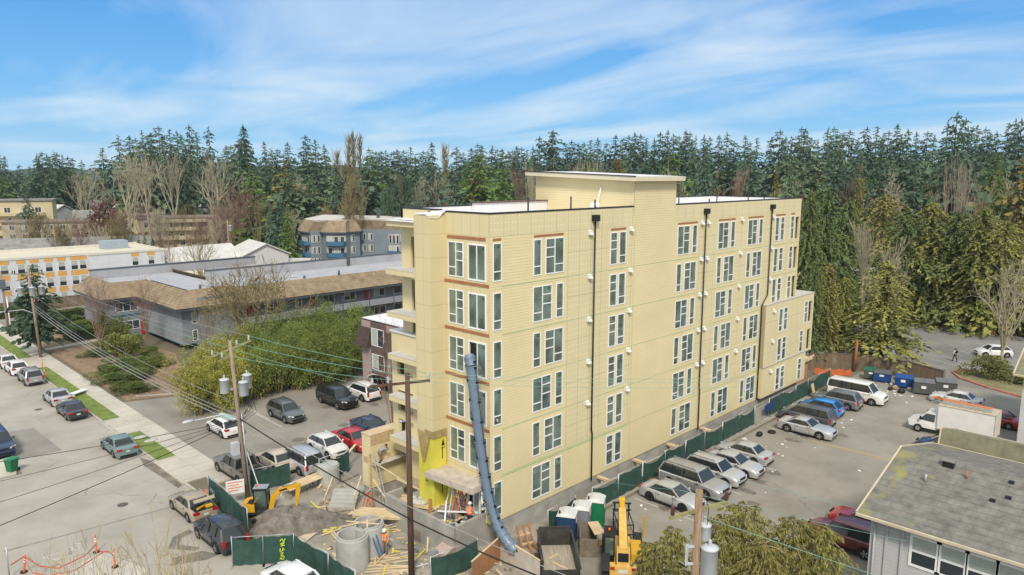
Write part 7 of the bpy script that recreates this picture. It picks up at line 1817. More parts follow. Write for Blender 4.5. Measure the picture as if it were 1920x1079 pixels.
# ---- dump trailer, dumpster, hoarding box
pc = P(1052, 1066)
t = thing('dump_trailer', 'black steel dump trailer with a worn wooden bed and empty', 'trailer', (.6, -5.15, 0), R(47))
M_ts = mat('trailer_steel', (.02, .02, .022), .55, .3, 2, col2=(.06, .055, .05)); M_bed = mat('worn_bed', (.30, .25, .19), .9, .35, 1.5, col2=(.40, .36, .30), stretch=(.4, 4, 1))
q = MB()
Lx, Wy = 1.9, 1.05
q.box((-Lx, -Wy, .75), (Lx, -Wy + .06, 1.75)); q.box((-Lx, Wy - .06, .75), (Lx, Wy, 1.75)); q.box((Lx - .06, -Wy + .06, .75), (Lx, Wy - .06, 1.95)); q.box((-Lx, -Wy + .06, .75), (-Lx + .06, Wy - .06, 1.3))
q.box((-Lx - .03, -Wy - .05, 1.75), (Lx + .03, -Wy + .08, 1.83)); q.box((-Lx - .03, Wy - .08, 1.75), (Lx + .03, Wy + .05, 1.83)); q.box((Lx - .09, -Wy + .08, 1.95), (Lx + .03, Wy - .08, 2.02))
q.build('dump_box', M_ts, t)
q = MB(); q.box((-Lx + .06, -Wy + .06, .75), (Lx - .06, Wy - .06, .8)); q.build('bed_floor', M_bed, t)
q = MB(); q.bar((-1.0, -.5, .83), (-.2, .3, .83), .14, .04); q.bar((.2, .5, .83), (.7, -.1, .83), .12, .04); q.add([(-1.7, -.6, .81), (-.9, .3, .81), (-1.5, .8, .81)], [(0, 1, 2)]); q.build('loose_timber', M_lum, t)
q = MB(); q.box((-Lx - .9, -.5, .5), (Lx, -.38, .72)); q.box((-Lx - .9, .38, .5), (Lx, .5, .72)); q.bar((-Lx, -.44, .6), (-Lx - 1.6, 0, .6), .1); q.bar((-Lx, .44, .6), (-Lx - 1.6, 0, .6), .1); q.box((-Lx - .8, -Wy, .62), (-Lx - .02, Wy, .72)); q.build('chassis', M_ts, t)
for xw in (-.45, .45):
    for s in (-1, 1):
        q = MB(); q.at((xw, s * (Wy + .12), .36), 0, R(90)).lathe((0, 0, -.1), [(.2, 0), (.34, 0), (.36, .03), (.36, .17), (.34, .2), (.2, .2)], 16); w_ = q.build('wheel', M_tyre, t)
        q = MB(); q.at((xw, s * (Wy + .12), .36), 0, R(90)).lathe((0, 0, 0), [(.22, .09), (0, .07)], 14); q.lathe((0, 0, 0), [(.22, -.09), (0, -.07)], 14); q.build('rim', M_rim, w_)
for s in (-1, 1):
    q = MB(); q.box((-.95, s * (Wy + .02) - (.0 if s > 0 else .26), .76), (.95, s * (Wy + .02) + (.26 if s > 0 else 0), .80)); q.build('mudguard', M_ts, t)
q = MB()
for s in (-1, 1): q.box((-Lx - .82, s * .8 - .08, .62), (-Lx - .78, s * .8 + .08, .72))
q.build('taillight', M_tail, t)
p = P(1103, 1034); t = thing('scrap_bin', 'rusty brown steel scrap bin between dump trailer and telehandler', 'bin', (p.x + .1, p.y + .1, 0), R(40))
q = MB(); 
for a, b_ in (((-.9, -.55, .05), (.9, -.5, 1.35)), ((-.9, .5, .05), (.9, .55, 1.35)), ((-.9, -.5, .05), (-.85, .5, 1.2)), ((.85, -.5, .05), (.9, .5, 1.4)), ((-.9, -.55, 0), (.9, .55, .05))): q.box(a, b_)
q.build('shell', mat('rusty_steel', (.14, .115, .09), .85, .35, 3, .3, col2=(.22, .19, .155)), t)
q = MB(); q.bar((-.6, -.7, 1.42), (.9, -.3, 1.47), .7, .04); q.build('plywood_cover', M_ply, t)
t = thing('plywood_hoarding', 'open plywood hoarding box at the bottom edge under the foot of the blue chute', 'hoarding')
pa, pb_, pd = P(885, 1100), P(938, 1050), P(1012, 1098)
for a, b_ in ((pa, pb_), (pb_, pd)):
    q = MB(); q.bar((a.x, a.y, .75), (b_.x, b_.y, .75), .05, 1.5); q.build('sheet', mat('pale_ply', (.46, .40, .33), .85, .2, 2, col2=(.52, .48, .42)) if a is pb_ else mat('red_ply', (.33, .17, .08), .85, .2, 2), t)
    q = MB(); q.bar((a.x, a.y, 1.54), (b_.x, b_.y, 1.54), .1, .07); q.build('top_rail', M_lum, t)
t = thing('timber_sled', 'three curved orange brown timbers propped beside the chute foot', 'timber frame', P(985, 1030), R(-20))
for k, x in enumerate((-.45, 0, .4)):
    q = MB(); pts = [(x, .3, 1.55), (x + .03, .15, 1.0), (x + .08, -.1, .5), (x + .2, -.5, .06)]
    for a, b_ in zip(pts, pts[1:]): q.bar(a, b_, .09, .14)
    q.build('runner', mat('orange_timber', (.42, .18, .08), .8, .2, 3), t)
q = MB(); q.bar((-.5, .12, .95), (.45, .12, .95), .08, .1); q.bar((-.4, -.15, .45), (.5, -.15, .45), .08, .1); q.build('cross_piece', M_lum, t)
# ---- telehandler, boom towards the building
t = thing('telehandler', 'yellow telehandler with a raised boom and big black tyres by the dump trailer', 'telehandler', (P(1166, 1066).x, P(1166, 1066).y, 0), R(37))
for xw in (1.45, -1.35):
    for s in (1, -1):
        q = MB(); q.at((xw, s * .98, .62), 0, R(90)).lathe((0, 0, -.2), [(.3, 0), (.56, 0), (.62, .06), (.62, .34), (.56, .4), (.3, .4)], 20)
        for k in range(16):
            a = 6.283 * k / 16; q.bar((.62 * math.cos(a), .62 * math.sin(a), -.18), (.62 * math.cos(a + .18), .62 * math.sin(a + .18), .0), .06, .05); q.bar((.62 * math.cos(a), .62 * math.sin(a), .18), (.62 * math.cos(a + .18), .62 * math.sin(a + .18), .0), .06, .05)
        w_ = q.build('wheel', M_rubber, t)
        q = MB(); q.at((xw, s * .98, .62), 0, R(90)).lathe((0, 0, 0), [(.36, .16), (.26, .10), (0, .08)], 16); q.lathe((0, 0, 0), [(.36, -.16), (.26, -.10), (0, -.08)], 16); q.build('rim', M_yel, w_)
        if True:
            q = MB(); q.box((xw - .62, s * .98 - .24, 1.27), (xw + .62, s * .98 + .24, 1.33)); q.bar((xw + .62, s * .98, 1.3), (xw + .85, s * .98, 1.0), .46, .05); q.bar((xw - .62, s * .98, 1.3), (xw - .85, s * .98, 1.0), .46, .05); q.build('mudguard', M_rubber, t)
q = MB(); q.box((-2.1, -.5, .55), (2.0, .5, 1.05)); q.box((-2.2, -.75, .7), (-1.75, .75, 1.35)); q.build('chassis', M_yold, t)
q = MB(); q.box((-1.0, -1.1, .75), (.75, -.5, 1.5)); q.build('engine_cover', M_yel, t)
q = MB(); q.box((-.6, -1.108, 1.05), (.2, -1.095, 1.4)); q.build('engine_grille', M_trim, t)
q = MB()
for x, y in ((.75, .5), (.75, 1.08), (-.6, .5), (-.6, 1.08)): q.bar((x, y, .8), (x * .85, y, 2.3), .08)
q.box((-.62, .45, 2.26), (.72, 1.12, 2.34)); q.box((-.6, .5, .7), (.75, 1.08, 1.1)); cb = q.build('cab', M_trim, t)
q = MB(); q.box((-.52, .53, 1.1), (.66, 1.06, 2.25)); q.build('cab_glass', MATS['cab_glass'], cb)
q = MB(); q.cyl((.1, .8, 2.34), .07, .14, 8); q.build('beacon', M_orange, cb)
q = MB(); plate(q, [(-2.1, 1.3), (-1.5, 1.3), (-1.4, 2.2), (-2.0, 2.3)], .75); q.build('boom_tower', M_yold, t)
q = MB(); q.add([(-2.0, -.24, 1.9), (2.2, -.22, 2.45), (2.2, .22, 2.45), (-2.0, .24, 1.9), (-2.0, -.24, 2.38), (2.2, -.22, 2.85), (2.2, .22, 2.85), (-2.0, .24, 2.38)], [(0, 3, 2, 1), (4, 5, 6, 7), (0, 1, 5, 4), (1, 2, 6, 5), (2, 3, 7, 6), (3, 0, 4, 7)]); q.build('boom', M_yold, t)
q = MB(); q.add([(2.2, -.15, 2.5), (3.2, -.15, 2.65), (3.2, .15, 2.65), (2.2, .15, 2.5), (2.2, -.15, 2.8), (3.2, -.15, 2.9), (3.2, .15, 2.9), (2.2, .15, 2.8)], [(0, 3, 2, 1), (4, 5, 6, 7), (0, 1, 5, 4), (1, 2, 6, 5), (2, 3, 7, 6), (3, 0, 4, 7)]); bo = q.build('inner_boom', M_yel, t)
q = MB(); plate(q, [(3.0, 2.9), (3.4, 3.0), (3.5, 2.3), (3.3, 2.0), (3.1, 2.4)], .36); q.build('boom_head', M_yel, bo)
q = MB()
for s in (-1, 1): q.bar((3.45, s * .45, 2.05), (3.5, s * .45, 2.6), .1); q.bar((3.5, s * .45, 2.07), (4.6, s * .45, 2.02), .1, .05)
for z in (2.1, 2.55): q.bar((3.47, -.6, z), (3.47, .6, z), .07)
q.build('fork_carriage', M_trim, bo)
for s in (1, -1):
    q = MB(); q.bar((1.9, s * .7, .8), (2.6, s * 1.15, .35), .16, .24); q.box((2.4, s * 1.15 - .25, .05), (2.85, s * 1.15 + .25, .12)); q.build('stabiliser', M_yel, t)
q = MB(); letters(q, 'JLG', lambda u, v, d: (-2.21, .3 - u, 1.0 + v), .26, .05) if False else q.box((-2.212, -.25, .95), (-2.202, .25, 1.15)); q.build('number_plate', M_plate, t)
# steel frame beside the telehandler
t = thing('steel_rack', 'dark steel fork rack standing in front of the telehandler boom', 'rack', P(1168, 1002), R(45))
q = MB()
for x in (-1, 1):
    for y in (-.5, .5): q.bar((x, y, 0), (x, y, 1.2), .07)
for z in (.5, 1.15):
    q.bar((-1, -.5, z), (1, -.5, z), .06); q.bar((-1, .5, z), (1, .5, z), .06); q.bar((-1, -.5, z), (-1, .5, z), .06); q.bar((1, -.5, z), (1, .5, z), .06)
q.build('frame', M_black, t)
q = MB(); q.box((-1, -.5, .52), (1, .5, .56)); q.build('shelf', M_wood, t)
q = MB(); q.box((-.06, -.04, 0), (.06, .04, 1.5)); o = q.build('yellow_stake', M_yel, None, P(1207, 1008)); tag(o, 'upright yellow stake right of the telehandler', 'stake')
# ---- cones, delineators, tape
def cone(lb, p, h=.75):
    t = thing('traffic_cone', lb, 'traffic cone', (p.x, p.y, 0))
    q = MB(); q.box((-.2, -.2, 0), (.2, .2, .04)); q.lathe((0, 0, .04), [(.15, 0), (.03, h - .04), (0, h - .04)], 14); q.build('cone_body', M_orange, t)
cone('orange traffic cone at the top end of the graffiti fence', P(388, 941), .95)
def delin(lb, p, tilt=0.0):
    t = thing('delineator_post', lb, 'delineator', (p.x, p.y, .01)); t.rotation_euler = (tilt, tilt * .5, 0)
    q = MB(); q.cyl((0, 0, 0), .2, .05, 14); q.build('base', M_rubber, t)
    q = MB(); q.lathe((0, 0, .05), [(.055, 0), (.05, .95), (.03, 1.0), (.05, 1.04), (.05, 1.12), (0, 1.14)], 12); q.build('post', M_orange, t)
    q = MB(); q.cyl((0, 0, .70), .056, .09, 12); q.cyl((0, 0, .86), .055, .07, 12); q.build('reflective_band', M_vinyl, t)
delin('orange delineator post standing upright in the street, farthest of three', P(181, 1036)); delin('tilted orange delineator post at the left of the taped area', P(45, 1074), .18); delin('orange delineator post among the bare branches', P(216, 1064))
delin('orange delineator post at the kerb behind the silver estate car', P(84, 708)); delin('leaning orange delineator beside the upright one at the kerb', P(79, 690), .12)
q = MB(); pts = [P(20, 1060, .9), P(45, 1044, .95), P(75, 1062, .8), P(110, 1066, .75), P(160, 1042, .9), P(181, 1020, 1.0), P(187, 1035, .8), P(205, 1035, .85), P(216, 1046, .95)]
for a, b_ in zip(pts, pts[1:]): q.bar(a, b_, .012, .07)
pts = [P(45, 1050, .9), P(62, 1075, .5), P(90, 1080, .6), P(140, 1070, .6), P(195, 1035, .8)]
for a, b_ in zip(pts, pts[1:]): q.bar(a, b_, .012, .06)
tag(q.build('barrier_tape', mat('red_tape', (.55, .06, .03), .6, .15)), 'red barrier tape strung between the delineators in the street', 'tape')
q = MB(); p = P(18, 1085); q.tube([(p.x, p.y, 0), (p.x, p.y, 2.0)], .04, 8); tag(q.build('sign_pole', M_galv), 'thin grey steel pole at the bottom left corner', 'pole')
# wheeled bin
def wheelie(lb, p, rz, m, m2):
    t = thing('wheeled_bin', lb, 'bin', (p.x, p.y, .1), rz)
    q = MB(); q.add([(-.26, -.3, .05), (.26, -.3, .05), (.26, .24, .05), (-.26, .24, .05), (-.33, -.4, 1.0), (.33, -.4, 1.0), (.33, .34, 1.0), (-.33, .34, 1.0)], [(0, 3, 2, 1), (4, 5, 6, 7), (0, 1, 5, 4), (1, 2, 6, 5), (2, 3, 7, 6), (3, 0, 4, 7)]); q.build('bin_body', m, t)
    q = MB(); q.add([(-.36, -.44, 1.0), (.36, -.44, 1.0), (.36, .4, 1.0), (-.36, .4, 1.0), (-.33, -.38, 1.08), (.33, -.38, 1.08), (.33, .36, 1.1), (-.33, .36, 1.1)], [(4, 5, 6, 7), (0, 1, 5, 4), (1, 2, 6, 5), (2, 3, 7, 6), (3, 0, 4, 7)]); q.build('lid', m2, t)
    for s in (-1, 1):
        q = MB(); q.at((s * .28, .3, .12), 0, 0, R(90)).cyl((0, 0, -.03), .12, .06, 12); q.build('wheel', M_tyre, t)
wheelie('green wheeled bin with a yellow sticker on the corner sidewalk', P(24, 886), R(-60), mat('bin_green', (.012, .15, .06), .55, .12), mat('bin_lid', (.02, .22, .10), .55, .12))
q = MB(); q.box((-.9, -.35, .28), (.9, .35, .36)); q.box((-.85, -.3, 0), (-.75, .3, .28)); q.box((.75, -.3, 0), (.85, .3, .28)); o = q.build('discarded_board', M_vinyl, None, P(148, 742)); o.rotation_euler.z = R(30); o.location.z = .12; tag(o, 'white discarded table board on the verge beside the silver sedan', 'board')
for i, (px, py) in enumerate(((263, 823), (283, 829))):
    q = MB(); q.ball((0, 0, .02), .62, 12, 0, (1, .55, .22)); o = q.build('flat_stone', M_ring, None, P(px, py) + Vector((0, 0, .11))); tag(o, ('flat grey stone on the short grass strip, nearer the blue grey sedan', 'flat grey stone on the short grass strip, nearer the sidewalk')[i], 'stone')
# ---- right lot: dumpsters, board fence, signs
def dumpster(lb, p, rz, m, lidm, w=1.9, h=1.35, op=0):
    t = thing('dumpster', lb, 'dumpster', (p.x, p.y, .05), rz)
    q = MB(); q.add([(-w / 2, -.55, .12), (w / 2, -.55, .12), (w / 2, .45, .12), (-w / 2, .45, .12), (-w / 2, -.75, h - .15), (w / 2, -.75, h - .15), (w / 2, .5, h), (-w / 2, .5, h)], [(0, 3, 2, 1), (0, 1, 5, 4), (1, 2, 6, 5), (2, 3, 7, 6), (3, 0, 4, 7)])
    for x in (-w / 2, w / 2 - .06): q.box((x, -.78, h - .3), (x + .06, -.7, h - .15))
    q.box((-w / 2 - .08, -.2, .7), (-w / 2, .2, .9)); q.box((w / 2, -.2, .7), (w / 2 + .08, .2, .9)); q.build('bin_body', m, t)
    for s in (-1, 1):
        q = MB(); q.add([(s * w / 4 - w / 4 + .01, -.8, h - .14), (s * w / 4 + w / 4 - .01, -.8, h - .14), (s * w / 4 + w / 4 - .01, .54, h + .02), (s * w / 4 - w / 4 + .01, .54, h + .02), (s * w / 4 - w / 4 + .01, -.8, h - .09), (s * w / 4 + w / 4 - .01, -.8, h - .09), (s * w / 4 + w / 4 - .01, .54, h + .07), (s * w / 4 - w / 4 + .01, .54, h + .07)], [(0, 3, 2, 1), (4, 5, 6, 7), (0, 1, 5, 4), (1, 2, 6, 5), (2, 3, 7, 6), (3, 0, 4, 7)]); q.build('lid', lidm, t)
    q = MB(); q.box((-.3, -.72, .7), (.15, -.69, 1.0)); q.build('sticker', M_vinyl, t)
    for x in (-.7, .7):
        q = MB(); q.at((x, 0, .0), 0, R(90)).cyl((0, 0, -.04), .1, .08, 10); q.build('caster', M_tyre, t)
M_dg = mat('dumpster_grey', (.10, .105, .11), .6, .25, 2); M_db = mat('dumpster_blue', (.015, .07, .25), .55, .2, 2)
dz = R(-75)
dumpster('dark grey dumpster in the middle of the lot corner, bigger of the grey pair', P(1731, 739), R(-70), M_dg, mat('dumpster_lid', (.14, .145, .15), .6, .2), 2.0, 1.5)
dumpster('grey dumpster with paper stickers, rightmost of the row by the board fence', P(1772, 737), R(-70), M_dg, mat('dumpster_lid', (.14, .145, .15), .6, .2), 2.0, 1.4)
dumpster('bright blue dumpster overflowing with rubbish by the board fence', P(1694, 727), R(-75), M_db, M_db, 1.8, 1.3)
dumpster('blue dumpster with a dark lid between the white van and the overflowing one', P(1654, 716), R(-75), M_db, M_dg, 1.8, 1.2)
dumpster('green lidded dumpster behind the roof of the white van', P(1634, 711), R(-75), M_dg, mat('lid_green', (.02, .14, .08), .6, .2), 1.6, 1.2)
GT = 'rubbish bags by the blue dumpsters'
for i, (px, py) in enumerate(((1672, 724), (1678, 730), (1690, 737), (1705, 733), (1683, 722), (1708, 727), (1669, 732), (1750, 736))):
    q = MB(); q.ball((0, 0, .2), .34 + .08 * (i % 3), 9, 0, (1, .8, .62)); tag(q.build('rubbish_bag', (M_tarp, mat('cardboard', (.35, .25, .15)), M_black, M_lum)[i % 4], None, P(px, py)), 'rubbish bag or box dumped on the ground around the blue dumpsters', 'rubbish', GT)
t = thing('board_fence', 'weathered brown board fence with notices behind the dumpsters', 'fence')
line = [P(1512, 694), P(1560, 692), P(1625, 697), P(1700, 709), P(1768, 728)]
M_bf = mat('fence_boards', (.15, .105, .07), .95, .3, 1.2, col2=(.22, .165, .115), stretch=(4, 4, .4))
for a, b_ in zip(line, line[1:]):
    q = MB(); L = (b_ - a).length; d = (b_ - a) / L; n = max(int(L / .16), 1)
    nv = Vector((-d.y, d.x, 0))
    for k in range(n):
        p0 = a + d * (L * k / n + .01); p1 = a + d * (L * (k + 1) / n - .012); hh = 1.95 + rnd.uniform(-.03, .03)
        q.add([tuple(p0), tuple(p1), tuple(p1 + nv * .03), tuple(p0 + nv * .03), (p0.x, p0.y, hh), (p1.x, p1.y, hh), (p1.x + nv.x * .03, p1.y + nv.y * .03, hh), (p0.x + nv.x * .03, p0.y + nv.y * .03, hh)], [(4, 5, 6, 7), (0, 1, 5, 4), (1, 2, 6, 5), (2, 3, 7, 6), (3, 0, 4, 7)])
    q.build('boards', M_bf, t)
    q = MB(); q.bar((a.x, a.y, 2.0), (b_.x, b_.y, 2.0), .14, .06); q.build('top_rail', M_bf, t)
for p in line:
    q = MB(); q.box((p.x - .07, p.y - .07, 0), (p.x + .07, p.y + .07, 2.2)); q.build('post', M_wood, t)
for (px, py, c_, w, lb) in ((1654, 700, mat('notice_yellow', (.42, .44, .22), .8), .8, 0), (1682, 703, mat('notice_blue', (.30, .42, .58), .8), .9, 0), (1723, 713, M_vinyl, .8, 0)):
    p = P(px, py); q = MB(); dv = (Vector((CX, CY, 0)) - p); dv.z = 0; dv.normalize(); s_ = Vector((-.28, .96, 0)); c0 = p + dv * .25
    q.bar((c0.x + s_.x * w / 2, c0.y + s_.y * w / 2, 1.25), (c0.x - s_.x * w / 2, c0.y - s_.y * w / 2, 1.25), .03, 1.1); q.build('notice', c_, t)
t = thing('orange_post', 'orange brown steel post leaning over the board fence', 'post', P(1601, 697)); q = MB(); q.tube([(0, 0, 0), (.1, -.1, 3.9)], .16, 8); q.build('post', mat('orange_pole', (.30, .12, .05), .85, .25, 2), t)
p = P(1846, 621); t = thing('lot_sign', 'white sign with red print on a post at the red kerb', 'sign', (p.x, p.y, 0), YA_ - R(90))
q = MB(); q.box((-.05, -.03, 0), (.05, .03, 2.4)); q.build('post', M_galv, t); q = MB(); q.box((-.7, -.06, 1.4), (.7, -.03, 2.3)); q.build('panel', M_vinyl, t); q = MB()
for k in range(3): q.box((-.5, -.068, 1.55 + .24 * k), (.5, -.062, 1.67 + .24 * k))
q.build('red_print', M_orange, t)
p = P(1843, 622); t = thing('fire_hydrant', 'orange and yellow hydrant at the foot of the lot sign', 'hydrant', (p.x - .5, p.y - .5, 0)); q = MB(); q.lathe((0, 0, 0), [(.3, 0), (.3, .1), (.2, .12), (.2, .7), (.27, .72), (.2, .95), (0, 1.05)], 12); q.build('body', M_orange, t); q = MB(); q.at((0, 0, .55), 0, R(90)).cyl((0, 0, -.38), .1, .76, 10); q.build('outlet', M_yel, t)
q = MB(); q.at((0, 0, 0), 0).lathe((0, 0, 0), [(.19, 0), (.34, .02), (.36, .1), (.34, .18), (.19, .2), (.19, 0)], 18); tag(q.build('old_tyre', M_tyre, None, P(1447, 812)), 'old tyre lying at the tail of the silver coupe', 'tyre')
q = MB(); q.ball((0, 0, .2), .4, 9, 0, (1, .7, .6)); tag(q.build('rubbish_bag', M_black, None, P(1424, 818)), 'black rubbish bag by the kerb in the empty bay', 'rubbish')
q = MB(); q.ball((0, 0, .2), .36, 9, 0, (1, .8, .7)); tag(q.build('rubbish_bag', M_tarp, None, P(1395, 830)), 'white rubbish bag by the fence behind the nose-in sedan', 'rubbish')
# left board fence in front of the orange panelled building
t = thing('board_fence', 'weathered board fence below the orange panelled building', 'fence')
q = MB(); a, b_ = Vector((-24, 113.4, 0)), Vector((9.5, 114.9, 0)); n = 200
for k in range(n):
    p0, p1 = a.lerp(b_, k / n), a.lerp(b_, (k + .9) / n); q.bar((p0.x, p0.y, .95), (p1.x, p1.y, .95), .03, 1.9)
q.build('boards', M_bf, t)
q = MB(); q.bar((a.x, a.y - .05, 1.92), (b_.x, b_.y - .05, 1.92), .1, .08); q.build('top_rail', M_wood, t)
q = MB(); q.box((.1, 113.9, 1.3), (1.3, 113.95, 2.1)); tag(q.build('parking_sign', mat('pink_sign', (.60, .38, .36), .7, .1)), 'pale pink sign on the board fence below the orange panels', 'sign')
# more offcuts and small things lying about the entrance
r_ = random.Random(31); q = MB()
for i in range(150):
    x, y = (r_.uniform(-6.5, -2.9), r_.uniform(.5, 13)) if i % 3 else (r_.uniform(-9, 1), r_.uniform(-4, -.2))
    L = r_.uniform(.25, 1.5); q.at((x, y, .04 + r_.random() * .1), r_.random() * 6.28, 0, r_.uniform(-.12, .12)).box((-L / 2, -.05, -.02), (L / 2, .05, .03), r_.choice((0, 0, 0, 1, 2, 3)))
struct('timber_offcuts', q, [M_lum, M_wood, M_tarp, M_sheath], kind='stuff')
# telehandler details
th = bpy.data.objects['telehandler']
q = MB()
for s in (-.26, .26): q.bar((-1.6, s, 2.32), (2.1, s * .9, 2.82), .03, .05)
for k in range(6): q.box((-1.2 + k * .6, -.262, 2.2 + k * .07), (-1.12 + k * .6, .262, 2.28 + k * .07))
q.build('boom_hose', M_trim, th)
q = MB(); q.tube([(-.6, 0, 1.15), (.9, 0, 2.3)], .09, 10); q.tube([(.3, 0, 1.85), (1.4, 0, 2.65)], .055, 8); q.build('lift_ram', M_galv, th)
q = MB()
for s in (-.6, .6): q.box((-2.23, s - .12, 1.12), (-2.2, s + .12, 1.3))
q.build('taillight', M_tail, th)
q = MB(); q.box((-2.05, -.42, 1.36), (-1.45, .42, 1.5)); q.box((-2.12, -.3, 1.6), (-2.06, .3, 2.1)); q.build('tower_cover', M_trim, th)
# thin air between the viewer and the far trees
q = MB(); q.box((-1600, -1600, -1), (1600, 1600, 64)); hz = q.build('haze', (lambda: None)() or bpy.data.materials.new('haze_air')); hz['kind'] = 'stuff'
hm = hz.data.materials[0]; hm.use_nodes = True; hn = hm.node_tree; hn.nodes.remove(hn.nodes['Principled BSDF'])
pv = hn.nodes.new('ShaderNodeVolumePrincipled'); pv.inputs['Density'].default_value = .00010; pv.inputs['Color'].default_value = (.80, .90, 1, 1); pv.inputs['Anisotropy'].default_value = .2
hn.links.new(pv.outputs[0], hn.nodes['Material Output'].inputs['Volume'])
S.cycles.volume_bounces = 1
# ---------------------------------------------------------------- utility poles and wires
M_pole = mat('grey_brown_pole', (.24, .185, .145), .95, .3, 2, col2=(.31, .25, .20), stretch=(3, 3, .3))
M_poled = mat('dark_creosote_pole', (.06, .036, .024), .8, .4, 2, col2=(.12, .07, .045), stretch=(3, 3, .3))
M_can = mat('transformer_grey', (.47, .50, .53), .5, .08, 2)
M_ins = mat('insulator_grey', (.45, .46, .48), .35, .1)
M_insr = mat('insulator_brown', (.10, .035, .03), .3, .2)
M_arm = mat('mossy_crossarm', (.26, .24, .12), .95, .3, 3)
def can(parent, c, r=.3, h=.95, cap=None):
    q = MB(); q.lathe(c, [(r * .9, 0), (r, .04), (r, h), (r * 1.06, h + .01), (r * 1.06, h + .07), (r * .5, h + .14), (0, h + .15)], 16); o = q.build('transformer', cap or M_can, parent)
    q = MB(); q.lathe((c[0], c[1], c[2] + h + .1), [(.05, 0), (.09, .08), (.05, .12), (.08, .2), (.04, .28), (0, .3)], 8); q.build('bushing', M_ins, o)
    return o
def pole(name, lb, base, top, r, m, arms=(), insul=M_ins):
    t = thing(name, lb, 'utility pole', base)
    q = MB(); v = Vector(top) - Vector(base); q.tube([(0, 0, -.1), v * .5, v], [r, r * .86, r * .7], 12); q.build('pole', m, t)
    for (f, d, L, mm, ins, ofs) in arms:
        c = v * f; d = Vector(d).normalized(); q = MB(); q.bar(c - d * L * (.5 - ofs) + Vector((0, 0, 0)), c + d * L * (.5 + ofs), .1, .13); a_ = q.build('crossarm', mm, t)
        for k in ins:
            p = c + d * L * (k + ofs); q = MB(); q.lathe((p.x, p.y, p.z + .06), [(.03, 0), (.06, .05), (.10, .1), (.05, .16), (.10, .22), (.05, .28), (.08, .34), (0, .42)], 8); q.build('insulator', insul, a_)
    return t
A_b = P(465, 936); A_t = P(430, 641, 11.6)
A_t = Vector((A_b.x - .25, A_b.y + .9, 11.75))
v_ = A_t - A_b
pA = pole('utility_pole', 'leaning grey utility pole with three transformers beside the excavator', A_b, A_t, .17, M_pole, ((.95, (.75, -.5, .35), 3.0, M_arm, (-.45, .45, .15), .0), (.90, (1, .1, 0), 1.2, M_arm, (-.4,), -.2)))
for (dx, dy, z, m_) in ((-.62, .35, 8.0, None), (.42, -.35, 7.75, None), (.85, -.1, 8.15, None)):
    f = z / v_.z; can(pA, (v_.x * f + dx, v_.y * f + dy, z), .33, .95)
q = MB(); f = .70; q.bar(v_ * f + Vector((-.7, .4, 0)), v_ * f + Vector((.9, -.2, 0)), .08, .14); q.build('bracket', M_galv, pA)
q = MB(); z = 6.1; c = v_ * (z / v_.z); q.tube([c, c + Vector((-.8, .5, .35)), c + Vector((-2.6, 1.4, .1))], .045, 8); q.build('lamp_arm', M_can, pA)
q = MB(); q.ball(c + Vector((-2.95, 1.6, .05)), .3, 10, 0, (1.5, .6, .4)); q.build('lamp_head', M_can, pA)
for k, (dx, dy) in enumerate(((.2, -.1), (.26, .02), (.15, -.2))):
    q = MB(); q.tube([(dx, dy, 0), v_ * (6.4 / v_.z) + Vector((dx, dy, 0))], .055, 8); q.build('conduit', M_galv, pA)
q = MB(); c = v_ * (3.9 / v_.z); q.box((c.x - .75, c.y - .2, 3.5), (c.x - .25, c.y + .25, 4.4)); q.build('junction_box', M_can, pA)
q = MB(); q.bar((.9, -.4, 0), v_ * .42, .06); q.build('guy_guard', M_vinyl, pA)
q = MB(); r_ = random.Random(8)
for k in range(7):
    a = v_ * (8.2 / v_.z) + Vector((r_.uniform(.2, .9), r_.uniform(-.5, .2), 0)); b_ = v_ * (5.9 / v_.z) + Vector((r_.uniform(.1, .3), r_.uniform(-.2, .1), r_.uniform(-.4, .4)))
    mid = (a + b_) / 2 + Vector((r_.uniform(.3, .8), r_.uniform(-.5, 0), -.5)); q.tube([a, a.lerp(mid, .6), mid, b_.lerp(mid, .5), b_], .018, 4)
q.build('service_loop', M_black, pA)
B_b = Vector((-5.9, .5, 0)); zB = ZAT(-5.9, .5, 700)
pB = pole('utility_pole', 'dark brown creosoted utility pole standing in front of the yellow block entrance', B_b, B_b + Vector((0, 0, zB)), .19, M_poled, ((.955, (.9, -.42, 0), 3.4, M_poled, (-.46, -.2, .47), -.12),))
q = MB(); q.bar((0, 0, zB * .78), (-.4, .12, zB * .78), .08, .1); q.ball((-.42, .12, zB * .78), .1, 8); q.build('bracket', M_galv, pB)
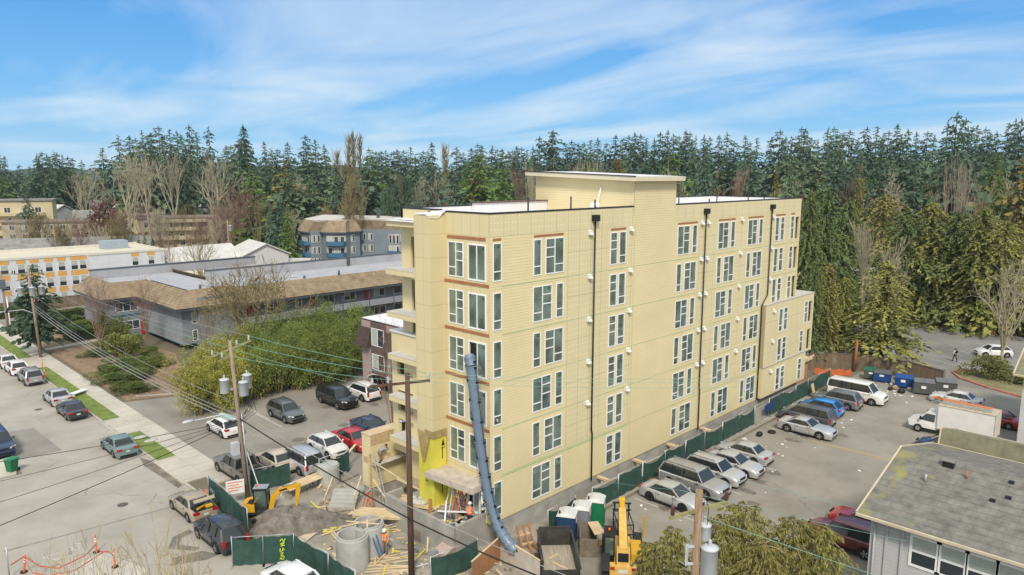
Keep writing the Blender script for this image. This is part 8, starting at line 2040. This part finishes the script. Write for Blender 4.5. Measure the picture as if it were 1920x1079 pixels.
for (px, py, lb, hasC) in ((77, 672, 'grey utility pole with street lamp and pale transformers on the left sidewalk', 1), (17, 628, 'far left utility pole with a dark box on it', 0)):
    b_ = P(px, py); zt = ZAT(b_.x, b_.y, 503 if hasC else 508)
    pc_ = pole('utility_pole', lb, b_, b_ + Vector((-.35 if hasC else -.2, .5 if hasC else .3, zt)), .19, M_pole, ((.94, (1, -.25, 0), 3.2, M_arm, (-.45, .45, .1), 0),), M_insr)
    if hasC:
        for dx, dy in ((-1.0, .4), (.1, -.35), (1.2, .0)): can(pc_, (dx - .3, dy + .4, zt * .70), .36, 1.0)
        q = MB(); q.tube([(-.2, .3, zt * .50), (-1.2, 1.0, zt * .545), (-3.2, 2.2, zt * .53)], .05, 8); q.build('lamp_arm', M_can, pc_)
        q = MB(); q.ball((-3.5, 2.4, zt * .525), .3, 8, 0, (1.5, .7, .4)); q.build('lamp_head', M_can, pc_)
    else:
        q = MB(); q.box((-.6, -.2, zt * .72), (.2, .4, zt * .86)); q.build('junction_box', mat('slate_box', (.10, .13, .16), .6), pc_)
        q = MB(); q.tube([(.3, -.1, 0), (.2, .1, zt * .6)], .09, 8); q.build('conduit', M_vinyl, pc_)
E_b = AT(1334, 27); zE = ZAT(E_b.x, E_b.y, 921)
pE = pole('utility_pole', 'rough brown utility pole with mossy crossarm and grey transformers by the foreground cedars', E_b, E_b + Vector((.12, .0, zE)), .2, mat('rough_pole', (.22, .14, .09), .95, .4, 3, .5, col2=(.32, .22, .15), stretch=(3, 3, .4)), ((.93, (.95, -.30, 0), 2.9, M_arm, (-.46, .47, .02), .02),), M_insr)
dv = Vector((_r.x, _r.y, 0))
zc = lambda py: ZAT(E_b.x, E_b.y, py)
fw_ = Vector((-_d.x, -_d.y, 0)) * .15
z0, z1 = zc(1095), zc(1030)
can(pE, tuple(dv * .52 + fw_ + Vector((0, 0, z0))), .32, z1 - z0 + .1); can(pE, tuple(dv * .42 - fw_ * 2 + Vector((0, 0, zc(1018)))), .24, .55)
q = MB()
for z in (zc(1025), zc(1057)): q.bar(dv * -.32 + Vector((0, 0, z)), dv * .3 + Vector((0, 0, z)), .05, .09)
q.bar(dv * -.32 + Vector((0, 0, zc(1060))), dv * -.32 + Vector((0, 0, zc(1022))), .06, .12); q.build('bracket', M_can, pE)
q = MB(); q.tube([dv * .62 + fw_ * 1.5 + Vector((0, 0, zc(1030))), dv * .78 + fw_ * 2 + Vector((0, 0, zc(1050))), dv * .72 + fw_ * 2.4 + Vector((0, 0, zc(1090)))], .018, 5); q.tube([dv * .42 + Vector((0, 0, zc(985))), dv * .45 + Vector((0, 0, zc(955))), dv * .35 + Vector((0, 0, zc(940)))], .012, 5); q.build('lead_wire', M_black, pE)
# far poles
for (px, d, ty, lb) in ((421, 190, 412, 'thin far pole with a small transformer above the white gabled house'), (856, 230, 356, 'thin far pole left of the penthouse among the firs'), (1733, 220, 366, 'thin far pole between the firs at right')):
    p = AT(px, d); z = ZAT(p.x, p.y, ty); o = pole('utility_pole', lb, p, p + Vector((0, 0, z)), .2, M_pole, ((.95, (.7, -.7, 0), 2.4, M_arm, (), 0),))
    if px < 500: can(o, (.4, -.5, z * .78), .4, 1.2)
def wire(lb, pts, r=.014, m=None, sag=.6):
    q = MB()
    for a, b_ in zip(pts, pts[1:]):
        a, b_ = Vector(a), Vector(b_); L = (b_ - a).length; n = 14
        q.tube([a.lerp(b_, k / n) - Vector((0, 0, sag * 4 * (k / n) * (1 - k / n) * min(1, L / 50))) for k in range(n + 1)], r, 5, 0, False)
    tag(q.build('overhead_wire', m or M_black), lb, 'wire')
M_wg = mat('green_copper_wire', (.20, .40, .34), .6, .1); M_wgr = mat('grey_wire', (.30, .30, .30), .6, .1)
Cb = P(77, 672); Ct = Cb + Vector((-.3, .4, 0))
Am = A_b + v_ * (6.1 / v_.z); Bm = Vector((-5.9, .5, ZAT(-5.9, .5, 968)))
far = P(1020, 1085, 3.6)
wire('thick black cable bundle sagging from the leaning pole past the dark brown pole', [Am, Bm + Vector((-.25, -.1, 0)), far], .045, M_black, .5)
wire('thinner grey cable just above the thick bundle, ending at the bottom edge', [Am + Vector((0, 0, .5)), Bm + Vector((-.25, -.1, .75)), P(1075, 1085, 4.0)], .02, M_wgr, .5)
for i, (dz1, dz2, r, m_) in enumerate(((6.6, 6.0, .03, M_wgr), (7.0, 6.3, .022, M_wgr), (7.3, 6.5, .018, M_black), (6.2, 5.7, .035, M_wgr), (8.3, 7.2, .016, M_wgr))):
    wire(('lowest thick grey cable but one between the lamp pole and the leaning pole', 'middle grey cable between the lamp pole and the leaning pole', 'thin dark cable above the middle one between the two leaning poles', 'lowest and thickest grey cable between the lamp pole and the leaning pole', 'highest slack cable between the lamp pole and the leaning pole')[i], [P(-60, 500, 7.2 + i * .2), Ct + Vector((.2, 0, dz1)), A_b + v_ * (dz2 / v_.z)], r, m_, 1.0)
for i, (s_) in enumerate((-1.3, 0.2, 1.3)):
    wire(('left pale wire of three between the tops of lamp pole and leaning pole', 'middle pale wire of three between the tops of lamp pole and leaning pole', 'right pale wire of three between the tops of lamp pole and leaning pole')[i], [Ct + Vector((s_, -s_ * .25, 11.3)), A_t + Vector((s_ * .8, -s_ * .5, -.2 + s_ * .4))], .014, M_wgr, .7)
    wire(('leftmost green wire from the leaning pole to the dark brown pole', 'middle green wire from the leaning pole to the dark brown pole', 'rightmost green wire from the leaning pole to the dark brown pole')[i], [A_t + Vector((s_ * .8, -s_ * .5, -.2 + s_ * .4)), B_b + Vector((s_ * 1.1 - .3, -s_ * .5, zB - .1))], .014, M_wg, .5)
    wire(('left pale wire leaving the dark brown pole towards the lower right', 'middle pale wire leaving the dark brown pole towards the lower right', 'right pale wire leaving the dark brown pole towards the lower right')[i], [B_b + Vector((s_ * 1.1 - .3, -s_ * .5, zB - .1)), Vector((6 + s_, -14, 12.5))], .010, M_wg, .6)
wire('green wire passing in front of the pink building from the upper left', [P(235, 590, 9.6), P(420, 650, 10.2), FX(720, 735, 3)], .014, M_wg, .3)
for i, (px, py, z) in enumerate(((-10, 990, 6.5), (-10, 945, 7.5), (-10, 868, 5.5), (-10, 905, 5.5))):
    wire(('longest black service line across the street to the lower left edge', 'faint service line across the street, second from the bottom', 'uppermost service line across the street above the green bin', 'service line across the street passing the green bin')[i], [Am + Vector((0, 0, -.2)), P(px, py, z)], .022 if i in (0, 2) else .014, M_black, .35)
tE = E_b + Vector((.1, 0, zE))
wire('green wire from the mossy crossarm to the grey house eave', [E_b + Vector((0, 0, zc(965))), P(1660, 1085, 5.9)], .014, M_wg, .1)
wire('pale wire over the parked silver sedan to the mossy crossarm', [P(1150, 905, 8), tE + Vector((-.9, .3, .2)), P(1700, 1015, 7.5)], .008, M_wg, .2)
wire('pale wire from the mossy crossarm past the red sedan', [tE + Vector((1.2, -.3, .3)), P(1720, 980, 7.5)], .008, M_wg, .1)
# ---------------------------------------------------------------- people
M_skin = mat('skin', (.42, .26, .19), .6, .08, 8); M_hi = mat('hi_vis_orange', (.80, .17, .03), .7, .08, 6); M_jean = mat('dark_jeans', (.035, .042, .06), .9, .15, 6); M_khaki = mat('khaki_work_trousers', (.20, .17, .13), .9, .15, 6)
M_greyc = mat('grey_hoodie', (.30, .33, .36), .9, .12, 5); M_blk = mat('black_cloth', (.015, .015, .018), .9, .1, 5); M_whc = mat('white_shirt', (.62, .61, .58), .85, .06, 5); M_plaid = mat('red_plaid', (.40, .05, .04), .85, .3, 14)
M_hair = mat('dark_hair', (.02, .014, .01), .7, .2, 8); M_helm = paint('helmet_white', (.75, .75, .73), .35, .3)
def person(lb, pos, rz, shirt, trousers, lean=0.0, step=.12, arms=((.18, .10), (.18, .05)), crouch=0.0, helmet=None, vest=None, pack=None, hips=.93):
    """standing, walking or bending figure; arms give how far each hand reaches forward and up from the hip"""
    J = {}; hz = hips - crouch
    tl = lambda d, up: Vector((math.sin(lean) * up + math.cos(lean) * d, 0, hz + math.cos(lean) * up - math.sin(lean) * d))
    J['pelvis'] = Vector((0, 0, hz)); J['waist'] = tl(0, .16); J['chest'] = tl(0, .36); J['neck'] = tl(0, .53); J['head'] = tl(.02, .64); J['crown'] = tl(.03, .80)
    E_ = [('pelvis', 'waist'), ('waist', 'chest'), ('chest', 'neck'), ('neck', 'head'), ('head', 'crown')]
    Rr = {'pelvis': .145, 'waist': .135, 'chest': .165, 'neck': .062, 'head': .098, 'crown': .075}
    for s, nm in ((1, 'l'), (-1, 'r')):
        st = step * s
        J[nm + 'hip'] = Vector((0, s * .09, hz - .04)); J[nm + 'knee'] = Vector((st * .5 + .06 + crouch * .6, s * .11, hz * .53)); J[nm + 'ank'] = Vector((st - .03 - crouch * .1, s * .11, .09)); J[nm + 'toe'] = Vector((st + .17, s * .13, .04))
        c = tl(0, .47); J[nm + 'sho'] = c + Vector((0, s * .185, 0))
        fw, up = arms[0 if s > 0 else 1]
        hand = J[nm + 'sho'] + Vector((fw, s * .06, up - .56)); el = (J[nm + 'sho'] + hand) / 2 + Vector((-.10, s * .07, -.03))
        J[nm + 'elb'] = el; J[nm + 'wri'] = hand; J[nm + 'palm'] = hand + (hand - el).normalized() * .07
        E_ += [('pelvis', nm + 'hip'), (nm + 'hip', nm + 'knee'), (nm + 'knee', nm + 'ank'), (nm + 'ank', nm + 'toe'), ('chest', nm + 'sho'), (nm + 'sho', nm + 'elb'), (nm + 'elb', nm + 'wri'), (nm + 'wri', nm + 'palm')]
        Rr.update({nm + 'hip': .105, nm + 'knee': .068, nm + 'ank': .048, nm + 'toe': .042, nm + 'sho': .072, nm + 'elb': .05, nm + 'wri': .036, nm + 'palm': .04})
    names = list(J); me = bpy.data.meshes.new('body'); me.from_pydata([J[n] for n in names], [(names.index(a), names.index(b)) for a, b in E_], [])
    o = bpy.data.objects.new('body', me); COL.objects.link(o)
    sk = o.modifiers.new('skin', 'SKIN'); sk.use_smooth_shade = True
    for i, n in enumerate(names):
        me.skin_vertices[0].data[i].radius = (Rr[n], Rr[n]); me.skin_vertices[0].data[i].use_root = (n == 'pelvis')
    sb = o.modifiers.new('sub', 'SUBSURF'); sb.levels = 1; sb.render_levels = 1
    dg = bpy.context.evaluated_depsgraph_get(); fm = bpy.data.meshes.new_from_object(o.evaluated_get(dg)); bpy.data.objects.remove(o)
    mb = MB(); mb.v = [tuple(v.co) for v in fm.vertices]; mb.f = [tuple(p.vertices) for p in fm.polygons]; mb.sm = [True] * len(mb.f)
    for p in fm.polygons:
        c = p.center; k = min(J, key=lambda n: (J[n] - c).length)
        mb.m.append(1 if 'toe' in k or 'ank' in k and c.z < .13 else 2 if any(q in k for q in ('hip', 'knee', 'ank', 'pelvis')) else 3 if k in ('neck', 'head', 'crown') or 'palm' in k or 'wri' in k else 0)
    for nm, s in (('l', 1), ('r', -1)):          # fingers rooted inside the palm, thumb from its side
        w_, pa = J[nm + 'wri'], J[nm + 'palm']; d = (pa - w_).normalized(); sd_ = d.cross(Vector((0, s, .2))).normalized()
        for k in range(4):
            b0 = pa + sd_ * (k - 1.5) * .021; L = (.07, .082, .078, .062)[k]; mb.tube([b0 - d * .01, b0 + d * L * .55, b0 + d * L + Vector((0, -s * .025, -.008))], [.010, .009, .007], 5, 3)
        b0 = w_ + d * .04 + sd_ * .03; mb.tube([b0, b0 + sd_ * .035 + d * .025, b0 + sd_ * .04 + d * .055], [.011, .010, .008], 5, 3)
    t = thing('person', lb, 'person', pos, rz)
    mb.build('body', [shirt, M_blk, trousers, M_skin], t)
    hd = J['head'] * .45 + J['crown'] * .55; up = (J['crown'] - J['neck']).normalized(); fwd = Vector((0, 1, 0)).cross(up)
    q = MB(); f0 = J['head'] + fwd * .092
    for s in (-1, 1): q.ball(f0 + Vector((0, s * .034, 0)) + up * .02, .011, 6, 1); q.ball(J['head'] + Vector((0, s * .10, 0)), .028, 6, 0, (.6, .4, 1))
    q.bar(f0 + up * .015, f0 + fwd * .02 - up * .025, .026, .02, 0); q.bar(f0 - up * .055 + Vector((0, -.024, 0)), f0 - up * .055 + Vector((0, .024, 0)), .012, .01, 2); q.build('face', [M_skin, M_blk, mat('lips', (.30, .12, .10), .6)], t)
    q = MB()
    if helmet:
        q.ball(hd + up * .03, .128, 14, 0, (1.12, 1, .9)); q.ball(hd + fwd * .05 + up * .0, .145, 14, 0, (1.15, .95, .10)); q.build('helmet', helmet, t)
    else:
        q.ball(hd - fwd * .018 + up * .02, .112, 12, 0, (1, .95, .92)); q.build('hair', M_hair, t)
    if vest:
        q = MB(); n = 16; ax = [J['pelvis'] + (J['waist'] - J['pelvis']) * .3, J['waist'], J['chest'], tl(0, .47), tl(0, .52)]; rad = [(.175, .20), (.17, .195), (.19, .215), (.165, .20), (.09, .12)]
        vs = []
        for c, (a_, b_) in zip(ax, rad):
            for k in range(n): an = 6.283 * k / n; vs.append(c + fwd * a_ * math.cos(an) + Vector((0, b_ * math.sin(an), 0)))
        q.add(vs, [(i * n + k, i * n + (k + 1) % n, (i + 1) * n + (k + 1) % n, (i + 1) * n + k) for i in range(4) for k in range(n)], 0, True); ve = q.build('vest', vest, t)
        q = MB()
        for c, (a_, b_) in ((ax[1] + up * .02, (.178, .203)),):
            vs = []
            for z in (0, .05):
                for k in range(n): an = 6.283 * k / n; vs.append(c + up * z + fwd * a_ * math.cos(an) + Vector((0, b_ * math.sin(an), 0)))
            q.add(vs, [(k, (k + 1) % n, n + (k + 1) % n, n + k) for k in range(n)], 0, True)
        for s in (-1, 1):
            for side in (-1, 1): q.bar(ax[1] + fwd * side * .178 + Vector((0, s * .09, 0)), ax[3] + fwd * side * .165 + Vector((0, s * .10, 0)), .045, .02)
        q.build('reflective_band', mat('reflective_grey', (.62, .63, .58), .4, .1), ve)
    if pack:
        q = MB(); c = J['chest'] - fwd * .22; q.ball(c, .2, 12, 0, (.6, .85, 1.15)); q.build('backpack', pack, t)
    return t
person('worker in orange vest and white helmet standing by the blue ladder', P(723, 1040), R(210), M_greyc, M_khaki, .10, .10, ((.25, .12), (.12, .02)), 0, M_helm, M_hi)
person('worker in orange vest and white helmet at the planter beside the blue chute', Vector((-.9, .95, 1.2)), R(20), M_greyc, M_jean, .05, .08, ((.3, .2), (.2, .1)), 0, M_helm, M_hi)
person('worker in grey hooded top bending over on the scaffold plank', Vector((-.75, 10.86, 2.69)), R(10), M_greyc, M_khaki, 1.15, .16, ((.30, .05), (.25, .45)), .12, None, None, None)
person('worker in a red checked shirt and yellow helmet behind the step ladders', Vector((.45, 2.55, 1.5)), R(170), M_plaid, M_jean, .0, .06, ((.25, .4), (.2, .2)), 0, paint('helmet_yellow', (.7, .45, .03), .4, .3))
person('person with a black backpack and white sleeves walking across the far lot', P(1790, 679), R(50), M_whc, M_blk, .05, .26, ((.1, .02), (-.08, .02)), 0, None, None, M_blk)
person('person in black with a red bag behind the white crossover in the far lot', P(1878, 652), R(120), M_blk, M_blk, .05, .2, ((.1, .02), (-.05, .02)), 0, None, None, mat('red_bag', (.45, .10, .10), .7))
